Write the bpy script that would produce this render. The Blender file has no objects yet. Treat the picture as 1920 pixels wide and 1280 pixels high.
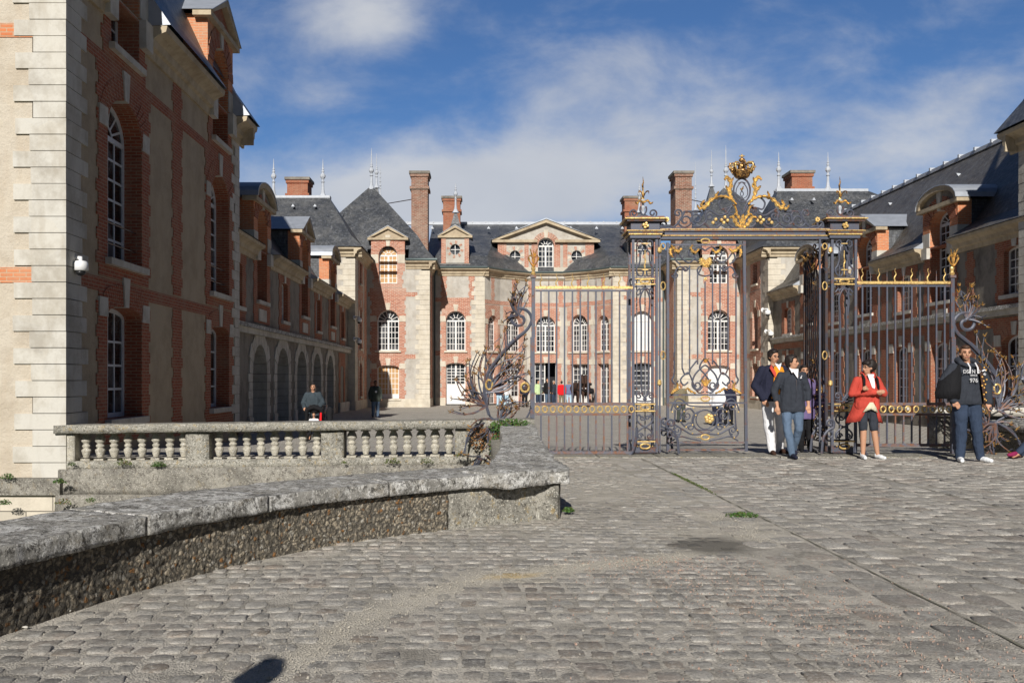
import bpy, bmesh, math, random
from mathutils import Vector, Matrix, noise
from mathutils.geometry import tessellate_polygon
R = math.radians; PI = math.pi
random.seed(7)
sc = bpy.context.scene
COL = sc.collection
# ---------------------------------------------------------------- camera
F, VX, VY, H = 1800.0, 900.0, 710.0, 1.33     # pixels of the 1920x1280 photograph
cam = bpy.data.cameras.new('camera'); camo = bpy.data.objects.new('camera', cam); COL.objects.link(camo)
camo.location = (0, 0, H); camo.rotation_euler = (R(90), 0, 0)
cam.sensor_width = 36; cam.lens = F/1920*36
cam.shift_x = (960-VX)/1920; cam.shift_y = (VY-640)/1920
cam.clip_end = 3000; cam.clip_start = .1
sc.camera = camo
sc.view_settings.view_transform = 'Standard'; sc.view_settings.look = 'None'
sc.view_settings.exposure = 0.12; sc.view_settings.gamma = 1
# ---------------------------------------------------------------- sun and sky
SUN_AZ, SUN_EL = R(7), R(28)       # sun behind the camera, a little to its left
sd = Vector((-math.sin(SUN_AZ)*math.cos(SUN_EL), -math.cos(SUN_AZ)*math.cos(SUN_EL), math.sin(SUN_EL)))
sl = bpy.data.lights.new('sun', 'SUN'); sl.energy = 4.9; sl.angle = R(.5); sl.color = (1, .955, .885)
so = bpy.data.objects.new('sun', sl); COL.objects.link(so)
so.rotation_euler = sd.to_track_quat('Z', 'Y').to_euler(); so.location = (0, -20, 30)
w = bpy.data.worlds.new('World'); sc.world = w; w.use_nodes = True
nt = w.node_tree; nt.nodes.clear()
def wn(t, **k):
    n = nt.nodes.new(t)
    for a, b in k.items(): setattr(n, a, b)
    return n
def wl(a, b): nt.links.new(a, b)
def wmath(op, a, b=None, c=None, clamp=False):
    n = wn('ShaderNodeMath', operation=op, use_clamp=clamp)
    for i, v in enumerate((a, b, c)):
        if v is None: continue
        if isinstance(v, (int, float)): n.inputs[i].default_value = v
        else: wl(v, n.inputs[i])
    return n.outputs[0]
sky = wn('ShaderNodeTexSky', sky_type='NISHITA', sun_disc=False)
sky.sun_elevation = SUN_EL; sky.sun_rotation = math.atan2(sd.x, sd.y); sky.air_density = 1.0; sky.dust_density = .3; sky.ozone_density = 3.0
tc = wn('ShaderNodeTexCoord'); sep = wn('ShaderNodeSeparateXYZ'); wl(tc.outputs['Generated'], sep.inputs[0])
yy = wmath('MAXIMUM', sep.outputs[1], .05)
U_ = wmath('DIVIDE', sep.outputs[0], yy); V_ = wmath('DIVIDE', sep.outputs[2], yy)
def blobm(px, py, rx, ry, rot=0):
    cx, cy = (px-VX)/F, (VY-py)/F
    a = wmath('SUBTRACT', U_, cx); b = wmath('SUBTRACT', V_, cy)
    c, s = math.cos(rot), math.sin(rot)
    p = wmath('ADD', wmath('MULTIPLY', a, c), wmath('MULTIPLY', b, s)); q = wmath('SUBTRACT', wmath('MULTIPLY', b, c), wmath('MULTIPLY', a, s))
    p = wmath('DIVIDE', p, rx/F); q = wmath('DIVIDE', q, ry/F)
    d = wmath('ADD', wmath('MULTIPLY', p, p), wmath('MULTIPLY', q, q))
    return wmath('POWER', 2.718, wmath('MULTIPLY', d, -1.0))
def wnoise(scale, det, rough, sx=1, sy=1, off=0, dist=0):
    cb = wn('ShaderNodeCombineXYZ'); wl(wmath('MULTIPLY', U_, sx), cb.inputs[0]); wl(wmath('MULTIPLY', V_, sy), cb.inputs[1]); cb.inputs[2].default_value = off
    n = wn('ShaderNodeTexNoise'); wl(cb.outputs[0], n.inputs['Vector']); n.inputs['Scale'].default_value = scale
    n.inputs['Detail'].default_value = det; n.inputs['Roughness'].default_value = rough; n.inputs['Distortion'].default_value = dist
    return n.outputs['Fac']
n1 = wnoise(6.5, 10, .58, 1, 1.75, 3.1, .2); n2 = wnoise(2.4, 5, .5, 1, 2.2, 1.3)
m = None
for args, amp in (((680, 30, 130, 70, 0), 1.25), ((620, 190, 90, 55, 0), .45), ((1180, 190, 260, 130, .3), .62), ((1010, 330, 330, 80, .15), .72),
                  ((780, 250, 100, 40, .5), .35), ((1700, 220, 330, 110, .35), .58), ((760, 350, 180, 60, 0), .8), ((1560, 330, 200, 60, .3), .4), ((60, 300, 300, 150, 0), .4), ((1000, 400, 800, 55, 0), .55), ((1050,360,120,60,0),.25)):
    g = wmath('MULTIPLY', blobm(*args), amp); m = g if m is None else wmath('ADD', m, g)
dens = wmath('ADD', wmath('ADD', m, wmath('MULTIPLY', n1, 2.1)), wmath('MULTIPLY', n2, .5))
mr = wn('ShaderNodeMapRange', interpolation_type='SMOOTHSTEP'); wl(dens, mr.inputs[0]); mr.inputs[1].default_value = 1.22; mr.inputs[2].default_value = 2.45; mr.inputs[4].default_value = .9
ccr = wn('ShaderNodeMixRGB'); wl(wnoise(5, 6, .5, 1, 1.5, 9), ccr.inputs[0]); ccr.inputs[1].default_value = (6.6, 7.0, 7.9, 1); ccr.inputs[2].default_value = (10.5, 10.7, 11.0, 1)
skc = wn('ShaderNodeMixRGB', blend_type='MULTIPLY'); skc.inputs[0].default_value = 1; wl(sky.outputs[0], skc.inputs[1]); skc.inputs[2].default_value = (.62, .86, 1.18, 1)
rear = wn('ShaderNodeMapRange'); wl(sep.outputs[1], rear.inputs[0]); rear.inputs[1].default_value = .1; rear.inputs[2].default_value = .75; rear.inputs[3].default_value = .30; rear.inputs[4].default_value = 1
skd = wn('ShaderNodeVectorMath', operation='SCALE'); wl(skc.outputs[0], skd.inputs[0]); wl(rear.outputs[0], skd.inputs[3])
fade = wn('ShaderNodeMapRange'); wl(sep.outputs[1], fade.inputs[0]); fade.inputs[1].default_value = .15; fade.inputs[2].default_value = .5
mx = wn('ShaderNodeMixRGB'); wl(wmath('MULTIPLY', mr.outputs[0], fade.outputs[0]), mx.inputs[0]); wl(skd.outputs[0], mx.inputs[1]); wl(ccr.outputs[0], mx.inputs[2])
bg = wn('ShaderNodeBackground'); wl(mx.outputs[0], bg.inputs[0]); bg.inputs[1].default_value = .062
wo = wn('ShaderNodeOutputWorld'); wl(bg.outputs[0], wo.inputs[0])

# ---------------------------------------------------------------- materials
class NT:
    def __init__(s, name):
        s.m = bpy.data.materials.new(name); s.m.use_nodes = True; s.t = s.m.node_tree; s.b = s.t.nodes['Principled BSDF']
        s.geo = s.t.nodes.new('ShaderNodeNewGeometry'); s.uv = s.t.nodes.new('ShaderNodeTexCoord')
    def n(s, t, **k):
        n = s.t.nodes.new(t)
        for a, b in k.items(): setattr(n, a, b)
        return n
    def put(s, v, sock):
        if isinstance(v, (int, float)): sock.default_value = v
        elif isinstance(v, (tuple, list)): sock.default_value = (*v, 1) if len(v) == 3 and sock.type == 'RGBA' else v
        else: s.t.links.new(v, sock)
    def noise(s, sc, det=6, rough=.6, vec=None, stretch=None, out='Fac', dist=0):
        n = s.n('ShaderNodeTexNoise'); v = vec if vec is not None else s.geo.outputs['Position']
        if stretch:
            mp = s.n('ShaderNodeMapping'); s.put(v, mp.inputs[0]); mp.inputs['Scale'].default_value = stretch; v = mp.outputs[0]
        s.put(v, n.inputs['Vector']); n.inputs['Scale'].default_value = sc; n.inputs['Detail'].default_value = det; n.inputs['Roughness'].default_value = rough; n.inputs['Distortion'].default_value = dist
        return n.outputs[out]
    def ramp(s, v, lo, hi, a=0., b=1.):
        n = s.n('ShaderNodeMapRange'); s.put(v, n.inputs[0]); n.inputs[1].default_value = lo; n.inputs[2].default_value = hi; n.inputs[3].default_value = a; n.inputs[4].default_value = b
        return n.outputs[0]
    def mix(s, f, a, b, mode='MIX'):
        n = s.n('ShaderNodeMixRGB', blend_type=mode); s.put(f, n.inputs[0]); s.put(a, n.inputs[1]); s.put(b, n.inputs[2]); return n.outputs[0]
    def math(s, op, a, b=0.):
        n = s.n('ShaderNodeMath', operation=op); s.put(a, n.inputs[0]); s.put(b, n.inputs[1]); return n.outputs[0]
    def voro(s, sc, feat='F1', vec=None, out='Distance', rnd=1):
        n = s.n('ShaderNodeTexVoronoi', feature=feat); s.put(vec if vec is not None else s.geo.outputs['Position'], n.inputs['Vector']); n.inputs['Scale'].default_value = sc; n.inputs['Randomness'].default_value = rnd
        return n.outputs[out]
    def bump(s, h, strength=.5, dist=.02):
        n = s.n('ShaderNodeBump'); s.put(h, n.inputs['Height']); n.inputs['Strength'].default_value = strength; n.inputs['Distance'].default_value = dist
        s.put(n.outputs[0], s.b.inputs['Normal']); return n
    def out(s, col, rough=.85, metal=0., spec=.3):
        s.put(col, s.b.inputs['Base Color']); s.put(rough, s.b.inputs['Roughness']); s.put(metal, s.b.inputs['Metallic']); s.b.inputs['Specular IOR Level'].default_value = spec
        return s.m
M = {}
def brickmat(name, c1, c2, mortar, bw=.22, rh=.068, ms=.009, wear=.35):
    t = NT(name); b = t.n('ShaderNodeTexBrick'); t.put(t.uv.outputs['UV'], b.inputs['Vector'])
    b.inputs['Scale'].default_value = 1; b.inputs['Brick Width'].default_value = bw; b.inputs['Row Height'].default_value = rh
    b.inputs['Mortar Size'].default_value = ms; b.inputs['Mortar Smooth'].default_value = .2; b.inputs['Bias'].default_value = 0
    t.put(c1, b.inputs['Color1']); t.put(c2, b.inputs['Color2']); t.put(mortar, b.inputs['Mortar'])
    # per-brick extra colour from a stretched cell texture
    nz = t.noise(9, 4, .7, vec=t.uv.outputs['UV'], stretch=(.5, 1.6, 1))
    col = t.mix(t.ramp(nz, .48, .62, 0, wear), b.outputs['Color'], tuple(x*.55 for x in c1))
    col = t.mix(t.ramp(t.noise(.9, 8, .75), .48, .66, 0, .5), col, mortar)
    col = t.mix(t.ramp(t.noise(14, 3, .6), .3, .7, 0, .25), col, tuple(min(1, x*1.5) for x in c2))
    t.bump(t.math('ADD', t.math('MULTIPLY', b.outputs['Fac'], -1.), t.math('MULTIPLY', t.noise(60, 3), .5)), .6, .008)
    M[name] = t.out(col, .9); return M[name]
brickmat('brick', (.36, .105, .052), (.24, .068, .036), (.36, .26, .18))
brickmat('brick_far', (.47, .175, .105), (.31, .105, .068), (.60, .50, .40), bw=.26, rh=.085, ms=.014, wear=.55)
brickmat('brick_orange', (.62, .22, .09), (.50, .16, .07), (.5, .38, .26))
brickmat('brick_chimney', (.29, .12, .075), (.15, .075, .055), (.42, .35, .28), bw=.26, rh=.085, ms=.013, wear=.7)
def stonemat(name, c, dirt=(.2, .17, .13), amt=.35, fine=.2, bump=.25):
    t = NT(name)
    col = t.mix(t.ramp(t.noise(1.3, 9, .72), .45, .64, 0, amt), c, dirt)
    col = t.mix(t.ramp(t.noise(3.5, 5, .6, stretch=(1, 1, .25)), .5, .66, 0, amt*.7), col, tuple(x*1.3 for x in dirt))
    rn = t.n('ShaderNodeTexWhiteNoise') ; t.put(t.voro(1.6, 'F1', out='Color'), rn.inputs['Vector'])
    col = t.mix(t.ramp(t.voro(2.2, 'F1', out='Color'), .2, .8, 0, .14), col, tuple(min(1, x*1.12) for x in (c[0], c[1]*.93, c[2]*.8)))
    col = t.mix(t.ramp(t.noise(40, 4, .7), .35, .7, 0, fine), col, tuple(x*.7 for x in c))
    t.bump(t.math('ADD', t.noise(25, 6, .7), t.math('MULTIPLY', t.noise(4, 4), 1.5)), bump, .02)
    M[name] = t.out(col, .9); return M[name]
stonemat('limestone', (.57, .55, .50), (.26, .225, .175), .6)
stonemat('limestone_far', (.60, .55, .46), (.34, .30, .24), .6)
stonemat('moulding', (.50, .42, .30), (.2, .15, .10), .6)
stonemat('plaster', (.45, .37, .265), (.26, .205, .14), .6, .35, .6)  # shade of the court-side walls is darkened into this plaster colour
stonemat('plaster_sunlit', (.58, .52, .43), (.38, .31, .23), .6, .4, 1.)  # lighter copy of the plaster for the left pavilion's sunlit front
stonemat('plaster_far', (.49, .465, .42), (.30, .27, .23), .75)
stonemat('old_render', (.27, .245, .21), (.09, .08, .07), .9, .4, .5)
def coursed(name, c):
    t = NT(name); b = t.n('ShaderNodeTexBrick'); t.put(t.uv.outputs['UV'], b.inputs['Vector'])
    b.inputs['Scale'].default_value = 1; b.inputs['Brick Width'].default_value = .9; b.inputs['Row Height'].default_value = .3; b.inputs['Mortar Size'].default_value = .01
    t.put(c, b.inputs['Color1']); t.put(tuple(x*.75 for x in c), b.inputs['Color2']); t.put(tuple(x*.3 for x in c), b.inputs['Mortar'])
    col = t.mix(t.ramp(t.noise(1.4, 8, .7), .45, .7, 0, .6), b.outputs['Color'], tuple(x*.45 for x in c))
    t.bump(t.math('ADD', t.math('MULTIPLY', b.outputs['Fac'], -1.), t.noise(20, 5)), .5, .02)
    M[name] = t.out(col, .9)
coursed('coursed_stone_shaded', (.10, .088, .075))  # wall behind the arches, its colour blackened to stand for shade
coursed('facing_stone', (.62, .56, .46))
def slate():
    for name, c1, c2, rgh in (('slate', (.085, .092, .105), (.050, .055, .066), .42), ('slate_warm', (.125, .108, .088), (.07, .062, .054), .55)):
        t = NT(name); b = t.n('ShaderNodeTexBrick'); t.put(t.uv.outputs['UV'], b.inputs['Vector'])
        b.inputs['Scale'].default_value = 1; b.inputs['Brick Width'].default_value = .22; b.inputs['Row Height'].default_value = .12; b.inputs['Mortar Size'].default_value = .007
        t.put(c1, b.inputs['Color1']); t.put(c2, b.inputs['Color2']); t.put((.012, .012, .015), b.inputs['Mortar'])
        col = t.mix(t.ramp(t.noise(1.1, 9, .78), .44, .60, 0, .65), b.outputs['Color'], (.145, .145, .145))
        col = t.mix(t.ramp(t.noise(3.0, 8, .75, stretch=(2, 2, .35)), .53, .66, 0, .6), col, (.25, .26, .28))
        col = t.mix(t.ramp(t.noise(7, 7, .8), .48, .6, 0, .6), col, (.028, .03, .028))
        t.bump(t.math('ADD', t.math('MULTIPLY', b.outputs['Fac'], -1.), t.noise(12, 4)), .4, .01)
        M[name] = t.out(col, rgh, 0, .35)
slate()
def simple(name, c, rough=.6, metal=0., var=.15, scale=8, spec=.4, bump=.1, emit=None):
    t = NT(name); c = tuple(c)
    col = t.mix(t.ramp(t.noise(scale, 6, .65), .35, .75, 0, var), c, tuple(x*.45 for x in c))
    t.bump(t.noise(scale*4, 4), bump, .005)
    M[name] = t.out(col, rough, metal, spec); return M[name]
simple('lead', (.40, .43, .48), .45, .25, .5, 3)
simple('zinc_white', (.50, .53, .58), .5, 0, .5, 5)
simple('gutter', (.09, .12, .12), .5, .3)
simple('white_paint', (.76, .75, .72), .5, 0, .28, 5)
simple('grey_paint', (.66, .69, .74), .5, 0, .2, 4)
simple('shutter_tan', (.50, .30, .13), .6, 0, .3, 2)
simple('shutter_pale', (.66, .68, .70), .6, 0, .2, 2)
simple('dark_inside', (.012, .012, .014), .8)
simple('black_plastic', (.02, .02, .022), .3)
simple('white_plastic', (.78, .78, .78), .35, 0, .03)
def glass():
    t = NT('window_glass'); col = t.mix(t.ramp(t.noise(1.1, 5, .7), .44, .58), (.008, .010, .013), (.10, .105, .115))
    t.bump(t.noise(2.6, 2, .5), .3, .06); M['window_glass'] = t.out(col, .07, 0, .55)
glass()
def iron():
    t = NT('iron'); nz = t.ramp(t.noise(7, 7, .7), .54, .66); 
    col = t.mix(nz, (.088, .096, .13), (.16, .066, .035))
    col = t.mix(t.ramp(t.noise(40, 4), .3, .7, 0, .35), col, (.05, .05, .06)); t.bump(t.noise(60, 4), .2, .004)
    M['iron'] = t.out(col, .45, .15, .5)
    t = NT('rusty_iron'); col = t.mix(t.ramp(t.noise(9, 7, .7), .42, .6), (.12, .12, .145), (.20, .085, .04)); t.bump(t.noise(60, 4), .25, .004)
    M['rusty_iron'] = t.out(col, .55, .1, .4)
    t = NT('dark_iron'); col = t.mix(t.ramp(t.noise(9, 7, .7), .45, .6), (.05, .05, .065), (.10, .05, .03)); M['dark_iron'] = t.out(col, .4, .3, .5)
    t = NT('gold'); f = t.ramp(t.noise(26, 8, .8), .47, .60); col = t.mix(f, (.86, .61, .23), (.30, .16, .06)); t.bump(t.noise(30, 4), .3, .006)
    M['gold'] = t.out(col, .38, t.ramp(f, 0, 1, .55, .2), .5)
    t = NT('crown_bronze'); f = t.ramp(t.noise(22, 6, .7), .40, .56); col = t.mix(f, (.62, .36, .12), (.075, .04, .025)); M['crown_bronze'] = t.out(col, .4, .5, .5)
iron()
def lichen(name, base, white, dark, yellow=.0, wt=.54, scale=3.0):
    t = NT(name); N = t.noise
    col = t.mix(t.ramp(N(scale, 9, .78), .42, .60), base, tuple(x*.5 for x in base))
    col = t.mix(t.ramp(N(scale*2.0, 12, .86, dist=.5), wt-.02, wt+.035, 0, .95), col, white)
    col = t.mix(t.ramp(N(scale*4.5+7, 10, .86, dist=.4), .515, .565, 0, .92), col, dark)
    col = t.mix(t.ramp(t.voro(34, 'F1', vec=t.mix(.05, t.geo.outputs['Position'], N(20, 4, .7, out='Color'), 'ADD')), .16, .26, .75, 0), col, tuple(min(.9, x*1.9) for x in base))
    col = t.mix(t.ramp(N(75, 5, .85), .53, .60, 0, .65), col, tuple(x*.35 for x in base))
    if yellow: col = t.mix(t.ramp(N(scale*2.4, 10, .82), .56, .60, 0, yellow), col, (.42, .29, .09))
    t.bump(t.math('ADD', N(11, 10, .8), t.math('MULTIPLY', N(80, 6, .75), .5)), .8, .03)
    M[name] = t.out(col, .95)
lichen('mossy_coping', (.42, .405, .37), (.80, .79, .76), (.05, .047, .042), .12, .515, 2.6)
lichen('lichen_stone', (.42, .40, .345), (.66, .64, .57), (.06, .055, .045), .55, .56, 5)
lichen('plinth_stone', (.36, .34, .295), (.50, .47, .41), (.10, .088, .075), .15, .59, 2.4)
lichen('baluster_stone', (.64, .60, .50), (.72, .70, .62), (.30, .27, .22), .1, .57, 7)
def flint():
    t = NT('flint_rubble'); P0 = t.geo.outputs['Position']
    wv = t.mix(.09, P0, t.noise(11, 5, .7, out='Color'), 'ADD')
    c = t.voro(34, 'F1', vec=wv, out='Color'); d = t.voro(34, 'F1', vec=wv)
    sep = t.n('ShaderNodeSeparateColor'); t.put(c, sep.inputs[0])
    st = t.mix(t.ramp(sep.outputs[0], .1, .95), (.26, .23, .18), (.60, .51, .38))
    st = t.mix(t.ramp(sep.outputs[1], .86, .92), st, (.62, .58, .50)); st = t.mix(t.ramp(sep.outputs[2], .92, .95), st, (.40, .20, .07))
    st = t.mix(t.ramp(t.noise(40, 6, .8), .48, .64, 0, .6), st, (.11, .10, .085))
    col = t.mix(t.ramp(d, .42, .62), st, (.15, .135, .11))
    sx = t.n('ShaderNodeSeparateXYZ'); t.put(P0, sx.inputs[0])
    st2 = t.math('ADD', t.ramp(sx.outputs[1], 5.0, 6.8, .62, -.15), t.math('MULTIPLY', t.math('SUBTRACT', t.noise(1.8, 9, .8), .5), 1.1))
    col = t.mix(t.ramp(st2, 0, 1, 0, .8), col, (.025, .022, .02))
    t.bump(t.math('ADD', t.math('MULTIPLY', d, -1.2), t.math('MULTIPLY', t.noise(60, 6, .8), .5)), 1., .04)
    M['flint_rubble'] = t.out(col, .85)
flint()
def ground_mats():
    t = NT('gravel_bed')
    at = t.n('ShaderNodeAttribute', attribute_name='sand')
    c = t.mix(t.ramp(t.noise(2, 10, .8), .42, .6), (.55, .51, .445), (.20, .185, .16))
    c = t.mix(t.ramp(t.voro(90, out='Color'), .1, .9, 0, .4), c, (.50, .465, .40))
    SD = t.mix(t.ramp(at.outputs['Fac'], 1, 1.35), t.mix(t.ramp(t.voro(110, out='Color'), .2, .9), (.44, .40, .33), (.68, .63, .53)), (.60, .47, .27))
    c = t.mix(t.ramp(at.outputs['Fac'], 0, 1), c, SD)
    wt_ = t.n('ShaderNodeAttribute', attribute_name='wet'); c = t.mix(t.ramp(t.math('ADD', wt_.outputs['Fac'], t.math('MULTIPLY', t.math('SUBTRACT', t.noise(6, 6, .7), .5), .5)), .25, .8, 0, .8), c, (.10, .094, .08))
    t.bump(t.math('ADD', t.voro(90), t.noise(30, 6)), .8, .012); M['gravel_bed'] = t.out(c, .95)
    t = NT('cobble_stone')
    at = t.n('ShaderNodeAttribute', attribute_name='rnd'); a2 = t.n('ShaderNodeAttribute', attribute_name='rnd2'); sa = t.n('ShaderNodeAttribute', attribute_name='sand')
    c = t.mix(at.outputs['Fac'], (.39, .365, .325), (.74, .70, .63))
    c = t.mix(t.ramp(a2.outputs['Fac'], .85, .99, 0, .5), c, (.33, .22, .14)); c = t.mix(t.ramp(a2.outputs['Fac'], .0, .12, .55, 0), c, (.10, .10, .105))
    c = t.mix(t.ramp(t.noise(9, 10, .85), .48, .58, 0, .65), c, (.24, .225, .20)); c = t.mix(t.ramp(t.noise(22, 9, .85), .50, .57, 0, .7), c, (.74, .71, .65)); c = t.mix(t.ramp(t.noise(60, 7, .85), .50, .58, 0, .6), c, (.13, .12, .105)); c = t.mix(t.ramp(t.voro(28, out='Color'), .86, .93, 0, .55), c, (.78, .76, .70))
    c = t.mix(t.ramp(t.noise(1.0, 6, .7), .52, .68, 0, .45), c, (.60, .575, .52))
    c = t.mix(t.ramp(t.noise(.6, 7, .72, stretch=(1,1,1)), .52, .64, 0, .5), c, (.22, .20, .18))
    c = t.mix(t.ramp(t.noise(1.3, 7, .75), .52, .62, 0, .35), c, (.54, .43, .35))
    sf = t.ramp(t.math('ADD', sa.outputs['Fac'], t.math('MULTIPLY', t.math('SUBTRACT', t.noise(22, 6, .7), .5), .9)), .35, .62)
    c = t.mix(sf, c, t.mix(t.ramp(sa.outputs['Fac'], 1, 1.35), t.mix(t.ramp(t.voro(110, out='Color'), .2, .9), (.44, .40, .33), (.68, .63, .53)), (.60, .47, .27)))
    wet = t.n('ShaderNodeAttribute', attribute_name='wet')
    c = t.mix(t.ramp(t.math('ADD', wet.outputs['Fac'], t.math('MULTIPLY', t.math('SUBTRACT', t.noise(6, 6, .7), .5), .5)), .25, .8, 0, .8), c, (.09, .085, .07))
    t.bump(t.math('ADD', t.noise(24, 10, .82), t.math('MULTIPLY', t.noise(110, 4), .4)), 1., .03); M['cobble_stone'] = t.out(c, .8, 0, .35)
    t = NT('court_cobbles'); b = t.n('ShaderNodeTexBrick')
    wv = t.mix(.10, t.uv.outputs['UV'], t.noise(2.5, 3, .5, out='Color'), 'ADD'); t.put(wv, b.inputs['Vector'])
    b.inputs['Scale'].default_value = 1; b.inputs['Brick Width'].default_value = .19; b.inputs['Row Height'].default_value = .17; b.inputs['Mortar Size'].default_value = .014; b.inputs['Mortar Smooth'].default_value = .4
    t.put((.54, .51, .455), b.inputs['Color1']); t.put((.38, .355, .315), b.inputs['Color2']); t.put((.26, .23, .185), b.inputs['Mortar'])
    c = t.mix(t.ramp(t.noise(.5, 8, .7), .4, .7, 0, .6), b.outputs['Color'], (.50, .47, .42)); c = t.mix(t.ramp(t.noise(7, 9, .8), .5, .62, 0, .45), c, (.24, .215, .185))
    t.bump(t.math('ADD', t.math('MULTIPLY', b.outputs['Fac'], -1.), t.noise(14, 6, .7)), .9, .03); M['court_cobbles'] = t.out(c, .85)
ground_mats()
simple('joint_dirt', (.20, .19, .145), .95, 0, .5, 14)
simple('print_grey', (.45, .45, .46), .9)
simple('moss', (.10, .13, .03), .9, 0, .5, 12)
simple('leaf_green', (.055, .13, .022), .6, 0, .5, 6)
simple('leaf_dry', (.30, .14, .05), .7, 0, .5, 9)
simple('pebble', (.42, .39, .33), .8, 0, .4, 30)
simple('pink_gravel', (.42, .29, .23), .8, 0, .4, 30)
simple('moat_mud', (.10, .11, .06), .9, 0, .5, 1)

# ---------------------------------------------------------------- mesh builder
Z = Vector((0, 0, 1))
class Fr:
    """wall frame: u along the wall, z up, n outward"""
    def __init__(s, O, U, N): s.O = Vector(O); s.U = Vector(U).normalized(); s.N = Vector(N).normalized()
    def __call__(s, u, z, n=0.): return s.O + s.U*u + s.N*n + Z*z
def P(px, py, D): return Vector(((px-VX)*D/F, D, H+(VY-py)*D/F))
class MB:
    def __init__(s): s.v = []; s.f = []; s.m = []; s.mats = []; s.attr = {}
    def mi(s, m):
        if m not in s.mats: s.mats.append(m)
        return s.mats.index(m)
    def face(s, pts, m):
        i = len(s.v); s.v.extend(pts); s.f.append(tuple(range(i, i+len(pts)))); s.m.append(s.mi(m))
    def add(s, verts, faces, m):
        i = len(s.v); s.v.extend(verts); k = s.mi(m)
        for f in faces: s.f.append(tuple(j+i for j in f)); s.m.append(k)
    def box(s, x0, x1, y0, y1, z0, z1, m):
        s.fbox(Fr((0, 0, 0), (1, 0, 0), (0, 1, 0)), x0, x1, z0, z1, y0, y1, m)
    def fbox(s, fr, u0, u1, z0, z1, n0, n1, m):
        p = [fr(u, z, n) for n in (n0, n1) for z in (z0, z1) for u in (u0, u1)]
        s.add(p, [(0, 1, 3, 2), (4, 6, 7, 5), (0, 4, 5, 1), (2, 3, 7, 6), (0, 2, 6, 4), (1, 5, 7, 3)], m)
    def plate(s, fr, outer, holes, n0, n1, m, back=True):
        loops = [outer]+list(holes); flat = [p for l in loops for p in l]
        tris = tessellate_polygon([[Vector((p[0], p[1], 0)) for p in l] for l in loops]); k = len(flat)
        vs = [fr(p[0], p[1], n1) for p in flat]+[fr(p[0], p[1], n0) for p in flat]; fs = [tuple(t) for t in tris]
        if back: fs += [(t[0]+k, t[2]+k, t[1]+k) for t in tris]
        o = 0
        for l in loops:
            L = len(l)
            for i in range(L): a, b = o+i, o+(i+1) % L; fs.append((a, b, b+k, a+k))
            o += L
        s.add(vs, fs, m)
    def tube(s, pts, r, m, sides=6, closed=False, flat=1.0, up=None):
        pts = [Vector(p) for p in pts]; n = len(pts)
        if n < 2: return
        rr = r if isinstance(r, (list, tuple)) else [r]*n
        vs = []; fs = []; pu = None
        for i, p in enumerate(pts):
            a = pts[i-1] if (i > 0 or closed) else pts[i]; b = pts[(i+1) % n] if (i < n-1 or closed) else pts[i]
            d = (b-a); d = d.normalized() if d.length > 1e-9 else Vector((0, 0, 1))
            if pu is None:
                ref = Vector(up) if up else (Vector((0, 1, 0)) if abs(d.y) < .9 else Vector((1, 0, 0)))
                pu = (ref-d*ref.dot(d)).normalized()
            else:
                q = pu-d*pu.dot(d); pu = q.normalized() if q.length > 1e-6 else pu
            sd_ = d.cross(pu)
            for k in range(sides):
                an = 2*PI*(k+.5)/sides; vs.append(p+(sd_*math.cos(an)*flat+pu*math.sin(an))*rr[i])
        for i in range(n if closed else n-1):
            j = (i+1) % n
            for k in range(sides): fs.append((i*sides+k, i*sides+(k+1) % sides, j*sides+(k+1) % sides, j*sides+k))
        if not closed: fs.append(tuple(range(sides-1, -1, -1))); fs.append(tuple((n-1)*sides+k for k in range(sides)))
        s.add(vs, fs, m)
    def lathe(s, prof, c, m, segs=12, axis=None, sq=False, rot=0):
        c = Vector(c); vs = []; fs = []; n = len(prof)
        ax = Vector(axis).normalized() if axis else Z
        a1 = ax.orthogonal().normalized() if axis else Vector((1, 0, 0)); a2 = ax.cross(a1)
        for r, h in prof:
            for k in range(segs):
                an = 2*PI*k/segs+rot; vs.append(c+(a1*math.cos(an)+a2*math.sin(an))*r+ax*h)
        for i in range(n-1):
            for k in range(segs): fs.append((i*segs+k, i*segs+(k+1) % segs, (i+1)*segs+(k+1) % segs, (i+1)*segs+k))
        fs.append(tuple(range(segs-1, -1, -1))); fs.append(tuple((n-1)*segs+k for k in range(segs)))
        s.add(vs, fs, m)
    def ball(s, c, r, m, segs=8, sc=(1, 1, 1), rings=5):
        c = Vector(c); vs = [c+Vector((0, 0, -r*sc[2]))]; fs = []
        for i in range(1, rings):
            t = -PI/2+PI*i/rings
            for k in range(segs):
                an = 2*PI*k/segs; vs.append(c+Vector((math.cos(t)*math.cos(an)*r*sc[0], math.cos(t)*math.sin(an)*r*sc[1], math.sin(t)*r*sc[2])))
        vs.append(c+Vector((0, 0, r*sc[2]))); L = len(vs)-1
        for k in range(segs): fs.append((0, 1+(k+1) % segs, 1+k)); fs.append((L, L-segs+k, L-segs+(k+1) % segs))
        for i in range(rings-2):
            for k in range(segs): a = 1+i*segs; fs.append((a+k, a+(k+1) % segs, a+segs+(k+1) % segs, a+segs+k))
        s.add(vs, fs, m)
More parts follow.
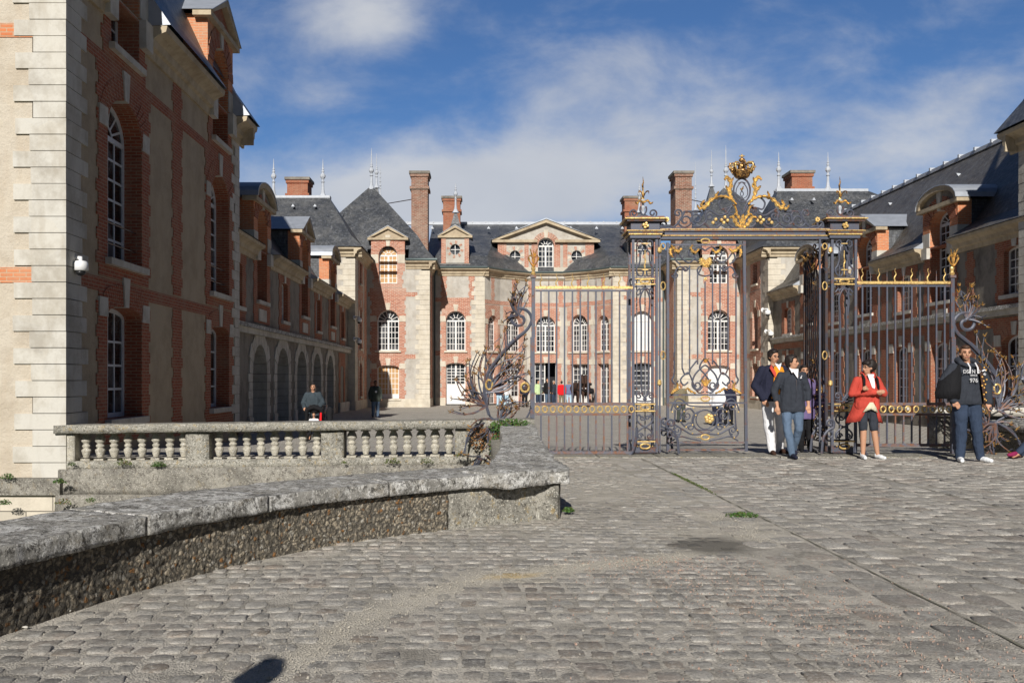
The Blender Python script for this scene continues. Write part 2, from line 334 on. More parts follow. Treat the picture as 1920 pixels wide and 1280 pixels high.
    def ringroof(s, rings, m, cap=True, mcap=None, cut=None):
        """rings of (x0,x1,y0,y1,z)"""
        c = [[Vector((a, p, z)), Vector((b, p, z)), Vector((b, q, z)), Vector((a, q, z))] for a, b, p, q, z in rings]
        for i in range(len(c)-1):
            for k in range(4):
                q = [c[i][k], c[i][(k+1) % 4], c[i+1][(k+1) % 4], c[i+1][k]]
                if (q[2]-q[3]).length < 1e-4: q = q[:3]
                if cut and i == 0 and k == 0:
                    at = lambda a, b, x: a+(b-a)*((x-a.x)/(b.x-a.x))
                    pa, pb = at(q[0], q[1], cut[0]), at(q[0], q[1], cut[1]); qa, qb = at(q[3], q[2], cut[0]), at(q[3], q[2], cut[1])
                    s.face([q[0], pa, qa, q[3]], m); s.face([pb, q[1], q[2], qb], m); s.face([pa, qa, Vector((qa.x, qa.y, pa.z))], 'lead'); s.face([pb, qb, Vector((qb.x, qb.y, pb.z))], 'lead'); continue
                s.face(q, m)
        if cap and (c[-1][0]-c[-1][2]).length > .05: s.face(c[-1], mcap or m)
        if not cut: s.face(list(reversed(c[0])), mcap or m)
    def build(s, name, parent=None, smooth=False, label=None, recalc=True, loc=None):
        me = bpy.data.meshes.new(name)
        off = Vector(loc) if loc is not None else Vector((0, 0, 0))
        me.from_pydata([tuple(p-off) for p in s.v], [], s.f); 
        for m in s.mats: me.materials.append(M[m])
        me.polygons.foreach_set('material_index', s.m)
        if recalc:
            bm = bmesh.new(); bm.from_mesh(me); bmesh.ops.recalc_face_normals(bm, faces=bm.faces); bm.to_mesh(me); bm.free()
        if smooth: me.polygons.foreach_set('use_smooth', [True]*len(me.polygons))
        uv = me.uv_layers.new(name='UVMap'); me.update()
        vs = me.vertices
        for p in me.polygons:
            n = p.normal
            if abs(n.z) > .98: t = Vector((1, 0, 0)); b = Vector((0, 1, 0))
            else: t = Z.cross(n).normalized(); b = n.cross(t)
            for li in p.loop_indices:
                q = vs[me.loops[li].vertex_index].co+off; uv.data[li].uv = (q.dot(t), q.dot(b))
        for an, vals in s.attr.items():
            a = me.attributes.new(an, 'FLOAT', 'POINT'); a.data.foreach_set('value', vals)
        o = bpy.data.objects.new(name, me); COL.objects.link(o); o.location = off
        if parent:
            o.parent = parent
            root = parent
            o.location = off-WORLD.get(parent.name, Vector((0, 0, 0)))
        WORLD[o.name] = off
        if label: o['label'] = label
        return o
WORLD = {}
def thing(name, label, cat, loc=(0, 0, 0), group=None):
    o = bpy.data.objects.new(name, None); COL.objects.link(o); o.location = loc; o.empty_display_size = .2
    WORLD[o.name] = Vector(loc); o['label'] = label; o['category'] = cat
    if group: o['group'] = group
    return o
def tag(o, label, cat, group=None, kind=None):
    if kind: o['kind'] = kind
    else: o['label'] = label; o['category'] = cat
    if group: o['group'] = group
    return o
def gz(D): # ground height with distance: level to the gate, then the court dips
    t = min(1, max(0, (D-17)/10)); return -.42*(t*t*(3-2*t))
# ================================================================ architecture kit
_ctr = [0]
def eps():
    _ctr[0] = (_ctr[0]+1) % 17; return _ctr[0]*.0007
def arch_loop(uc, w, z0, zs, rise, n=12, d=0.):
    """opening outline (counter-clockwise), grown by d"""
    h = w/2+d; pts = [(uc-h, z0-d), (uc+h, z0-d), (uc+h, zs)]
    if rise > 0:
        for i in range(1, n): a = PI*i/n; pts.append((uc+h*math.cos(a), zs+(rise+d)*math.sin(a)))
    else: pts = [(uc-h, z0-d), (uc+h, z0-d), (uc+h, zs+d), (uc-h, zs+d)]; return pts
    pts.append((uc-h, zs)); return pts
def toothed(ul, ur, zb, zt, e=.10, step=.27, seed=0):
    """rectangle outline with toothed vertical sides"""
    rnd = random.Random(seed); k = max(1, round((zt-zb)/step)); h = (zt-zb)/k; R_ = []; L_ = []
    for i in range(k):
        a, b = zb+i*h, zb+(i+1)*h; j = e*(i % 2)+rnd.uniform(-.02, .02)
        R_ += [(ur+j, a), (ur+j, b)]; L_ += [(ul-j, b), (ul-j, a)]
    L2 = []
    for i in range(k-1, -1, -1):
        L2 += [L_[2*i], L_[2*i+1]]
    return R_+L2
ROOT = [None]
def surround(_mb, fr, o, zb, zt, e, mat, depth=.40, step=.27, seed=1, tooth=.09):
    mb = MB()
    uc, w = o['uc'], o['w']
    out = toothed(uc-w/2-e, uc+w/2+e, zb, zt, tooth, step, seed)
    mb.plate(fr, out, [arch_loop(uc, w, o['z0'], o['zs'], o['rise'])], -depth, .012+eps(), mat); mb.build('brick_surround', ROOT[0])
def arch_trim(br, st, fr, o, bm, smat, n=15, hgt=.34, key=True, imp=True, gap=.012, out=.022):
    """radiating bricks, keystone and springer blocks over an opening"""
    uc, w, zs, rise = o['uc'], o['w'], o['zs'], o['rise']; a_, b_ = w/2, max(rise, .02)
    own = br is not st
    if own: br = st = MB()
    def pt(t, d):
        if rise > .3*w/2: return (uc+(a_+d)*math.cos(t), zs+(b_+d)*math.sin(t))
        # flat or segmental: radiate about a point well below
        x = (a_+.02)*(1-2*t/PI); zc = zs-w*.9; top = zs+rise*math.sqrt(max(0, 1-(x/a_)**2)) if rise > 0 else zs
        dx, dz = x, top-zc; L = math.hypot(dx, dz); return (uc+dx*(L+d)/L, zc+dz*(L+d)/L)
    kw = .11
    for i in range(n):
        t0, t1 = PI*i/n+gap, PI*(i+1)/n-gap
        if key and abs((t0+t1)/2-PI/2) < kw: continue
        q = [pt(t0, .0), pt(t0, hgt), pt(t1, hgt), pt(t1, .0)]
        br.plate(fr, q, [], -.02, out+eps(), bm)
    if key:
        kh = hgt*1.35; k0 = pt(PI/2, 0)[1]
        st.plate(fr, [(uc-.10, k0-.01), (uc+.10, k0-.01), (uc+.17, k0+kh), (uc-.17, k0+kh)], [], -.38, out+.03, smat)
    if imp:
        hh = .36
        for sg in (-1, 1):
            q = [(uc+sg*a_, zs-.05), (uc+sg*(a_+.42), zs-.05), (uc+sg*(a_+.42), zs-.05+hh), (uc+sg*(a_+.03), zs-.05+hh)]
            st.plate(fr, q, [], -.38, out+.018, smat)
    if own: br.build('arch_trim', ROOT[0])
def window(parent, fr, o, n=-.3, name='window', cols=4, rows=5, fan=True, frame='white_paint', pane='window_glass', panel=0., bar=.035, fw=.07, label=None, leaves=2, pane_part=True):
    uc, w, z0, zs, rise = o['uc'], o['w'], o['z0'], o['zs'], o['rise']
    mb = MB(); lp = arch_loop(uc, w, z0, zs, rise, 16)
    inner = arch_loop(uc, w, z0, zs, rise, 16, -fw)
    mb.plate(fr, lp, [inner], n-.07, n, frame)
    def top(u):
        x = (u-uc)/(w/2-.01)
        return zs+rise*math.sqrt(max(0, 1-x*x))-.03 if rise > 0 else zs-.03
    zb = z0+fw
    if panel > 0: mb.fbox(fr, uc-w/2+.03, uc+w/2-.03, z0+.03, z0+panel, n-.05, n-.012, frame); zb = z0+panel
    us = [uc-w/2+fw+(w-2*fw)*i/cols for i in range(1, cols)]
    dofan = fan and rise > .25*w
    for i, u in enumerate(us):
        mid = leaves == 2 and abs(u-uc) < .01; hw = .055 if mid else bar/2
        mb.fbox(fr, u-hw, u+hw, zb, zs if dofan else top(u), n-.055, n-(.004 if mid else .013), frame)
    zt = zs if dofan else min(top(uc-w/2+fw+.01), zs)
    for j in range(1, rows+(0 if dofan or rise > 0.01 else 0)):
        z = zb+(zs-zb)*j/rows
        mb.fbox(fr, uc-w/2+.02, uc+w/2-.02, z-bar/2, z+bar/2, n-.052, n-.016, frame)
    if dofan:
        mb.fbox(fr, uc-w/2+.01, uc+w/2-.01, zs-.05, zs+.05, n-.06, n-.002, frame)
        ro, ri = w/2-fw*.5, w*.17
        k = 7 if w > 1.3 else 5
        for i in range(1, k):
            a = PI*i/k; c, s_ = math.cos(a), math.sin(a); hw = bar/2; sc_ = rise/(w/2)
            p0 = (uc+ri*c, zs+ri*s_*sc_); p1 = (uc+ro*c, zs+ro*s_*sc_); nx, nz_ = -s_*hw, c*hw
            mb.plate(fr, [(p0[0]-nx, p0[1]-nz_), (p1[0]-nx, p1[1]-nz_), (p1[0]+nx, p1[1]+nz_), (p0[0]+nx, p0[1]+nz_)], [], n-.05, n-.018, frame)
        ring = []; r2 = []
        for i in range(9): a = PI*i/8; ring.append((uc+(ri+bar/2)*math.cos(a), zs+(ri+bar/2)*math.sin(a)*rise/(w/2))); r2.append((uc+(ri-bar/2)*math.cos(a), zs+(ri-bar/2)*math.sin(a)*rise/(w/2)))
        mb.plate(fr, ring+r2[::-1], [], n-.05, n-.015, frame)
    elif rows: pass
    if pane_part:
        wo_ = mb.build(name, parent, label=label)
        g = MB(); g.plate(fr, arch_loop(uc, w, z0, zs, rise, 16, -.02), [], n-.045, n-.03, pane); g.build('pane', wo_)
    else:
        mb.plate(fr, arch_loop(uc, w, z0, zs, rise, 16, -.02), [], n-.045, n-.03, pane); wo_ = mb.build(name, parent, label=label)
    return wo_
def sill(_mb, fr, o, mat, out=.12, ex=.12, h=.12, zoff=0):
    mb = MB(); mb.fbox(fr, o['uc']-o['w']/2-ex, o['uc']+o['w']/2+ex, o['z0']-h+zoff, o['z0']-.003+zoff, -.34, out, mat); mb.build('window_sill', ROOT[0])
def quoins(_mb, fa, ua, fb, ub, z0, z1, mat, sa, sb, h=.30, la=(.78, .52), lb=(.78, .52), out=.03, seed=0):
    """corner blocks: on frame a they run from ua in direction sa, on frame b from ub in direction sb"""
    mb = MB(); rnd = random.Random(seed); k = max(1, round((z1-z0)/h)); hh = (z1-z0)/k
    for i in range(k):
        a, b = z0+i*hh+.006, z0+(i+1)*hh-.006; L = la[i % 2]+rnd.uniform(-.04, .04); L2 = lb[i % 2]+rnd.uniform(-.04, .04); oo = out+rnd.uniform(-.004, .004)
        if fa: mb.fbox(fa, *sorted((ua-sa*oo, ua+sa*L)), a, b, -.06, oo, mat)
        if fb: mb.fbox(fb, *sorted((ub+sb*.055, ub+sb*L2)), a+.0005, b-.0005, -.06, oo-.0006, mat)
    mb.build('quoins', ROOT[0])
def cornice(mb, fr, u0, u1, z, mat, h=.55, out=.45, steps=None):
    prof = steps or [(0, -h), (.06, -h), (.08, -h*.72), (.16, -h*.66), (.18, -h*.42), (out*.62, -h*.3), (out*.95, -h*.2), (out, -h*.04), (out, 0), (0, 0)]
    vs = []; fs = []; k = len(prof)
    for u in (u0, u1): vs += [fr(u, z+q, p) for p, q in prof]
    for i in range(k): j = (i+1) % k; fs.append((i, j, k+j, k+i))
    fs += [tuple(range(k)), tuple(range(2*k-1, k-1, -1))]
    mb.add(vs, fs, mat)
def chimney(parent, x0, x1, y0, y1, z0, z1, mat='brick_chimney', cap=True, name='chimney'):
    b = MB(); b.box(x0, x1, y0, y1, z0, z1-.35, mat)
    b.box(x0-.10, x1+.10, y0-.10, y1+.10, z1-1.15, z1-.98, mat)
    b.box(x0-.07, x1+.07, y0-.07, y1+.07, z1-.35, z1-.16, mat); o = b.build(name, parent)
    c = MB(); c.box(x0-.14, x1+.14, y0-.14, y1+.14, z1-.16, z1, 'old_render'); c.box(x0+.1, x1-.1, y0+.1, y1-.1, z1, z1+.05, 'dark_inside'); c.build('chimney_cap', o); return o
def finial(parent, x, y, z, h, s=1.0, name='finial', mat='zinc_white'):
    b = MB(); p = [(.30*s, 0), (.12*s, .28), (.09*s, .5), (.07*s, .9), (.13*s, .95), (.07*s, 1.0)]
    zc = 1.0
    if h > 3.4:
        for r in (.14, .12, .11, .10): p += [(.05*s, zc+.12), (r*s, zc+.22), (.05*s, zc+.32)]; zc += .42
    else:
        p += [(.06*s, 1.1), (.17*s, 1.25), (.17*s, 1.35), (.06*s, 1.5), (.10*s, 1.58), (.05*s, 1.66), (.08*s, 1.72), (.04*s, 1.8)]; zc = 1.8
    p += [(.035*s, zc+.2), (.03*s, h*.85), (.008, h)]
    sc_ = 1
    b.lathe(p, (x, y, z), mat, 8); return b.build(name, parent, smooth=False)
def roofvent(mb, p, s=.22):
    p = Vector(p); mb.add([p+Vector((-s/2, 0, 0)), p+Vector((s/2, 0, 0)), p+Vector((0, 0, s*.8)), p+Vector((0, s*1.4, s*.55))], [(0, 1, 2), (1, 3, 2), (3, 0, 2), (0, 3, 1)], 'zinc_white')
def pediment(parent, fr, uc, w, z, h, curved, depth, name='pediment_roof', mat='moulding', lead='lead', t=.16, tymp='plaster', over=.22):
    """curved or pointed hood over a dormer: moulding, tympanum and lead cover running back"""
    b = MB(); hw = w/2+over
    def outl(hw_, h_, z_):
        if curved: return [(uc+hw_*math.cos(PI*i/12), z_+h_*math.sin(PI*i/12)) for i in range(13)]
        return [(uc+hw_, z_), (uc, z_+h_), (uc-hw_, z_)]
    o1 = outl(hw, h, z); o2 = outl(hw-.18*(1 if not curved else 1), h-.17, z+.0)
    b.plate(fr, o1+[(p[0], p[1]) for p in o2[::-1]], [], -.05, over*.9, mat)
    b.fbox(fr, uc-hw, uc+hw, z-.14, z-.003, -.3, over*.8, mat)
    b.plate(fr, outl(hw-.05, h-.05, z+.002), [], -.3, .03, tymp)
    o3 = outl(hw+.03, h+.035, z); o4 = outl(hw-.0, h+.002, z)
    b.plate(fr, o3+o4[::-1], [], -depth, over*.9+.03, lead)
    return b.build(name, parent)

# ================================================================ main chateau (u = distance from the axis X=XA)
XA = 4.59
EZ = 8.66
ch = thing('chateau', 'brick and cream stone chateau with curved centre and slate roofs across the far court', 'chateau', (XA, 64, -.42))
wall, brk, stn, cor = MB(), MB(), MB(), MB(); ROOT[0] = ch
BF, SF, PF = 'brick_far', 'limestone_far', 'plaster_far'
ZG = -.42
def bay(fr, o, kind):
    """one window bay in the far facades; kind decides what sits in it"""
    pass
def band(fr, u0, u1, z, h=.28): brk.fbox(fr, u0, u1, z-h/2, z+h/2, -.02, .010+eps()*.5, BF)
for s in (-1, 1):
    side = 'left' if s < 0 else 'right'
    # --- tower front (D=60), u 7.76..11.64
    fr = Fr((XA, 60, 0), (s, 0, 0), (0, -1, 0))
    uw = 10.34
    o1 = dict(uc=uw, w=1.38, z0=3.10, zs=4.95, rise=.69); o0 = dict(uc=uw, w=1.38, z0=.10, zs=2.0, rise=.18)
    fl = arch_loop
    wall.plate(fr, [(7.76, ZG), (11.64, ZG), (11.64, EZ), (7.76, EZ)], [fl(o['uc'], o['w'], o['z0'], o['zs'], o['rise'], 12, .05) for o in (o0, o1)]+[[(uw-.6, 7.3), (uw+.6, 7.3), (uw+.6, EZ-.002), (uw-.6, EZ-.002)]], -.5, 0, PF)
    for o, zb, zt in ((o1, 2.75, 7.0), (o0, ZG+.5, 2.74)):
        surround(brk, fr, o, zb, zt, .34, BF, seed=3+s); arch_trim(brk, stn, fr, o, BF, SF, 13, .32); sill(stn, fr, o, SF)
    o2 = dict(uc=uw, w=1.15, z0=7.3, zs=9.05, rise=.575)
    brk.plate(fr, toothed(uw-.575-.3, uw+.575+.3, 7.02, 8.05, .08, .27, 2), [[(uw-.575, 7.28), (uw+.575, 7.28), (uw+.575, 8.049), (uw-.575, 8.049)]], -.4, .02, BF)
    window(ch, fr, o1, cols=6, rows=5); window(ch, fr, o0, cols=6, rows=5, fan=False, pane='shutter_tan' if s < 0 else 'shutter_pale', panel=.28 if s < 0 else 0, name='window' if s < 0 else 'door')
    # dormer rising through the eave over the tower bay
    dm = MB(); dm.plate(fr, [(uw-1.05, 8.05), (uw-.575, 8.05)]+[(uw-.575*math.cos(PI*i/14), 9.05+.575*math.sin(PI*i/14)) for i in range(15)]+[(uw+.575, 8.05), (uw+1.05, 8.05), (uw+1.05, 10.1), (uw-1.05, 10.1)], [], -.4, .03, BF)
    dm.fbox(fr, uw-1.05, uw-.6, 8.55, 9.1, -.3, .06, SF); dm.fbox(fr, uw+.6, uw+1.05, 8.55, 9.1, -.3, .06, SF)
    dm.fbox(fr, uw-1.04, uw-.98, 8.0, 10.09, -2.6, -.41, 'slate'); dm.fbox(fr, uw+.98, uw+1.04, 8.0, 10.09, -2.6, -.41, 'slate')
    arch_trim(dm, dm, fr, o2, BF, SF, 11, .5, True, False, .03, .045)
    d_ = dm.build('dormer', ch); window(d_, fr, o2, name='dormer_window', cols=4, rows=6, pane='shutter_tan' if s < 0 else 'window_glass', pane_part=False)
    pediment(d_, fr, uw, 2.1, 10.13, .72, False, 2.6)
    # brick bands and the cornice
    for z in (2.72, 6.6): band(fr, 8.5, 11.6, z)
    quoins(stn, fr, 7.76, None, 0, ZG+.5, 8.1, SF, 1, 1, .31, (.85, .62), seed=5)
    stn.fbox(fr, 7.70, 11.64, ZG-.2, ZG+.5, -.1, .05, SF)
    cornice(cor, fr, 7.4, uw-1.1, EZ+.02, 'moulding', .5, .42); cornice(cor, fr, uw+1.1, 11.64, EZ+.02, 'moulding', .5, .42)
    # --- tower inner side (u=7.76), D 60..64
    fs_ = Fr((XA+s*7.76, 60, 0), (0, 1, 0), (-s, 0, 0))
    wall.plate(fs_, [(0, ZG), (4.2, ZG), (4.2, EZ), (0, EZ)], [], -.5, 0, PF)
    quoins(stn, None, 0, fs_, 0, ZG+.5, 8.1, SF, 1, 1, .31, lb=(.8, .55), seed=5)
    brk.plate(fs_, toothed(1.3, 3.6, ZG+.5, 8.1, .09), [], -.02, .012, BF)
    stn.fbox(fs_, -.06, 4, ZG-.2, ZG+.5, -.1, .05, SF); cornice(cor, fs_, -.42, 4.1, EZ+.021, 'moulding', .5, .42)
    # --- recess front (D=64), u 4.3..7.76
    fr = Fr((XA, 64, 0), (s, 0, 0), (0, -1, 0)); uw = 6.21
    o1 = dict(uc=uw, w=1.3, z0=3.2, zs=5.2, rise=.65); o0 = dict(uc=uw, w=1.3, z0=-.36, zs=2.2, rise=.2)
    wall.plate(fr, [(4.3, ZG), (7.76, ZG), (7.76, EZ), (4.3, EZ)], [fl(o['uc'], o['w'], o['z0'], o['zs'], o['rise'], 12, .05) for o in (o0, o1)], -.5, 0, PF)
    for o, zb, zt in ((o1, 2.95, 6.45), (o0, -.36, 2.94)):
        surround(brk, fr, o, zb if zb > 0 else -.36, zt, .3, BF, seed=9); arch_trim(brk, stn, fr, o, BF, SF, 13, .32)
    sill(stn, fr, o1, SF)
    window(ch, fr, o1, cols=6, rows=5, pane='window_glass' if s < 0 else 'shutter_pale'); window(ch, fr, o0, name='door', cols=4, rows=6, fan=False, panel=1.35 if s < 0 else .6, leaves=2)
    for u in (5.15, 7.0): brk.plate(fr, toothed(u-.14, u+.14, 6.6, 8.15, .07), [], -.02, .0135+eps(), BF)
    band(fr, 5.2, 7.6, 6.6); band(fr, 5.2, 7.6, 3.05, .3)
    quoins(stn, fr, 4.3, None, 0, ZG+.5, 8.1, SF, 1, 1, .31, (.85, .6), seed=6)
    stn.fbox(fr, 4.25, uw-.68, ZG-.2, ZG+.5, -.1, .05, SF); stn.fbox(fr, uw+.68, 7.7, ZG-.2, ZG+.5, -.1, .05, SF)
    cornice(cor, fr, 4.0, 7.4, EZ+.02, 'moulding', .5, .42)
    # --- concave facets
    V3 = [(4.3, 64.0), (3.2, 65.5), (1.3, 67.1)]
    for i in range(2):
        (ua, da), (ub, db) = V3[i], V3[i+1]
        A = Vector((XA+s*ua, da, 0)); B = Vector((XA+s*ub, db, 0)); L = (B-A).length; U = (B-A)/L; N = Vector((U.y, -U.x, 0))
        if N.y > 0: N = -N
        ff = Fr(A, U, N); wd = 1.12 if i == 0 else 1.42; uc = L/2+(.04 if i == 0 else 0)
        o1 = dict(uc=uc, w=wd, z0=3.2, zs=5.05, rise=wd/2); o0 = dict(uc=uc, w=wd, z0=-.36, zs=2.35, rise=0)
        wall.plate(ff, [(0, ZG), (L, ZG), (L, EZ), (0, EZ)], [fl(o['uc'], o['w'], o['z0'], o['zs'], o['rise'], 12, .05) for o in (o0, o1)], -.45, 0, PF)
        e = min(.24, (L-wd)/2-.1)
        for o, zb, zt in ((o1, 2.6, 6.3), (o0, -.36, 2.59)): surround(brk, ff, o, zb, zt, e, BF, seed=i, tooth=.05); arch_trim(brk, stn, ff, o, BF, SF, 11, .3)
        sill(stn, ff, o1, SF)
        window(ch, ff, o1, cols=4 if i == 0 else 6, rows=5); window(ch, ff, o0, name='door', cols=4, rows=6, fan=False, panel=.5 if i else 0, pane='window_glass')
        brk.fbox(ff, .0, L, 6.35, 6.62, -.02, .021, BF)
        brk.plate(ff, toothed(uc-.15, uc+.15, 6.63, 8.15, .05), [], -.02, .012, BF)
        cornice(cor, ff, -.15, L+.12, EZ+.015+.004*i, 'moulding', .5, .42)
fr = Fr((XA, 67.1, 0), (1, 0, 0), (0, -1, 0))
o1 = dict(uc=0, w=1.32, z0=3.2, zs=5.05, rise=.66); o0 = dict(uc=0, w=1.55, z0=-.36, zs=2.45, rise=0)
wall.plate(fr, [(-1.3, ZG), (1.3, ZG), (1.3, EZ), (-1.3, EZ)], [arch_loop(o['uc'], o['w'], o['z0'], o['zs'], o['rise'], 12, .05) for o in (o0, o1)], -.45, 0, PF)
for o, zb, zt in ((o1, 2.7, 6.3), (o0, -.36, 2.69)): surround(brk, fr, o, zb, zt, .28, BF, seed=4, tooth=.06); arch_trim(brk, stn, fr, o, BF, SF, 13, .3)
sill(stn, fr, o1, SF); band(fr, -1.3, 1.3, 6.48)
for u in (-1.05, 1.05): brk.plate(fr, toothed(u-.13, u+.13, 6.63, 8.15, .05), [], -.02, .012, BF)
cornice(cor, fr, -1.4, 1.4, EZ+.013, 'moulding', .5, .42)
window(ch, fr, o1, cols=6, rows=5)
# the entrance: left leaf glazed and shut, right half stands open on the dark hall
dl = dict(uc=-.39, w=.76, z0=-.36, zs=2.45, rise=0); window(ch, fr, dl, name='door', cols=2, rows=5, fan=False, leaves=1, label='white glazed entrance leaf that stands shut beside the dark open half')
b = MB(); b.fbox(fr, -1.0, 1.0, -.4, 2.6, -1.9, -1.8, 'dark_inside'); b.fbox(fr, .72, .775, -.36, 2.45, -.8, -.3, 'white_paint'); b.build('door', ch, label='open entrance leaf swung into the dark hall')
wall.build('wall', ch); brk.build('brick_dressing', ch); stn.build('stone_dressing', ch); cor.build('cornice', ch)
# --- central pavilion (pedimented attic)
ap = MB(); fr = Fr((XA, 66.9, 0), (1, 0, 0), (0, -1, 0))
ow = dict(uc=0, w=1.1, z0=8.75, zs=10.6, rise=.55)
hl = [arch_loop(0, 1.1, ow['z0'], ow['zs'], ow['rise'])]
for u in (-2.15, 2.15): hl.append([(u+.38*math.cos(2*PI*i/14), 9.85+.42*math.sin(2*PI*i/14)) for i in range(14)])
ap.plate(fr, [(-3.35, 8.3), (3.35, 8.3), (3.35, 10.95), (0.9, 10.95), (.9, 11.5), (-.9, 11.5), (-.9, 10.95), (-3.35, 10.95)], hl, -.35, 0, PF)
for x0, x1 in ((-3.35, -2.75), (-1.5, -1.2), (1.2, 1.5), (2.75, 3.35), (-1.0, -.56), (.56, 1.0)): ap.fbox(fr, x0, x1, 9.1, 10.9, -.05, .03+eps(), BF)
ap.fbox(fr, -3.4, -.56, 8.7, 9.1, -.06, .08, SF); ap.fbox(fr, .56, 3.4, 8.7, 9.1, -.06, .08, SF)
arch_trim(ap, ap, fr, ow, BF, SF, 15, .4, True, False, .02, .05)
for u in (-2.15, 2.15):
    for i in range(12):
        a = 2*PI*i/12; a2 = a+.3
        ap.plate(fr, [(u+.40*math.cos(a), 9.85+.44*math.sin(a)), (u+.66*math.cos(a), 9.85+.70*math.sin(a)), (u+.66*math.cos(a2), 9.85+.70*math.sin(a2)), (u+.40*math.cos(a2), 9.85+.44*math.sin(a2))], [], -.01, .02, BF if i % 2 else SF)
    ap.fbox(fr, u-.4, u+.4, 9.83, 9.87, -.2, -.16, 'white_paint'); ap.fbox(fr, u-.02, u+.02, 9.4, 10.3, -.2, -.165, 'white_paint')
    ap.fbox(fr, u-.45, u+.45, 9.35, 10.35, -.34, -.28, 'window_glass')
for sg in (-1, 1): ap.fbox(Fr((XA, 66.9, 0), (sg, 0, 0), (0, -1, 0)), 3.25, 3.34, 8.3, 10.9, -5.0, -.36, 'slate')
ato = ap.build('attic_front', ch); window(ato, fr, ow, name='attic_window', cols=4, rows=5, pane='window_glass', pane_part=False)
cr_ = MB()
tri = lambda hw, h, z: [(hw, z), (0, z+h), (-hw, z)]
cr_.plate(fr, [(3.75, 10.98), (0, 12.38), (-3.75, 10.98), (-3.3, 10.98), (0, 12.16), (3.3, 10.98)], [], -.1, .35, 'moulding')
for a, c in ((-3.75, -.62), (.62, 3.75)): cr_.fbox(fr, a, c, 10.80, 10.975, -.2, .32, 'moulding')
cr_.plate(fr, [(3.5, 10.99), (0, 12.3), (-3.5, 10.99), (-.9, 10.99), (-.56, 10.99), (-.5, 11.15), (0, 11.3), (.5, 11.15), (.56, 10.99), (.9, 10.99)], [], -.25, -.012, PF)
cr_.plate(fr, [(3.82, 10.96), (0, 12.47), (-3.82, 10.96), (-3.75, 11.0), (0, 12.39), (3.75, 11.0)], [], -5.2, .42, 'lead')
cr_.build('pediment', ch)
# --- roofs
rf = MB(); S_ = 'slate'
rz = 13.15; yR = 73.5
# main roof over recesses and centre: front slope follows the concave eave
ev = [(-8.2, 63.6)]+[(-4.1, 63.6), (-3.0, 65.1), (-1.2, 66.7), (1.2, 66.7), (3.0, 65.1), (4.1, 63.6)]+[(8.2, 63.6)]
mid = [(u, min(68.2, y+1.0)) for u, y in ev]; mz = 9.6
e2 = [(u, y+2.6 if abs(u) > 3.5 else y+1.6) for u, y in ev]
for i in range(len(ev)-1):
    q = lambda L, k, z: Vector((XA+L[k][0], L[k][1], z))
    rf.face([q(ev, i, EZ+.03), q(ev, i+1, EZ+.03), q(mid, i+1, mz), q(mid, i, mz)], S_)
    rf.face([q(mid, i, mz), q(mid, i+1, mz), Vector((XA+mid[i+1][0], yR, rz)), Vector((XA+mid[i][0], yR, rz))], S_)
    rf.face([Vector((XA+mid[i][0], yR, rz)), Vector((XA+mid[i+1][0], yR, rz)), Vector((XA+mid[i+1][0], 80, 8.6)), Vector((XA+mid[i][0], 80, 8.6))], S_)
rf.build('roof', ch, recalc=False)
g = MB(); pts = [Vector((XA+u, y-.03, EZ+.06)) for u, y in ev]; g.tube(pts, .07, 'gutter', 6)
rp = MB(); rp.box(XA-11.5, XA+11.5, yR-.16, yR+.16, rz-.05, rz+.16, 'zinc_white')
for i in range(23): rp.box(XA-11.2+i, XA-11.1+i, yR-.2, yR+.2, rz+.12, rz+.2, 'zinc_white')
rp.build('ridge_capping', ch)
rv = MB()
for px in (766, 811, 916, 968, 1069, 1117, 1165): p = P(px, 431, 70.5); rv.add([p+Vector((-.13, -.5, 0)), p+Vector((.13, -.5, 0)), p+Vector((0, -.5, .2)), p+Vector((0, .6, .1))], [(0, 1, 2), (1, 3, 2), (3, 0, 2), (0, 3, 1)], 'zinc_white')
rv.build('roof_vents', ch)
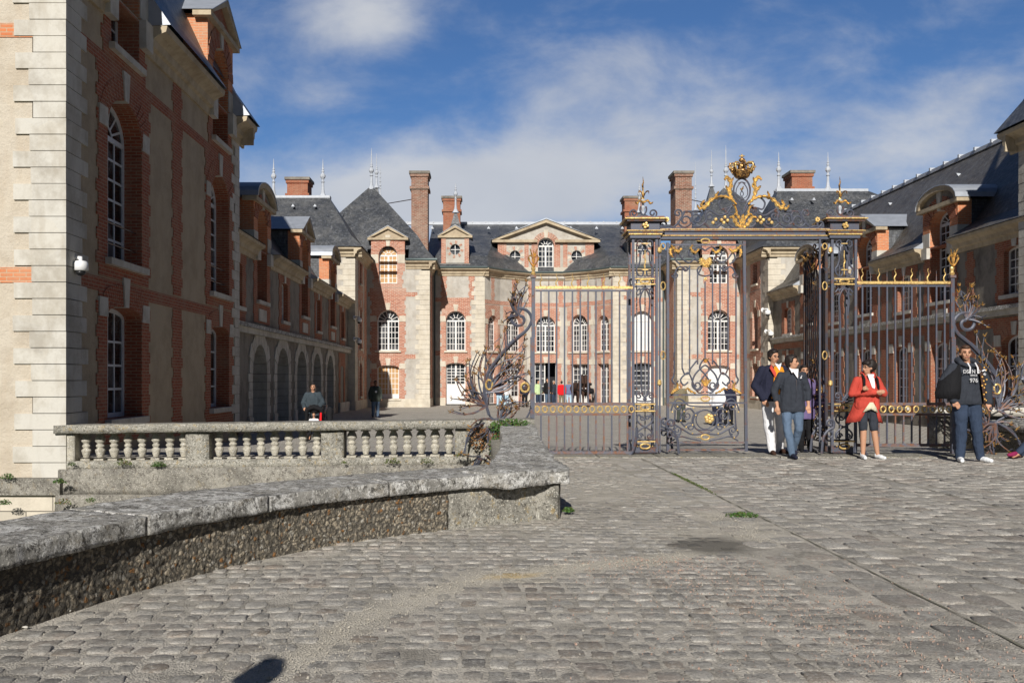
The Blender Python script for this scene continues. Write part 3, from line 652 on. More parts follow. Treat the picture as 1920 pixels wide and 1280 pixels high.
for s in (-1, 1):
    X = lambda u: XA+s*u
    def rr(u0, u1, y0, y1, z): a, b_ = sorted((X(u0), X(u1))); return (a, b_, y0, y1, z)
    # pyramid over the tower
    r = MB(); cu = 11.85; cy = 64.2
    rings = [rr(cu-4.55, cu+4.5, cy-4.65, cy+4.65, EZ+.04), rr(cu-3.9, cu+3.9, cy-4.0, cy+4.0, 9.45), rr(cu-3.3, cu+3.3, cy-3.4, cy+3.4, 10.4), rr(cu-.18, cu+.18, cy-.18, cy+.18, 14.05)]
    r.ringroof(rings, S_, cut=(min(X(10.34-1.3), X(10.34+1.3)), max(X(10.34-1.3), X(10.34+1.3)))); ro_ = r.build('roof', ch, label='tall pyramid slate roof over the %s tower' % side)
    finial(ch, X(cu), cy, 13.95, 3.0 if s > 0 else 2.8, 1.0); 
    fx1, fx2, fz1, fz2, fh1, fh2 = (-8.62, -9.77, 17.2, 19.0, 2.9, 3.6) if s < 0 else (19.29, 21.1, 17.3, 17.8, 3.1, 4.8)
    finial(ch, fx1, 80, fz1, fh1, .9); finial(ch, fx2, 94, fz2, fh2, .8)
    gg = MB(); gg.tube([Vector((X(9.2), 59.55, EZ+.08)), Vector((X(7.3), 59.55, EZ+.08)), Vector((X(7.3), 63.6, EZ+.08))], .07, 'gutter', 6); gg.tube([Vector((X(7.45), 63.7, EZ)), Vector((X(7.6), 63.75, EZ-.5)), Vector((X(7.6), 63.75, ZG))], .06, 'gutter', 6)
    gg.build('gutter', ch)
    # small pedimented dormer with oculus and spire over the recess
    fr = Fr((XA, 64.0, 0), (s, 0, 0), (0, -1, 0)); uo = 6.25
    d = MB(); d.plate(fr, [(uo-.92, 8.75), (uo+.92, 8.75), (uo+.92, 10.75), (uo-.92, 10.75)], [[(uo+.34*math.cos(2*PI*i/14), 9.95+.36*math.sin(2*PI*i/14)) for i in range(14)]], -.5, 0, PF)
    for u in (uo-.92, uo+.62): d.fbox(fr, u, u+.3, 9.0, 10.72, -.05, .03, BF)
    d.fbox(fr, uo-1.02, uo+1.02, 8.7, 9.0, -.5, .08, SF); d.fbox(fr, uo-.9, uo-.84, 8.8, 10.7, -3, -.51, S_); d.fbox(fr, uo+.84, uo+.9, 8.8, 10.7, -3, -.51, S_)
    for i in range(16):
        if i % 2: continue
        a = 2*PI*i/16; a2 = a+.28
        d.plate(fr, [(uo+.36*math.cos(a), 9.95+.38*math.sin(a)), (uo+.56*math.cos(a), 9.95+.58*math.sin(a)), (uo+.56*math.cos(a2), 9.95+.58*math.sin(a2)), (uo+.36*math.cos(a2), 9.95+.38*math.sin(a2))], [], -.01, .02, BF)
    d.fbox(fr, uo-.36, uo+.36, 9.93, 9.97, -.2, -.16, 'white_paint'); d.fbox(fr, uo-.02, uo+.02, 9.6, 10.3, -.2, -.165, 'white_paint'); d.fbox(fr, uo-.4, uo+.4, 9.5, 10.4, -.4, -.3, 'window_glass')
    do = d.build('dormer', ch); pediment(do, fr, uo, 1.9, 10.86, .68, False, 2.6, over=.2)
    cn = MB(); cn.lathe([(1.15, 0), (.75, .25), (.42, .8), (.12, 1.6), (.05, 1.9)], (X(uo), 65.3, 11.0), S_, 4, rot=PI/4); cn.build('spirelet', do); finial(ch, X(uo), 65.3, 12.6, 2.0, .8)
    # chimneys
    a, b_ = sorted((X(7.98), X(9.0)))
    chimney(ch, *sorted((X(7.95), X(9.0))), 61.6, 63.2, 8.7, 14.65)
    chimney(ch, *sorted((X(6.05), X(7.3))), 70.6, 72, 9.5, 14.75, 'brick')
    # front corner pavilion (D 54..60) with its own hipped roof and two finials
    hipw = MB(); fq = Fr((XA, 54, 0), (s, 0, 0), (0, -1, 0)); uS = 11.64
    hipw.plate(fq, [(uS, ZG), (24.5, ZG), (24.5, EZ), (uS, EZ)], [], -.5, 0, PF)
    fs_ = Fr((XA+s*uS, 54, 0), (0, 1, 0), (-s, 0, 0))
    oA = dict(uc=2.6, w=1.1, z0=3.1, zs=5.0, rise=.55); oB = dict(uc=2.6, w=1.1, z0=.3, zs=2.1, rise=.15); oC = dict(uc=2.6, w=.9, z0=6.9, zs=8.1, rise=0)
    hipw.plate(fs_, [(0, ZG), (6, ZG), (6, EZ), (0, EZ)], [arch_loop(o['uc'], o['w'], o['z0'], o['zs'], o['rise'], 12, .05) for o in (oA, oB, oC)], -.5, 0, PF)
    hb = MB(); hs = MB()
    for o, zb, zt in ((oA, 2.85, 6.5), (oB, ZG+.5, 2.84), (oC, 6.55, 8.15)): surround(hb, fs_, o, zb, zt, .5, BF, seed=2); arch_trim(hb, hs, fs_, o, BF, SF, 11, .3, imp=o is not oC, key=o is not oC)
    for o in (oA, oB, oC): sill(hs, fs_, o, SF); window(ch, fs_, o, cols=4, rows=5, fan=True)
    hb.plate(fs_, toothed(4.5, 5.6, ZG+.5, 8.1, .09), [], -.02, .012, BF); hb.fbox(fs_, .6, 4.5, 2.6, 2.85, -.01, .0105, BF)
    quoins(hs, fq, uS, fs_, 0, ZG+.5, 8.1, SF, 1, 1, .31, (.95, .65), (.95, .65), seed=8)
    hs.fbox(fq, uS-.06, 13.5, ZG-.2, ZG+.5, -.1, .05, SF); hs.fbox(fs_, 0, 6, ZG-.2, ZG+.5, -.1, .049, SF)
    cornice(hs, fq, uS-.42, 24.5, EZ+.02, 'moulding', .5, .42); cornice(hs, fs_, -.42, 5.9, EZ+.021, 'moulding', .5, .42)
    hipw.build('wall', ch); hb.build('brick_dressing', ch); hs.build('stone_dressing', ch)
    r = MB(); y0, y1 = 53.5, 61.5; ua, ub = uS-.5, 24.7
    yr = 57.5
    rin = [rr(ua, ub, y0, y1, EZ+.05), rr(ua+.7, ub-.7, y0+.55, y1-.55, 9.4), rr(ua+2.45 if s < 0 else ua+2.0, ub-6.2, yr-.25, yr+.25, 12.15 if s < 0 else 12.55)]
    r.ringroof(rin, S_, mcap=S_); rz2 = rin[2][4]
    r.build('roof', ch, label='hipped slate roof with two finials on the %s corner pavilion' % side)
    x0, x1 = rin[2][0], rin[2][1]
    xa = X(14.0 if s < 0 else 13.3); xb = X(16.95 if s < 0 else 16.25)
    lo, hi = min(x0, x1), max(x0, x1)
    cp = MB(); cp.box(lo-.05, hi+.05, yr-.3, yr+.3, rz2-.1, rz2+.1, 'zinc_white'); cp.build('ridge_capping', ch)
    for xx in (xa, xb): finial(ch, xx, yr, rz2, 2.35, .95)
    cx = (xa+xb)/2-(.15 if s < 0 else -.1); chimney(ch, cx-.62, cx+.62, yr+.5, yr+1.9, 10, rz2+1.35, 'brick')
    v = MB()
    for px in ((551, 592) if s < 0 else (1482, 1523)): p = P(px, 389 if s < 0 else 377, 56.2); v.add([p+Vector((-.1, -.3, 0)), p+Vector((.1, -.3, 0)), p+Vector((0, -.3, .16)), p+Vector((0, .5, .1))], [(0, 1, 2), (1, 3, 2), (3, 0, 2), (0, 3, 1)], 'zinc_white')
    v.build('roof_vents', ch)
    # rear pavilion behind the pyramid: only its roof tip and finials show
    for fx, fy, fz in ((fx1, 80, fz1), (fx2, 94, fz2)): rb = MB(); rb.ringroof([(fx-2.2, fx+2.2, fy-2.2, fy+2.2, 9), (fx-.08, fx+.08, fy-.08, fy+.08, fz+.1)], S_); rb.build('roof', ch)
g.build('gutter', ch)
rod = MB()
for s in (-1, 1): rod.tube([Vector((XA+s*8.9, 62.4, 13.0)), Vector((XA+s*11.0, 64.2, 13.0))], .03, 'dark_iron', 5)
rod.build('tie_rod', ch)
# wall lantern beside the entrance
b = MB(); p = P(1103, 668, 66); b.tube([p+Vector((.2, .3, .3)), p+Vector((0, -.3, .4)), p], .02, 'dark_iron', 5); b.lathe([(.03, -.05), (.14, -.1), (.17, -.45), (.05, -.6)], p, 'dark_iron', 6); b.build('wall_lantern', ch)
# ================================================================ side wings (fr: u = distance D, n towards the court)
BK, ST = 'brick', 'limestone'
def wing(XW, s, ze, zstr, zr, D0, D1, dormers, wins, arches, gwins, root, far_end=None, overhang=.42):
    """s=-1 left wing facing +X, s=1 right wing facing -X"""
    fr = Fr((XW, 0, 0), (0, 1, 0), (-s, 0, 0)); W, B, S, C = MB(), MB(), MB(), MB(); ROOT[0] = root
    holes = []; ops = []
    for c, w, z0, zs, rise in wins: o = dict(uc=c, w=w, z0=z0, zs=zs, rise=rise); holes.append(o); ops.append(('w', o))
    for c, w, z0, top, curved in dormers: o = dict(uc=c, w=w, z0=z0, zs=ze-.02, rise=0); holes.append(o); ops.append(('d', o))
    for c, w, z0, zs, rise in gwins: o = dict(uc=c, w=w, z0=z0, zs=zs, rise=rise); holes.append(o); ops.append(('g', o))
    W.plate(fr, [(D0, ZG), (D1, ZG), (D1, ze), (D0, ze)], [arch_loop(o['uc'], o['w'], o['z0'], min(o['zs'], ze-.08), o['rise'], 12, .05) if o['rise'] else [(o['uc']-o['w']/2-.05, o['z0']-.05), (o['uc']+o['w']/2+.05, o['z0']-.05), (o['uc']+o['w']/2+.05, min(o['zs'], ze-.03)), (o['uc']-o['w']/2-.05, min(o['zs'], ze-.03))] for o in holes]
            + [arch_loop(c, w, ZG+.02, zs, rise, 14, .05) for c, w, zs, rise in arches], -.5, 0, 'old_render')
    for k, o in ops:
        if k == 'w':
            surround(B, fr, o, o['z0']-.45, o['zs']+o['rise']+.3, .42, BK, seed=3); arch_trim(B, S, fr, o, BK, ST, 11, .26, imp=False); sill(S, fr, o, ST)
            window(root, fr, o, n=-.15, cols=4, rows=5, fan=False, frame='white_paint')
        elif k == 'g':
            surround(B, fr, o, max(ZG+.3, o['z0']-.45), o['zs']+o['rise']+.35, .42, BK, seed=5); arch_trim(B, S, fr, o, BK, ST, 11, .3); sill(S, fr, o, ST)
            window(root, fr, o, n=-.2, cols=4, rows=6, fan=False, frame='grey_paint')
    for c, w, z0, top, curved in dormers:
        hw = w/2; zt = top
        od = dict(uc=c, w=w, z0=z0, zs=zt-.55, rise=.45)
        # tall brick reveal from the wall up through the eave, then the dormer front
        surround(B, fr, dict(uc=c, w=w, z0=z0, zs=ze-.06, rise=0), z0-.75, ze-.02, .45, BK, seed=7)
        sill(S, fr, od, ST); S.fbox(fr, c-.55, c+.55, z0-.68, z0-.28, -.02, .05, ST)
        d = MB(); ow_ = arch_loop(c, w, ze+.02, od['zs'], od['rise'], 14)
        d.plate(fr, [(c-hw-.55, ze-.01), (c-hw, ze-.01)]+[(c-hw, od['zs'])]+[(c-hw*math.cos(PI*i/12), od['zs']+od['rise']*math.sin(PI*i/12)) for i in range(1, 12)]+[(c+hw, od['zs']), (c+hw, ze-.01), (c+hw+.55, ze-.01), (c+hw+.55, zt+.1), (c-hw-.55, zt+.1)], [], -.45, .03, 'brick_orange')
        for sg in (-1, 1):
            d.fbox(fr, *sorted((c+sg*(hw+.002), c+sg*(hw+.56))), ze+.02, ze+.52, -.46, .05, ST)
            d.fbox(fr, *sorted((c+sg*(hw+.50), c+sg*(hw+.549))), ze+.02, zt+.08, -2.6, -.45, 'slate')
        arch_trim(d, d, fr, od, BK, ST, 9, .5, True, False, .03, .05)
        do = d.build('dormer', root); window(do, fr, dict(uc=c, w=w, z0=z0+.02, zs=od['zs'], rise=od['rise']), name='dormer_window', n=-.34, cols=4, rows=9, fan=True, frame='grey_paint', pane_part=False)
        pediment(do, fr, c, w+1.1, zt+.12, .62 if curved else .72, curved, 2.6, tymp='old_render')
        # stone corbel ends of the cornice either side of the dormer
        for sg in (-1, 1): S.fbox(fr, *sorted((c+sg*(hw+.004), c+sg*(hw+.45))), ze-.42, ze-.02, -.3, .15, ST)
    for c, w, zs, rise in arches:
        # voussoirs and jamb blocks
        n = 9
        for i in range(n):
            t0, t1 = PI*i/n+.012, PI*(i+1)/n-.012; o_ = .62 if i % 2 == 0 else .8
            pt = lambda t, q: (c+(w/2+q)*math.cos(t), zs+(rise+q*1.05)*math.sin(t))
            S.plate(fr, [pt(t0, 0), pt(t0, o_*.72), pt(t1, o_*.72), pt(t1, 0)], [], -.95, .03+eps(), ST)
        for sg in (-1, 1):
            k = 7; hh = (zs-ZG)/k
            for i in range(k): S.fbox(fr, *sorted((c+sg*(w/2-.002*i), c+sg*(w/2+(.46 if i % 2 else .58)))), ZG+i*hh+.008, ZG+(i+1)*hh-.008, -.95, .03+eps()*.3, ST)
        S.fbox(fr, c-1.9, c+1.9, ZG, zs+rise+.6, -3.3, -3.1, 'coursed_stone_shaded'); S.fbox(fr, c-1.88, c+1.88, zs+rise+.45, zs+rise+.5, -3.1, -.5, 'dark_inside')
    if arches:
        for c, w, zs, rise in arches: S.fbox(fr, c-w/2-.55, c-w/2-.02, ZG-.1, ZG+.5, -.9, .07, ST); 
    # string course, eave cornice between dormers, pilaster strips of brick
    C.fbox(fr, D0, D1, zstr-.28, zstr-.10, -.02, .14, ST); C.fbox(fr, D0, D1, zstr-.10, zstr+.02, -.02, .24, 'mossy_coping')
    edges = [D0]
    for c, w, *_ in sorted(dormers): edges += [c-w/2-.45, c+w/2+.45]
    edges.append(D1)
    for a, b_ in zip(edges[::2], edges[1::2]):
        if b_-a > .3: cornice(C, fr, a, b_, ze+.01, 'moulding', .48, .40)
    # roof
    r = MB(); xin = XW-s*overhang; xr = XW+s*4.0
    sl = 'slate' if s < 0 else 'slate_warm'
    prof = [(xin, ze+.03), (XW+s*.55, ze+.62), (XW+s*1.3, ze+1.75), (xr, zr), (XW+s*8, ze+1.0)]
    prevD = D0
    segs = []
    for c, w, *_ in sorted(dormers): segs.append((prevD, c-w/2-.5, True)); segs.append((c-w/2-.5, c+w/2+.5, False)); prevD = c+w/2+.5
    segs.append((prevD, D1, True))
    for a, b_, full in segs:
        pr = prof if full else [(XW+s*.55, ze+.62)]+prof[2:] if False else prof if full else prof[1:]
        for i in range(len(pr)-1):
            (xa, za), (xb, zb) = pr[i], pr[i+1]; r.face([Vector((xa, a, za)), Vector((xa, b_, za)), Vector((xb, b_, zb)), Vector((xb, a, zb))], sl)
        if full:
            for y in (a, b_): r.face([Vector((x, y, z)) for x, z in prof[:3]]+[Vector((XW+s*1.3, y, ze))], 'lead')
    for y in (D0, D1): r.face([Vector((x, y, z)) for x, z in prof]+[Vector((XW+s*8, y, ze)), Vector((XW, y, ze))], sl)
    r.build('roof', root, recalc=False)
    cp = MB(); cp.box(xr-.15, xr+.15, D0, D1, zr-.05, zr+.1, 'zinc_white')
    y = D0+.5
    while y < D1: cp.box(xr-.2, xr+.2, y, y+.12, zr+.05, zr+.19, 'zinc_white'); y += 1.3
    for D in [D0+4+6.5*i for i in range(int((D1-D0)/6.5))]:
        p = Vector((XW+s*2.9, D, ze+1.75+(zr-ze-1.75)*.6)); cp.add([p+Vector((0, -.07, 0)), p+Vector((0, .07, 0)), p+Vector((-s*.05, 0, .14)), p+Vector((s*.16, 0, .12))], [(0, 1, 2), (1, 3, 2), (3, 0, 2)], 'zinc_white')
    cp.build('ridge_capping', root)
    W.build('wall', root); B.build('brick_dressing', root); S.build('stone_dressing', root); C.build('cornice', root)
    return fr
lw = thing('arcade_wing', 'low arcaded wing in shade along the left of the court with three brick dormers', 'building', (-7.4, 41, -.42))
fr = wing(-7.4, -1, 5.67, 3.05, 10.1, 27.9, 54.0,
     [(32.55, 1.45, 3.95, 7.15, True), (40.5, 1.45, 3.95, 7.3, False), (48.1, 1.45, 3.95, 7.2, True)],
     [(29.3, 1.1, 3.55, 4.8, .1), (36.3, 1.1, 3.5, 4.85, .1), (43.9, 1.1, 3.5, 4.85, .1), (51.6, 1.1, 3.5, 4.85, .1)],
     [(32.2, 2.1, 1.5, .98), (35.95, 2.1, 1.5, .98), (39.75, 2.1, 1.5, .98), (43.5, 2.1, 1.5, .98), (47.3, 2.1, 1.5, .98)], [], lw)
b = MB(); o = dict(uc=51.4, w=1.2, z0=ZG+.5, zs=1.9, rise=.12); surround(b, fr, o, ZG+.5, 2.7, .5, BK, seed=4)
b.fbox(fr, 50.9, 51.9, ZG+.55, 2.0, -.25, -.15, 'brick'); b.fbox(fr, 50.2, 53.9, ZG-.1, ZG+.5, -.1, .1, ST); b.build('blocked_door', lw)
rw = thing('side_wing', 'long two-storey wing right of the court with steep slate roof and arched dormers', 'building', (16.5, 41, -.42))
fr = wing(16.5, 1, 6.13, 3.6, 10.65, 22.0, 54.0,
     [(34.4, 1.5, 4.1, 7.45, True), (41.1, 1.5, 4.1, 7.5, False), (48.2, 1.45, 4.1, 7.3, True)],
     [(29.6, 1.25, 3.95, 5.3, .14), (25.6, 1.25, 3.95, 5.3, .14), (37.3, 1.2, 3.95, 5.2, .14), (44.6, 1.2, 3.95, 5.2, .14), (51.4, 1.15, 3.75, 5.0, .14)],
     [], [(29.6, 1.5, .3, 2.4, .3), (34.4, 1.4, .25, 2.4, .25), (37.6, 1.3, .25, 2.4, .2), (41.1, 1.3, .25, 2.4, .2), (44.6, 1.3, .2, 2.4, .2), (48.2, 1.3, .2, 2.4, .2), (51.4, 1.1, .2, 2.3, .2)], rw)
b = MB()
for c in (32.3, 39.2, 46.4): b.plate(fr, toothed(c-.25, c+.25, ZG+.5, 3.3, .09, seed=int(c)), [], -.02, .0125, BK); b.plate(fr, toothed(c-.22, c+.22, 3.63, 5.6, .09, seed=int(c)), [], -.02, .0135, BK)
b.fbox(fr, 22.1, 53.9, 2.95, 3.25, -.02, .0108, BK); b.build('brick_dressing', rw)
# ================================================================ near pavilions
def pavilion(root, XW, s, D0, D1, front, xfar):
    fr = Fr((XW, 0, 0), (0, 1, 0), (-s, 0, 0)); ze = 8.75
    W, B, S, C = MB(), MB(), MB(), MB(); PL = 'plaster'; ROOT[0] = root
    bays = [19.05, 26.0] if s < 0 else [D1-9.7, D1-2.9]
    O = []
    for c in bays:
        w = 1.84
        O.append((dict(uc=c, w=w, z0=.56, zs=2.55, rise=.2), .1, 3.0, 'g')); O.append((dict(uc=c, w=w, z0=3.62, zs=6.12, rise=.70), 3.25, 7.22, 'f')); O.append((dict(uc=c, w=1.5, z0=7.72, zs=8.72, rise=0), 7.44, 8.7, 'd'))
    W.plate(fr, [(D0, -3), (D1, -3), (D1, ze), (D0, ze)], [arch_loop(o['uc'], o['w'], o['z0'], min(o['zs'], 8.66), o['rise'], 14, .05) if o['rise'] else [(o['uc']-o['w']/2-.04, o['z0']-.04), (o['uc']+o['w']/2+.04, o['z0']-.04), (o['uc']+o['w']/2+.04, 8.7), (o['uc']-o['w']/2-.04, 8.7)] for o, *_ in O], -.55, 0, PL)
    for i, (o, zb, zt, k) in enumerate(O):
        if k == 'd': o2 = dict(o); o2['zs'] = 8.66; surround(B, fr, o2, zb, 8.7, .36, BK, depth=.50, seed=i)
        else: surround(B, fr, o, zb, zt, .42, BK, depth=.50, seed=i, step=.22, tooth=.1)
        if k != 'd': arch_trim(B, S, fr, o, BK, ST, 21, .42)
        sill(S, fr, o, ST, out=.14, h=.13)
        if k != 'd': window(root, fr, o, n=-.35, cols=4, rows=4 if k == 'g' else 6, fan=(k == 'f'), frame='grey_paint', pane='window_glass', bar=.045, fw=.09)
        if k == 'f':
            g_ = MB()
            for z in (3.95, 4.35): g_.tube([fr(o['uc']-.93, z, -.12), fr(o['uc']+.93, z, -.12)], .016, 'dark_iron', 5)
            g_.build('window_guard', root)
        if k == 'd':
            c = o['uc']; hw = .75; zt_ = 10.3
            d = MB(); od = dict(uc=c, w=1.5, z0=7.74, zs=zt_-.65, rise=.6)
            d.plate(fr, [(c-hw-.5, ze-.01), (c-hw, ze-.01), (c-hw, od['zs'])]+[(c-hw*math.cos(PI*j/12), od['zs']+od['rise']*math.sin(PI*j/12)) for j in range(1, 12)]+[(c+hw, od['zs']), (c+hw, ze-.01), (c+hw+.5, ze-.01), (c+hw+.5, zt_+.45), (c-hw-.5, zt_+.45)], [], -.6, .03, 'brick_orange')
            for sg in (-1, 1):
                d.fbox(fr, *sorted((c+sg*(hw+.002), c+sg*(hw+.51))), ze+.02, ze+.6, -.61, .05, ST); d.fbox(fr, *sorted((c+sg*(hw+.44), c+sg*(hw+.49))), ze+.02, zt_+.4, -2.6, -.6, 'slate')
                S.fbox(fr, *sorted((c+sg*(hw+.004), c+sg*(hw+.42))), ze-.6, ze-.02, -.3, .17, ST)
            arch_trim(d, d, fr, od, BK, ST, 11, .5, True, False, .03, .05)
            do = d.build('dormer', root); window(do, fr, od, name='dormer_window', n=-.42, cols=4, rows=6, fan=True, frame='grey_paint', pane_part=False)
            pediment(do, fr, c, 2.5, zt_+.47, .8, False, 2.4, tymp='brick')
    # brick piers between the bays and horizontal bands
    cm = (bays[0]+bays[1])/2-.2
    for a, b_, zz in ((cm-.30, cm+.30, ((.0, 2.95), (3.26, 7.2), (7.46, 8.15))),):
        for z0, z1 in zz: B.plate(fr, toothed(a, b_, z0, z1, .09, .22, 3), [], -.02, .0123+eps()*.3, BK)
    for z0, z1 in ((2.96, 3.22), (7.22, 7.45)): B.fbox(fr, D0+.6, D1-.6, z0, z1, -.02, .0108, BK)
    # front
    ff = Fr((0, D0, 0), (1, 0, 0), (0, -1, 0)); f2 = Fr((0, D1, 0), (1, 0, 0), (0, 1, 0))
    x0, x1 = sorted((XW, xfar))
    W.plate(ff, [(x0, -3.5), (x1, -3.5), (x1, ze), (x0, ze)], [], -.5, 0, 'plaster_sunlit' if s < 0 else PL)
    W.plate(f2, [(x0, -3.5), (x1, -3.5), (x1, ze), (x0, ze)], [], -.5, 0, PL)
    for z0, z1 in ((2.96, 3.22), (7.12, 7.36)): B.fbox(ff, x0+.5, x1-.5, z0, z1, -.02, .0145, 'brick_orange')
    quoins(S, ff, XW, fr, D0, -1.2, 8.25, ST, s, 1, .275, (.84, .56), (.86, .60), .035, 3)
    quoins(S, f2, XW, fr, D1, -.2, 8.25, ST, s, -1, .275, (.8, .5), (.8, .5), .03, 4)
    B_ = [bays[0]-1.4, bays[0]+1.4, bays[1]-1.4, bays[1]+1.4]
    hw = .75+.42
    for a, b_ in ((D0-.45, bays[0]-hw), (bays[0]+hw, bays[1]-hw), (bays[1]+hw, D1+.45)): cornice(C, fr, a, b_, ze+.01, 'moulding', .62, .46)
    cornice(C, ff, *(sorted((XW-s*.44, xfar))), ze+.013, 'moulding', .62, .46); cornice(C, f2, *(sorted((XW-s*.44, xfar))), ze+.013, 'moulding', .62, .46)
    # stone plinth and string at the foot of the front
    S.fbox(ff, x0, x1, -2.2, -.62, -.1, .12, 'facing_stone'); S.fbox(ff, x0-.02, x1, -.62, -.34, -.1, .20, 'plinth_stone')
    S.fbox(ff, x0-.02, x1, -4.2, -2.2, -.1, .3, 'facing_stone')
    W.build('wall', root); B.build('brick_dressing', root); S.build('stone_dressing', root); C.build('cornice', root)
    # roof: flared, steep, cut back behind the two dormers on the court side
    r = MB(); oh = .52; sl = 'slate'
    xi = XW-s*oh; xo = xfar+s*oh; k = 2.17
    xs = [xi, XW+s*.05, XW+s*.62, XW+s*3.4]; zz = [ze+.05, ze+.90, ze+2.15, ze+2.15+2.85*k]
    ins = [abs(x-xi) for x in xs]
    cuts = [D0-oh]
    segs = [(None, bays[0]-hw-.05, 1), (bays[0]-hw-.05, bays[0]+hw+.05, 0), (bays[0]+hw+.05, bays[1]-hw-.05, 1), (bays[1]-hw-.05, bays[1]+hw+.05, 0), (bays[1]+hw+.05, None, 1)]
    for a, b_, full in segs:
        for j in range(0 if full else 1, 3):
            ya0 = D0-oh+ins[j] if a is None else max(a, D0-oh+ins[j]); ya1 = D0-oh+ins[j+1] if a is None else max(a, D0-oh+ins[j+1])
            yb0 = D1+oh-ins[j] if b_ is None else min(b_, D1+oh-ins[j]); yb1 = D1+oh-ins[j+1] if b_ is None else min(b_, D1+oh-ins[j+1])
            if a is None and b_ is not None and ya1 > b_: ya1 = b_
            if b_ is None and a is not None: yb1 = max(yb1, a)
            if ya0 > yb0: continue
            r.face([Vector((xs[j], ya0, zz[j])), Vector((xs[j], yb0, zz[j])), Vector((xs[j+1], max(yb1, ya1), zz[j+1])), Vector((xs[j+1], min(ya1, yb1) if ya1 < yb1 else ya1, zz[j+1]))], sl)
        if full:
            for y in (a, b_):
                if y is not None: r.face([Vector((xs[j], y, zz[j])) for j in range(3)]+[Vector((xs[2], y, ze))], 'lead')
    for sg, yy_ in ((1, D0-oh), (-1, D1+oh)):
        for j in range(3): r.face([Vector((xs[j], yy_+sg*ins[j], zz[j])), Vector((xo, yy_+sg*ins[j], zz[j])), Vector((xo, yy_+sg*ins[j+1], zz[j+1])), Vector((xs[j+1], yy_+sg*ins[j+1], zz[j+1]))], sl)
    yc0, yc1 = D0-oh+ins[3], D1+oh-ins[3]
    r.face([Vector((xs[3], yc0, zz[3])), Vector((xo, yc0, zz[3])), Vector((xo, yc1, zz[3])), Vector((xs[3], yc1, zz[3]))], 'lead')
    r.face([Vector((xi, D0-oh, ze+.045)), Vector((xo, D0-oh, ze+.045)), Vector((xo, D1+oh, ze+.045)), Vector((xi, D1+oh, ze+.045))], 'lead') if False else None
    r.build('roof', root, recalc=False)
lp_ = thing('gate_pavilion', 'tall brick and plaster pavilion with pale quoins at the left edge, court side in shadow', 'building', (-7.05, 22, 0))
pavilion(lp_, -7.05, -1, 16.3, 28.0, True, -22)
rp_ = thing('gate_pavilion', 'matching pavilion at the right edge, only its eave corner and quoins showing', 'building', (16.2, 22, 0))
pavilion(rp_, 16.2, 1, 17.1, 28.8, True, 31)
# security cameras
def cctv(p, d, label, s=1.0, out=.5):
    """dome camera on a wall arm; d = direction away from the wall"""
    p = Vector(p); d = Vector(d).normalized(); t = thing('security_camera', label, 'camera', tuple(p))
    b = MB(); q = p+d*out; b.tube([p+Vector((0, 0, .02)), p+d*.03+Vector((0, 0, .02))], .13*s, 'white_plastic', 8); b.tube([p, p+d*out*.5+Vector((0, 0, .06*s)), q+Vector((0, 0, .05*s)), q-Vector((0, 0, .04*s))], .045*s, 'white_plastic', 8)
    b.build('wall_arm', t, smooth=True)
    b = MB(); b.lathe([(.03*s, .0), (.12*s, -.02*s), (.15*s, -.07*s), (.155*s, -.21*s), (.10*s, -.23*s)], q, 'white_plastic', 16); b.build('housing', t, smooth=True)
    b = MB(); b.lathe([(.105*s, -.231*s), (.10*s, -.27*s), (.07*s, -.31*s), (.01, -.325*s)], q, 'black_plastic', 16); b.build('lens_dome', t, smooth=True)
cctv(P(134, 489, 16.7), (1, -.35, 0), 'white dome security camera on the shaded quoins of the left pavilion', .82, .2)
cctv(P(1430, 582, 53.9), (.5, -1, 0), 'upper security camera bracketed to the stone corner of the right corner pavilion', 1.1, .4)
cctv(P(1436, 622, 53.9), (.5, -1, 0), 'lower dark security camera on the stone corner right of the gate', 1.0, .4)
cctv(P(664, 596, 53.9), (1, -.6, 0), 'upper small security camera on the far end quoins of the left arcade', 1.0, .35)
cctv(P(664, 636, 53.9), (1, -.6, 0), 'lower small security camera on the far end quoins of the left arcade', 1.0, .35)

# ================================================================ ground
# parapet centre lines: outer face towards the road, from far behind the camera round to the gate
PW = [(-3.05, 1.0), (-3.0, 2.6), (-2.78, 4.0), (-2.49, 4.99), (-2.07, 6.22), (-1.27, 7.6), (-.28, 8.49), (.77, 9.2)]
def crom(pts, n=8):
    pts = [Vector(p) for p in pts]; out = []
    for i in range(len(pts)-1):
        p0 = pts[max(i-1, 0)]; p1 = pts[i]; p2 = pts[i+1]; p3 = pts[min(i+2, len(pts)-1)]
        for k in range(n):
            t = k/n; out.append(.5*((2*p1)+(-p0+p2)*t+(2*p0-5*p1+4*p2-p3)*t*t+(-p0+3*p1-3*p2+p3)*t**3))
    out.append(pts[-1]); return out
pwc = [Vector((p.x, p.y, 0)) for p in crom([(x, y, 0) for x, y in PW], 8)]
def pw_x(D):
    """road-side face of the left parapet at depth D"""
    if D >= 9.2: return .77+(D-9.2)*.0
    for a, b_ in zip(pwc[:-1], pwc[1:]):
        if a.y <= D <= b_.y: return a.x+(b_.x-a.x)*(D-a.y)/max(1e-6, b_.y-a.y)
    return -3.05
SANDP = crom([(-3.5, 1.2, 0), (-1.6, 3.4, 0), (-.87, 4.6, 0), (-.53, 5.57, 0), (.1, 6.47, 0), (1.17, 7.04, 0), (1.9, 7.6, 0), (2.35, 8.3, 0), (2.3, 9.6, 0)], 6)
SANDW = lambda i: .10+.09*math.exp(-((i-27)/7)**2)
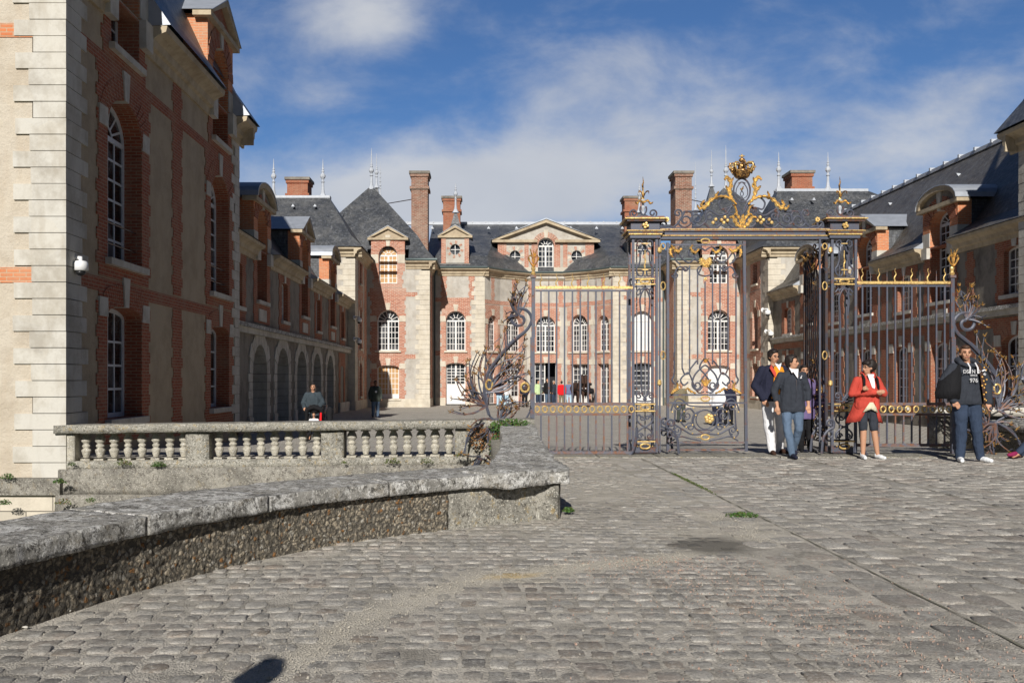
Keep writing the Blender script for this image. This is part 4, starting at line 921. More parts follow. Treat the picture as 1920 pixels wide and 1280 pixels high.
def sandv(x, y):
    best = 9; 
    for i in range(len(SANDP)-1):
        a, b_ = SANDP[i], SANDP[i+1]; dx, dy = b_.x-a.x, b_.y-a.y; t = max(0, min(1, ((x-a.x)*dx+(y-a.y)*dy)/(dx*dx+dy*dy)))
        d = math.hypot(x-a.x-dx*t, y-a.y-dy*t)/SANDW(i+t)
        best = min(best, d)
    v = .85*math.exp(-best*best*.8)
    v = max(v, 1.5*math.exp(-((x-.22)/.34)**2-((y-6.52)/.2)**2), .55*math.exp(-((x-1.9)/.8)**2-((y-8.3)/.55)**2), .42*math.exp(-((x-1.6)/1.2)**2-((y-12)/3.0)**2))
    return v
def wetv(x, y): return math.exp(-((x-1.86)/.34)**2-((y-7.72)/.40)**2)*1.3+.55*math.exp(-((x-.35)/.5)**2-((y-6.12)/.16)**2)
# base sheet
g = MB(); sand = []; wetl = []
def sheet(xs, ys, mat, zf, dz=0):
    base = len(g.v); nx, ny = len(xs), len(ys)
    for y in ys:
        for x in xs:
            xx = x(y) if callable(x) else x
            g.v.append(Vector((xx, y, zf(y)+dz)))
            sand.append(sandv(xx, y) if y < 16 and -4 < xx < 5 else 0); wetl.append(wetv(xx, y))
    k = g.mi(mat)
    for j in range(ny-1):
        for i in range(nx-1): a = base+j*nx+i; g.f.append((a, a+1, a+nx+1, a+nx)); g.m.append(k)
ys = [-40, -10, 1]+[1+.25*i for i in range(1, 62)]+[16.45]
NX = 60
sheet([(lambda y, i=i: pw_x(y)-.3+(9.7-pw_x(y))*i/NX) for i in range(NX+1)]+[40, 400], ys, 'gravel_bed', gz, -.0075)
ys2 = [16.45]+[17+1.0*i for i in range(27)]+[45, 50, 60, 70, 80, 120, 300, 900]
sheet([-400, -60, -24]+[-10+2*i for i in range(17)]+[30, 60, 400], ys2, 'court_cobbles', gz, -.02)
g.attr['sand'] = sand; g.attr['wet'] = wetl
gr = g.build('ground', None, recalc=False); gr['kind'] = 'structure'
b = MB(); b.face([Vector((-60, -40, -4)), Vector((.7, -40, -4)), Vector((.7, 16.6, -4)), Vector((-60, 16.6, -4))], 'moat_mud'); b.face([Vector((-60, 16.5, -4)), Vector((1, 16.5, -4)), Vector((1, 16.5, -.6)), Vector((-60, 16.5, -.6))], 'facing_stone')
tag(b.build('moat', None, recalc=False), '', '', kind='structure')
# real cobbles from the camera to just past the gate
def joints():
    for xj, y0, y1 in ((2.706, 3.6, 16.2), (5.40, 6, 16.2)):
        b = MB(); y = y0; n = int((y1-y0)/.12); rnd = random.Random(int(xj*10)); L = []; R2 = []
        for i in range(n+1):
            w_ = .0065*rnd.uniform(.1, 1.7); o_ = rnd.uniform(-.006, .006); yy_ = y0+i*.12; L.append(Vector((xj-w_+o_, yy_, gz(yy_)-.0005))); R2.append(Vector((xj+w_+o_, yy_, gz(yy_)-.0005)))
        for i in range(n): b.face([L[i], R2[i], R2[i+1], L[i+1]], 'joint_dirt')
        o = b.build('paving_joint', None, recalc=False); o['kind'] = 'structure'
joints()
def cobbles():
    rnd = random.Random(11); V = []; Fc = []; A = {'rnd': [], 'rnd2': [], 'sand': [], 'wet': []}; mats = []
    def stone(cx, cy, lx, ly, ang=0., hgt=.0075):
        sv = sandv(cx, cy); wv = wetv(cx, cy); r1 = rnd.random(); r2 = rnd.random()
        hgt = hgt*(1-.7*min(1, sv))*rnd.uniform(.75, 1.5); tx, ty = rnd.uniform(-.03, .03), rnd.uniform(-.03, .03); base = len(V); zg = gz(cy)-.010-.004*min(1, sv*1.2)
        c, s_ = math.cos(ang), math.sin(ang); z0 = rnd.uniform(-.003, .003)+.006*noise.noise(Vector((cx*1.1, cy*1.1, 3)))+.003*noise.noise(Vector((cx*3.1, cy*3.1, 9)))
        if rnd.random() < .02: z0 -= .02
        n = 12; jit = [rnd.uniform(.84, 1.07) for _ in range(n)]
        for ring, (sc_, hz) in enumerate(((1.0, -.014), (.965, hgt*.5), (.86, hgt*.95))):
            for k in range(n):
                a = 2*PI*(k+.5)/n; ca, sa = math.cos(a), math.sin(a); q = (abs(ca)**7+abs(sa)**7)**(-1/7)
                ux, uy = ca*q*lx/2*sc_*jit[k], sa*q*ly/2*sc_*jit[k]
                V.append((cx+ux*c-uy*s_, cy+ux*s_+uy*c, zg+z0+hz+(ux*tx+uy*ty if ring else 0)))
        V.append((cx, cy, zg+z0+hgt)); 
        for r_ in range(2):
            for k in range(n): Fc.append((base+r_*n+k, base+r_*n+(k+1) % n, base+(r_+1)*n+(k+1) % n, base+(r_+1)*n+k))
        for k in range(n): Fc.append((base+2*n+k, base+2*n+(k+1) % n, base+3*n))
        for kk, vv in (('rnd', r1), ('rnd2', r2), ('sand', sv), ('wet', wv)): A[kk] += [vv]*(3*n+1)
    def vis(x, y):
        px = VX+x*F/y; return -60 < px < 1990
    # left field: small worn stones in wavering rows
    y = 3.6
    while y < 16.2:
        ly = rnd.uniform(.135, .185); x0 = pw_x(y)+.02+rnd.uniform(0, .1); x = x0
        while x < 2.05:
            lx = rnd.uniform(.10, .17); cy = y+ly/2+.06*math.sin(x*.9+y*.3)+rnd.uniform(-.022, .022)
            if vis(x+lx/2, y) and x+lx < 2.12: stone(x+lx/2, cy, lx-.016, ly*rnd.uniform(.80, 1.0)-.012, rnd.uniform(-.13, .13))
            x += lx
        y += ly
    # double edge courses of larger blocks at X=2.1..2.68 and 4.85..5.42
    for xa in (2.13, 2.41, 5.12):
        y = 3.4+rnd.uniform(0, .2)
        while y < 16.3:
            L = rnd.uniform(.30, .46)
            if vis(xa+.13, y): stone(xa+.135, y+L/2, .262, L-.014, rnd.uniform(-.015, .015), .006)
            y += L
    # carriageway: larger setts laid in long staggered columns
    for xl, xr in ((2.735, 5.085), (5.425, 9.4)):
        x = xl; col = 0
        while x < xr-.08:
            lx = rnd.uniform(.185, .225); lx = min(lx, xr-x) if xr-x-lx > .08 else xr-x; y = 3.4+(.15 if col % 2 else 0)+rnd.uniform(0, .05)
            while y < 16.2:
                ly = rnd.uniform(.23, .36)
                if vis(x+lx/2, y): stone(x+lx/2+.012*math.sin(y*2.1+col), y+ly/2, lx-.010, ly-.014, rnd.uniform(-.035, .035), .0095)
                y += ly
            x += lx; col += 1
    me = bpy.data.meshes.new('cobbled_paving'); me.from_pydata(V, [], Fc); me.materials.append(M['cobble_stone'])
    me.polygons.foreach_set('use_smooth', [True]*len(me.polygons))
    for k, vals in A.items(): a = me.attributes.new(k, 'FLOAT', 'POINT'); a.data.foreach_set('value', vals)
    o = bpy.data.objects.new('cobbled_paving', me); COL.objects.link(o); o['kind'] = 'structure'
    print('cobble verts', len(V))
cobbles()
def pebbles():
    rnd = random.Random(5)
    for name, mat, fn, N in (('loose_gravel', 'pebble', 0, 2600), ('pink_gravel', 'pink_gravel', 1, 1500)):
        V = []; Fc = []
        for _ in range(N):
            if fn == 0:
                if rnd.random() < .6:
                    i = rnd.uniform(1, len(SANDP)-2); a = SANDP[int(i)]; b_ = SANDP[int(i)+1]; t = i-int(i); x = a.x+(b_.x-a.x)*t+rnd.gauss(0, .13); y = a.y+(b_.y-a.y)*t+rnd.gauss(0, .13)
                else: y = 3.8+11*rnd.random()**1.3; x = rnd.uniform(pw_x(y)+.05, min(9, y*.56))
            else:
                y = rnd.uniform(3.9, 7.2); x = 1.9+rnd.gauss(0, .35)+(5.3-y)*.35
                if rnd.random() < .35: x = rnd.uniform(.4, 3)
            if x < pw_x(y)+.03 or wetv(x, y) > .25: continue
            s = rnd.uniform(.0018, .0045)*(1 if rnd.random() < .96 else 2.2); z = gz(y)+.002; b0 = len(V); a0 = rnd.random()*6
            for k in range(4): V.append((x+s*math.cos(a0+k*1.57), y+s*math.sin(a0+k*1.57), z-.006))
            for k in range(4): V.append((x+.6*s*math.cos(a0+.5+k*1.57), y+.6*s*math.sin(a0+.5+k*1.57), z+s*.55))
            for k in range(4): Fc.append((b0+k, b0+(k+1) % 4, b0+4+(k+1) % 4, b0+4+k))
            Fc.append((b0+4, b0+5, b0+6, b0+7))
        me = bpy.data.meshes.new(name); me.from_pydata(V, [], Fc); me.materials.append(M[mat]); o = bpy.data.objects.new(name, me); COL.objects.link(o); o['kind'] = 'stuff'
        o['label'] = 'pale loose grit scattered over the cobbles and along the gutter' if fn == 0 else 'pinkish grit lying in the joints of the near cobbles'; o['category'] = 'gravel'
pebbles()
# threshold slabs under the gate
b = MB(); x = 1.0
while x < 9.2: b.box(x+.005, x+1.0, 16.2, 17.15, -.05, .012+random.random()*.004, 'lichen_stone'); x += 1.02
tag(b.build('threshold_paving', None), '', '', kind='structure')

# ================================================================ foreground parapet
def rough(o, amp, sub=.07, seed=0., freq=3., its=5):
    me = o.data; bm = bmesh.new(); bm.from_mesh(me); bmesh.ops.remove_doubles(bm, verts=bm.verts, dist=.0005)
    for _ in range(its):
        es = [e for e in bm.edges if e.calc_length() > sub]
        if not es or len(bm.verts) > 60000: break
        bmesh.ops.subdivide_edges(bm, edges=es, cuts=1, use_grid_fill=True)
    bm.normal_update()
    for v in bm.verts:
        n = noise.noise(v.co*freq+Vector((seed, 0, 0)))+.5*noise.noise(v.co*freq*2.7)+.25*noise.noise(v.co*freq*7)
        v.co += v.normal*n*amp
    for f in bm.faces: f.smooth = True
    bm.to_mesh(me); bm.free(); return o
par = thing('parapet_wall', 'low curved parapet of flint rubble under lichened stone coping, sweeping from the lower left to the gate', 'wall', (-.3, 8.6, 0))
def offs(path, d):
    out = []
    for i, p in enumerate(path):
        a = path[max(i-1, 0)]; b_ = path[min(i+1, len(path)-1)]; t = (b_-a).normalized(); out.append(p+Vector((-t.y, t.x, 0))*d)
    return out
face = [p for p in pwc if p.y > 1.0]
inner = offs(face, .52)
def solid(pa, pb, z0, z1, mat, mb, sl=0.):
    n = len(pa); vs = [Vector((p.x, p.y, z0)) for p in pa]+[Vector((p.x, p.y, z0)) for p in pb]+[Vector((p.x, p.y, z1)) for p in pa]+[Vector((p.x, p.y, z1+sl)) for p in pb]; fs = []
    for i in range(n-1): fs += [(i, i+1, 2*n+i+1, 2*n+i), (n+i+1, n+i, 3*n+i, 3*n+i+1), (2*n+i, 2*n+i+1, 3*n+i+1, 3*n+i), (i+1, i, n+i, n+i+1)]
    fs += [(0, 2*n, 3*n, n), (n-1, 2*n-1, 4*n-1, 3*n-1)]
    mb.add(vs, fs, mat)
cut = [i for i, p in enumerate(face) if p.y > 8.42][0]
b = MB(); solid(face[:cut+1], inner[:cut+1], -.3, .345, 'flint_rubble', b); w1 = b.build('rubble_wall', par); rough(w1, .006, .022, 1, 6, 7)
bm = bmesh.new(); bm.from_mesh(w1.data); bm.normal_update()
for v in bm.verts:
    q = Vector((v.co.x, v.co.y, v.co.z*1.2))*24+noise.noise_vector(v.co*12)*.9; d_, _p = noise.voronoi(q); v.co += v.normal*max(-.014, .010-.022*min(1, d_[0]))
bm.to_mesh(w1.data); bm.free()
b = MB(); solid(face[cut:], inner[cut:], -.3, .345, 'lichen_stone', b); w2 = b.build('end_block', par, label='dressed stone end of the parapet speckled with white lichen'); rough(w2, .008, .09, 2, 4)
# return towards the gate
b = MB(); b.box(.18, .74, 9.05, 16.7, -.3, .33, 'lichen_stone'); rough(b.build('return_wall', par), .01, .15, 3, 3)
b = MB(); fo = offs(face, -.055); io = offs(face, .60)
idx = [0]; L = 0; step = 1.15
for i in range(1, len(face)):
    L += (face[i]-face[i-1]).length
    if L > step: idx.append(i); L = 0
idx = [i for i in idx if i < len(face)-3]+[len(face)-1]
for k, (i, j) in enumerate(zip(idx[:-1], idx[1:])):
    a = [p.copy() for p in fo[i:j+1]]; c = [p.copy() for p in io[i:j+1]]
    t = (a[-1]-a[0]).normalized()*.006; a[0] += t; c[0] += t; a[-1] -= t; c[-1] -= t
    b = MB(); solid(a, c, .348, .466+random.uniform(-.006, .006), 'mossy_coping', b, .012); o = b.build('coping_stone', par); rough(o, .008, .032, k, 5, 6)
b = MB(); poly = [(.12, 8.55), (.66, 8.98), (.84, 9.02), (.86, 9.35), (.80, 9.9), (.82, 13), (.93, 16.2), (.93, 16.75), (.35, 16.75), (.30, 13), (.22, 11.2), (.10, 9.6), (-.35, 9.15)]
b.plate(Fr((0, 0, 0), (1, 0, 0), (0, 0, 1)), poly, [], 0, 0, 'mossy_coping')
b = MB(); vs = [Vector((x, y, .345)) for x, y in poly]+[Vector((x, y, .475+max(0, (y-9.5))*.012)) for x, y in poly]; n = len(poly); tr = tessellate_polygon([[Vector((x, y, 0)) for x, y in poly]])
b.add(vs, [tuple(t) for t in tr]+[tuple(i+n for i in t) for t in tr]+[(i, (i+1) % n, n+(i+1) % n, n+i) for i in range(n)], 'mossy_coping')
rough(b.build('coping_corner', par, label='worn rounded corner coping turning towards the gate'), .028, .06, 9, 2.2)
# right hand parapet, mostly in shade
rp2 = thing('parapet_wall', 'short dark parapet at the right edge beside the seated legs, worn coping on top', 'wall', (9.8, 16, 0))
b = MB(); b.box(9.5, 10.2, 11.0, 18.1, -.3, .40, 'lichen_stone'); rough(b.build('wall_block', rp2), .02, .15, 4, 3)
b = MB(); b.box(9.40, 10.35, 11.0, 18.2, .40, .56, 'mossy_coping'); rough(b.build('coping_stone', rp2), .02, .1, 5, 3)
b = MB(); b.box(8.75, 22, 18.25, 18.7, .0, .62, 'plinth_stone'); b.box(8.7, 22, 18.15, 18.8, .62, .78, 'limestone'); rough(b.build('rear_coping', rp2), .006, .4, 6, 3)

# ================================================================ balustrade
bl = thing('balustrade', 'weathered stone balustrade with pot-bellied balusters between the left pavilion and the gate', 'balustrade', (-3, 16.5, 0))
def bx(px): return (px-VX)*16.5/F
zl = lambda x: .54+(x+7.1)*.0125
b = MB(); b.box(-7.2, .92, 16.2, 16.78, 0, .14, 'lichen_stone')
for v in b.v: v.z += zl(v.x)-.135
rough(b.build('top_rail', bl), .012, .12, 7, 4)
b = MB(); b.box(-7.12, .9, 16.28, 16.72, -.22, -.075, 'lichen_stone')
for v in b.v: v.z += (zl(v.x)-.54)
rough(b.build('bottom_rail', bl), .010, .12, 8, 3)
b = MB(); b.box(-7.12, .9, 16.2, 16.8, -.62, -.20, 'plinth_stone')
for v in b.v:
    if v.z > -.5: v.z += (zl(v.x)-.54)
rough(b.build('plinth', bl), .006, .2, 8, 3)
b = MB(); b.box(-7.1, .3, 16.04, 16.8, -1.05, -.62, 'plinth_stone'); rough(b.build('plinth', bl), .02, .2, 9, 2)
b = MB(); b.box(-7.1, .3, 16.2, 16.8, -4.2, -1.05, 'facing_stone'); b.build('retaining_wall', bl)
for a, c in ((120, 149), (355, 398), (606, 647), (854, 876), (876, 990)):
    xa, xc = bx(a), bx(c); zt = zl((xa+xc)/2)-.135; b = MB(); b.box(xa, xc, 16.29, 16.71, -.09, zt+.02, 'lichen_stone' if a > 130 else 'baluster_stone'); rough(b.build('pier', bl), .004, .1, a, 4)
prof = [(.07, 0), (.07, .035), (.042, .045), (.05, .06), (.062, .10), (.082, .165), (.085, .19), (.06, .215), (.045, .225), (.062, .24), (.074, .262), (.062, .285), (.046, .295), (.052, .31), (.078, .335), (.088, .365), (.074, .415), (.052, .455), (.046, .47), (.07, .478), (.07, .50)]
mesh = None
def baluster(x, dz, k):
    global mesh
    if mesh is None:
        b = MB(); b.box(-.075, .075, -.075, .075, 0, .036, 'baluster_stone'); b.lathe([(r_*.94, h_) for r_, h_ in prof[2:-2]], (0, 0, 0), 'baluster_stone', 14); b.box(-.075, .075, -.075, .075, .468, .505, 'baluster_stone')
        o = b.build('baluster', bl); mesh = o.data
        for p in mesh.polygons: p.use_smooth = len(p.vertices) == 4 and abs(p.normal.z) < .95 and not all(abs(abs(mesh.vertices[i].co.x)-.075) < 1e-4 for i in p.vertices) and not all(abs(abs(mesh.vertices[i].co.y)-.075) < 1e-4 for i in p.vertices)
    else: o = bpy.data.objects.new('baluster', mesh); COL.objects.link(o); o.parent = bl
    o.location = Vector((x, 16.5, -.078+dz))-Vector((-3, 16.5, 0)); o.rotation_euler = (0, 0, random.uniform(-.08, .08)); o.scale = (random.uniform(.94, 1.08),)*2+(1.0*(zl(x)-.135+.078-(zl(x)-.54))/.505,)
for a, c in ((162, 345), (411, 594), (660, 842)):
    for i in range(8): x = bx(a+(c-a)*i/7); baluster(x, zl(x)-.54, i)
# ================================================================ wrought iron (drawn in the plane of the gate, 16.8 m away)
GD = 16.8
def G(x, y, dn=0.): return P(x, y, GD)+Vector((0, dn, 0))
K = GD/F
def scroll(x0, y0, x1, y1, kind='C', flip=1, turn=1.15, flat=.0, n=34, pw=3):
    """C or S scroll with curled ends, fitted between two points"""
    pts = [(0., 0.)]; th = 0.; ds = 2/n; raw = []
    for i in range(n+1):
        s = -1+2*i/n; c = abs(s)**pw; sg = 1 if (kind == 'C' or s > 0) else -1
        raw.append(sg*(flat*.35+c))
    tot = sum(abs(r) for r in raw); k = turn*2*2*PI/tot*1.0
    for i in range(n+1):
        th += raw[i]*k/2*flip; x, y = pts[-1]
        dd = ds*(1.15-.85*abs(-1+2*i/n)**2); pts.append((x+math.cos(th)*dd, y+math.sin(th)*dd))
    ax, ay = pts[0]; bx_, by_ = pts[-1]; d = complex(bx_-ax, by_-ay); t = complex(x1-x0, y1-y0)/d
    return [(x0+((complex(px-ax, py-ay))*t).real, y0+((complex(px-ax, py-ay))*t).imag) for px, py in pts]
def spir(cx, cy, r, a0, turns, d=1, r1=.22, n=26):
    """spiral from outside in, angles in picture sense"""
    return [(cx+math.cos(a0+d*2*PI*turns*i/n)*r*(1-(1-r1)*i/n), cy+math.sin(a0+d*2*PI*turns*i/n)*r*(1-(1-r1)*i/n)) for i in range(n+1)]
def cr(pts, n=7): return [(p.x, p.y) for p in crom([(a, b, 0) for a, b in pts], n)]
def iron(mb, pts, r=.012, mat='iron', dn=0., sides=6, taper=None, T=None, closed=False):
    q = [G(x, y, dn) for x, y in pts]
    if T: q = [T(p) for p in q]
    rr = r if not taper else [r*(1-(1-taper)*i/(len(q)-1)) for i in range(len(q))]
    mb.tube(q, rr, mat, sides, closed=closed)
def bar(mb, x0, y0, x1, y1, w=.02, mat='iron', dn=0., T=None):
    """square bar between two picture points"""
    a, b_ = G(x0, y0, dn), G(x1, y1, dn)
    if T: a, b_ = T(a), T(b_)
    mb.tube([a, b_], w*.707, mat, 4)
def ring(mb, cx, cy, rx, ry, r=.011, mat='gold', dn=-.02, T=None, n=16):
    iron(mb, [(cx+rx*math.cos(2*PI*i/n), cy+ry*math.sin(2*PI*i/n)) for i in range(n)], r, mat, dn, 6, None, T, True)
def rosette(mb, cx, cy, r, mat='gold', petals=5, dn=-.03, T=None):
    for i in range(petals):
        a = 2*PI*i/petals+.3; p = G(cx+r*.58*math.cos(a), cy+r*.58*math.sin(a), dn)
        if T: p = T(p)
        mb.ball(p, r*K*.46, mat, 6, (1, .55, 1), 4)
    p = G(cx, cy, dn-.02); mb.ball(T(p) if T else p, r*K*.3, mat, 6, (1, .8, 1), 4)
def acanth(mb, pts, W, mat='gold', dn=-.03, T=None, curl=.03, lobes=4):
    """lobed leaf along a path, curling forward at its tip"""
    P_ = cr(pts, 10); n = len(P_)-1; vs = []; fs = []
    for i, (x, y) in enumerate(P_):
        t = i/n; a = P_[max(i-1, 0)]; b_ = P_[min(i+1, n)]; dx, dy = b_[0]-a[0], b_[1]-a[1]; L = math.hypot(dx, dy) or 1; nx, ny = -dy/L, dx/L
        w_ = W*max(.05, math.sin(PI*min(1, .12+t*.88))**.7)*(.42+.58*abs(math.sin((lobes+1)*PI*t+.3))**.8)
        z_ = dn-curl*t*t*2
        for q, dz in ((1, .0), (.45, -.022), (0, -.006), (-.45, -.022), (-1, .0)): vs.append(G(x+nx*w_*q, y+ny*w_*q, z_+dz))
        for q in (-.5, .5): vs.append(G(x+nx*w_*q, y+ny*w_*q, z_+.012))
    if T: vs = [T(v) for v in vs]
    for i in range(n):
        b0 = i*7; c0 = b0+7
        for k in range(4): fs.append((b0+k, b0+k+1, c0+k+1, c0+k))
        fs += [(b0+4, b0+5, c0+5, c0+4), (b0+5, b0+6, c0+6, c0+5), (b0+6, b0, c0, c0+6)]
    mb.add(vs, fs, mat)
# ---------------------------------------------------------------- gateway: two lattice pillars, lintel and crest
gw = thing('gateway', 'tall wrought iron gateway with lattice pillars, gilded lintel and a crowned scrollwork crest', 'gateway', (4.59, GD, 0))
PYB = 850
def pillar(xa, xb, T=None, label=None):
    """open lattice pillar, a square cage of four posts"""
    t = MB(); dep = .40; cx = (xa+xb)/2
    for x in (xa, xb):
        for dn in (0, dep):
            bar(t, x, 447, x, 848, .044, 'iron', dn); 
    for y in (447, 521, 533, 757, 771, 827, 846):
        for dn in (0, dep): bar(t, xa, y, xb, y, .024, 'iron', dn)
        for x in (xa, xb): t.tube([G(x, y, 0), G(x, y, dep)], .015, 'iron', 4)
    t.fbox(Fr((0, GD, 0), (1, 0, 0), (0, -1, 0)), G(xa, 0).x, G(xb, 0).x, G(0, 849).z, G(0, 838).z, -dep, .0, 'iron')
    o = t.build('pillar', gw, label=label)
    g = MB(); s = MB(); w = xb-xa
    for y in (523, 533, 757, 770, 827): bar(g, xa+3, y, xb-3, y, .022, 'gold', -.03)
    for yc, hy in ((528, 3.2), (763.5, 4), (836, 4)):
        ring(g, cx, yc, 9, hy+.5, .016, 'gold', -.035)
        for dx in (-14, 14): g.ball(G(cx+dx, yc, -.03), .014, 'gold', 6)
    g.build('gilding', o)
    # upper panel y 450..518
    for dn in (-.01, dep+.01):
        if dn < 0:
            for sg in (-1, 1):
                iron(s, [(cx+sg*q[0], q[1]) for q in [(3, 458), (8, 450), (14, 453), (15, 460), (10, 464), (6, 459)]], .015, 'iron', dn)
                iron(s, cr([(cx+sg*3, 462), (cx+sg*5, 470), (cx+sg*9, 474), (cx+sg*9, 488), (cx+sg*12, 498), (cx+sg*16, 505), (cx+sg*13, 515), (cx+sg*5, 517), (cx+sg*3, 509), (cx+sg*8, 506)]), .016, 'iron', dn)
                # tall middle lyre y 540..750
                iron(s, cr([(cx+sg*16, 548), (cx+sg*10, 541), (cx+sg*9, 550), (cx+sg*14, 553)], 5), .015, 'iron', dn)
                iron(s, cr([(cx-sg*10, 545), (cx, 541), (cx+sg*9, 560), (cx+sg*7, 600), (cx+sg*7, 700), (cx+sg*6, 733), (cx+sg*1, 745), (cx-sg*4, 748)]), .016, 'iron', dn)
                iron(s, spir(cx+sg*11, 742, 7, PI if sg > 0 else 0, 1.3, sg), .015, 'iron', dn)
                iron(s, cr([(cx+sg*16, 750), (cx+sg*3, 752), (cx, 745)]), .015, 'iron', dn)
                # lower panel y 774..824
                iron(s, cr([(cx+sg*6, 783), (cx+sg*12, 777), (cx+sg*15, 787), (cx+sg*6, 797), (cx-sg*6, 803), (cx-sg*15, 812), (cx-sg*14, 822)]), .016, 'iron', dn)
                iron(s, spir(cx+sg*9, 817, 6, 0, 1.3, sg), .015, 'iron', dn)
                iron(s, spir(cx+sg*5, 783, 5, 0, 1.2, -sg), .013, 'iron', dn)
        else:
            for x in (cx-8, cx+8): bar(s, x, 450, x, 846, .018, 'iron', dn)
    bar(s, cx, 470, cx, 515, .012, 'gold', -.02); iron(s, cr([(cx, 505), (cx-1.5, 498), (cx+1.5, 490), (cx-1, 482), (cx, 470)]), .012, 'gold', -.03, taper=.3)
    bar(s, cx-6, 457, cx+6, 457, .014, 'gold', -.03); bar(s, cx-6, 506, cx+6, 506, .016, 'gold', -.03)
    s.build('lattice_scrolls', o)
    # cap
    c = MB(); fr = Fr((G(cx, 0).x, GD+dep/2, 0), (1, 0, 0), (0, -1, 0)); w2 = w*K/2; zz = lambda y: G(0, y).z
    for y0, y1, ex, mt in ((447, 441, .06, 'iron'), (441, 438, .085, 'gold'), (438, 434.5, .10, 'rusty_iron'), (434.5, 433.3, .13, 'gold'), (433.3, 432, .11, 'rusty_iron'), (432, 416, .045, 'iron'), (416, 412.5, .12, 'rusty_iron'), (412.5, 410.5, .16, 'gold'), (410.5, 407, .12, 'rusty_iron')):
        c.fbox(fr, -w2-ex, w2+ex, zz(y0), zz(y1)-.0005, -dep/2-ex, dep/2+ex, mt)
    rosette(c, cx, 424, 6.5, 'gold', 4, -.09)
    co = c.build('pillar_cap', o)
    # finial above the cap: two crossing volutes, a collar of leaves and a spear
    f = MB()
    for sg in (-1, 1):
        iron(f, cr([(cx-sg*5, 384), (cx-sg*6, 391), (cx-sg*2, 399), (cx+sg*8, 405), (cx+sg*17, 405)])+spir(cx+sg*18, 397, 8.5, PI/2, 1.35, -sg)[1:], .016, 'iron', .16)
        acanth(f, [(cx, 378), (cx+sg*7, 374), (cx+sg*13, 380), (cx+sg*17, 377)], 2.6, 'gold', .12, lobes=3)
        acanth(f, [(cx, 367), (cx+sg*4, 358), (cx+sg*9, 356), (cx+sg*9, 362)], 1.5, 'gold' if sg < 0 else 'crown_bronze', .14, lobes=2)
        iron(f, [(cx+sg*9, 403), (cx+sg*3, 400)], .014, 'iron', .16)
    f.lathe([(.012, 0), (.03, .03), (.02, .08), (.035, .14), (.018, .18), (.022, .22), (.05, .27), (.012, .30)], G(cx, 401, .18), 'zinc_white', 8)
    f.lathe([(.05, 0), (.035, .04), (.018, .10), (.028, .15), (.012, .2), (.014, .26)], G(cx, 376, .18), 'gold', 8)
    f.tube([G(cx, 355, .18), G(cx-1, 343, .18), G(cx+.6, 338, .18), G(cx-.5, 327, .18)], [.012, .018, .012, .002], 'crown_bronze', 6)
    f.build('pillar_finial', o); return o
pillar(1187, 1231, label='left lattice pillar of the gateway'); pillar(1560, 1604, label='right lattice pillar of the gateway')
# inner jamb strips with gilded links
for x0, sgn, tl in ((1246, 1, 'jamb'), (1546, -1, 'jamb')):
    t = MB(); bar(t, x0-9, 449, x0-9, 848, .03, 'iron')
    for y in (462, 536, 666): ring(t, x0-(3 if sgn > 0 else 0), y, 4.2, 5.5 if y < 470 else 7.5, .011, 'gold', -.01)
    for y in (469, 717 if sgn > 0 else 718): t.lathe([(.02, -.05), (.04, -.03), (.035, .03), (.02, .05)], G(x0-10*sgn, y, -.03), 'gold', 8)
    t.build('jamb', gw)
# feet braces
for cx, sg in ((1240, 1), (1558, -1), (1192, -1), (1608, 1)):
    t = MB()
    if cx in (1192, 1608): iron(t, cr([(cx, 800), (cx+sg*2, 825), (cx+sg*8, 845), (cx+sg*16, 855)]), .026, 'iron', -.12)
    else:
        for dn in (-.25, .3):
            iron(t, spir(cx+sg*12, 792, 8, PI*(1 if sg > 0 else 0), 1.2, sg)[::-1]+cr([(cx+sg*5, 800), (cx+sg*16, 806), (cx+sg*24, 820), (cx+sg*27, 848)]), .024, 'iron', dn)
            iron(t, spir(cx+sg*12, 814, 7, -PI/2, .8, -sg), .016, 'iron', dn)
            t.tube([G(cx, 806, 0), G(cx+sg*7, 806, dn)], .02, 'iron', 5)
    t.build('brace', gw)
# lintel
t = MB(); fr = Fr((0, GD+.1, 0), (1, 0, 0), (0, -1, 0))
for y0, y1, ex, mt in ((448, 442.5, .0, 'iron'), (442.5, 441.2, .025, 'gold'), (441.2, 440, .02, 'rusty_iron'), (440, 434, .02, 'iron'), (434, 431.5, .05, 'rusty_iron'), (431.5, 430.2, .062, 'gold'), (430.2, 428.5, .055, 'rusty_iron')):
    t.fbox(fr, G(1237, 0).x, G(1554, 0).x, G(0, y0).z, G(0, y1).z-.0005, -.12-ex, .10+ex, mt)
t.build('lintel', gw)
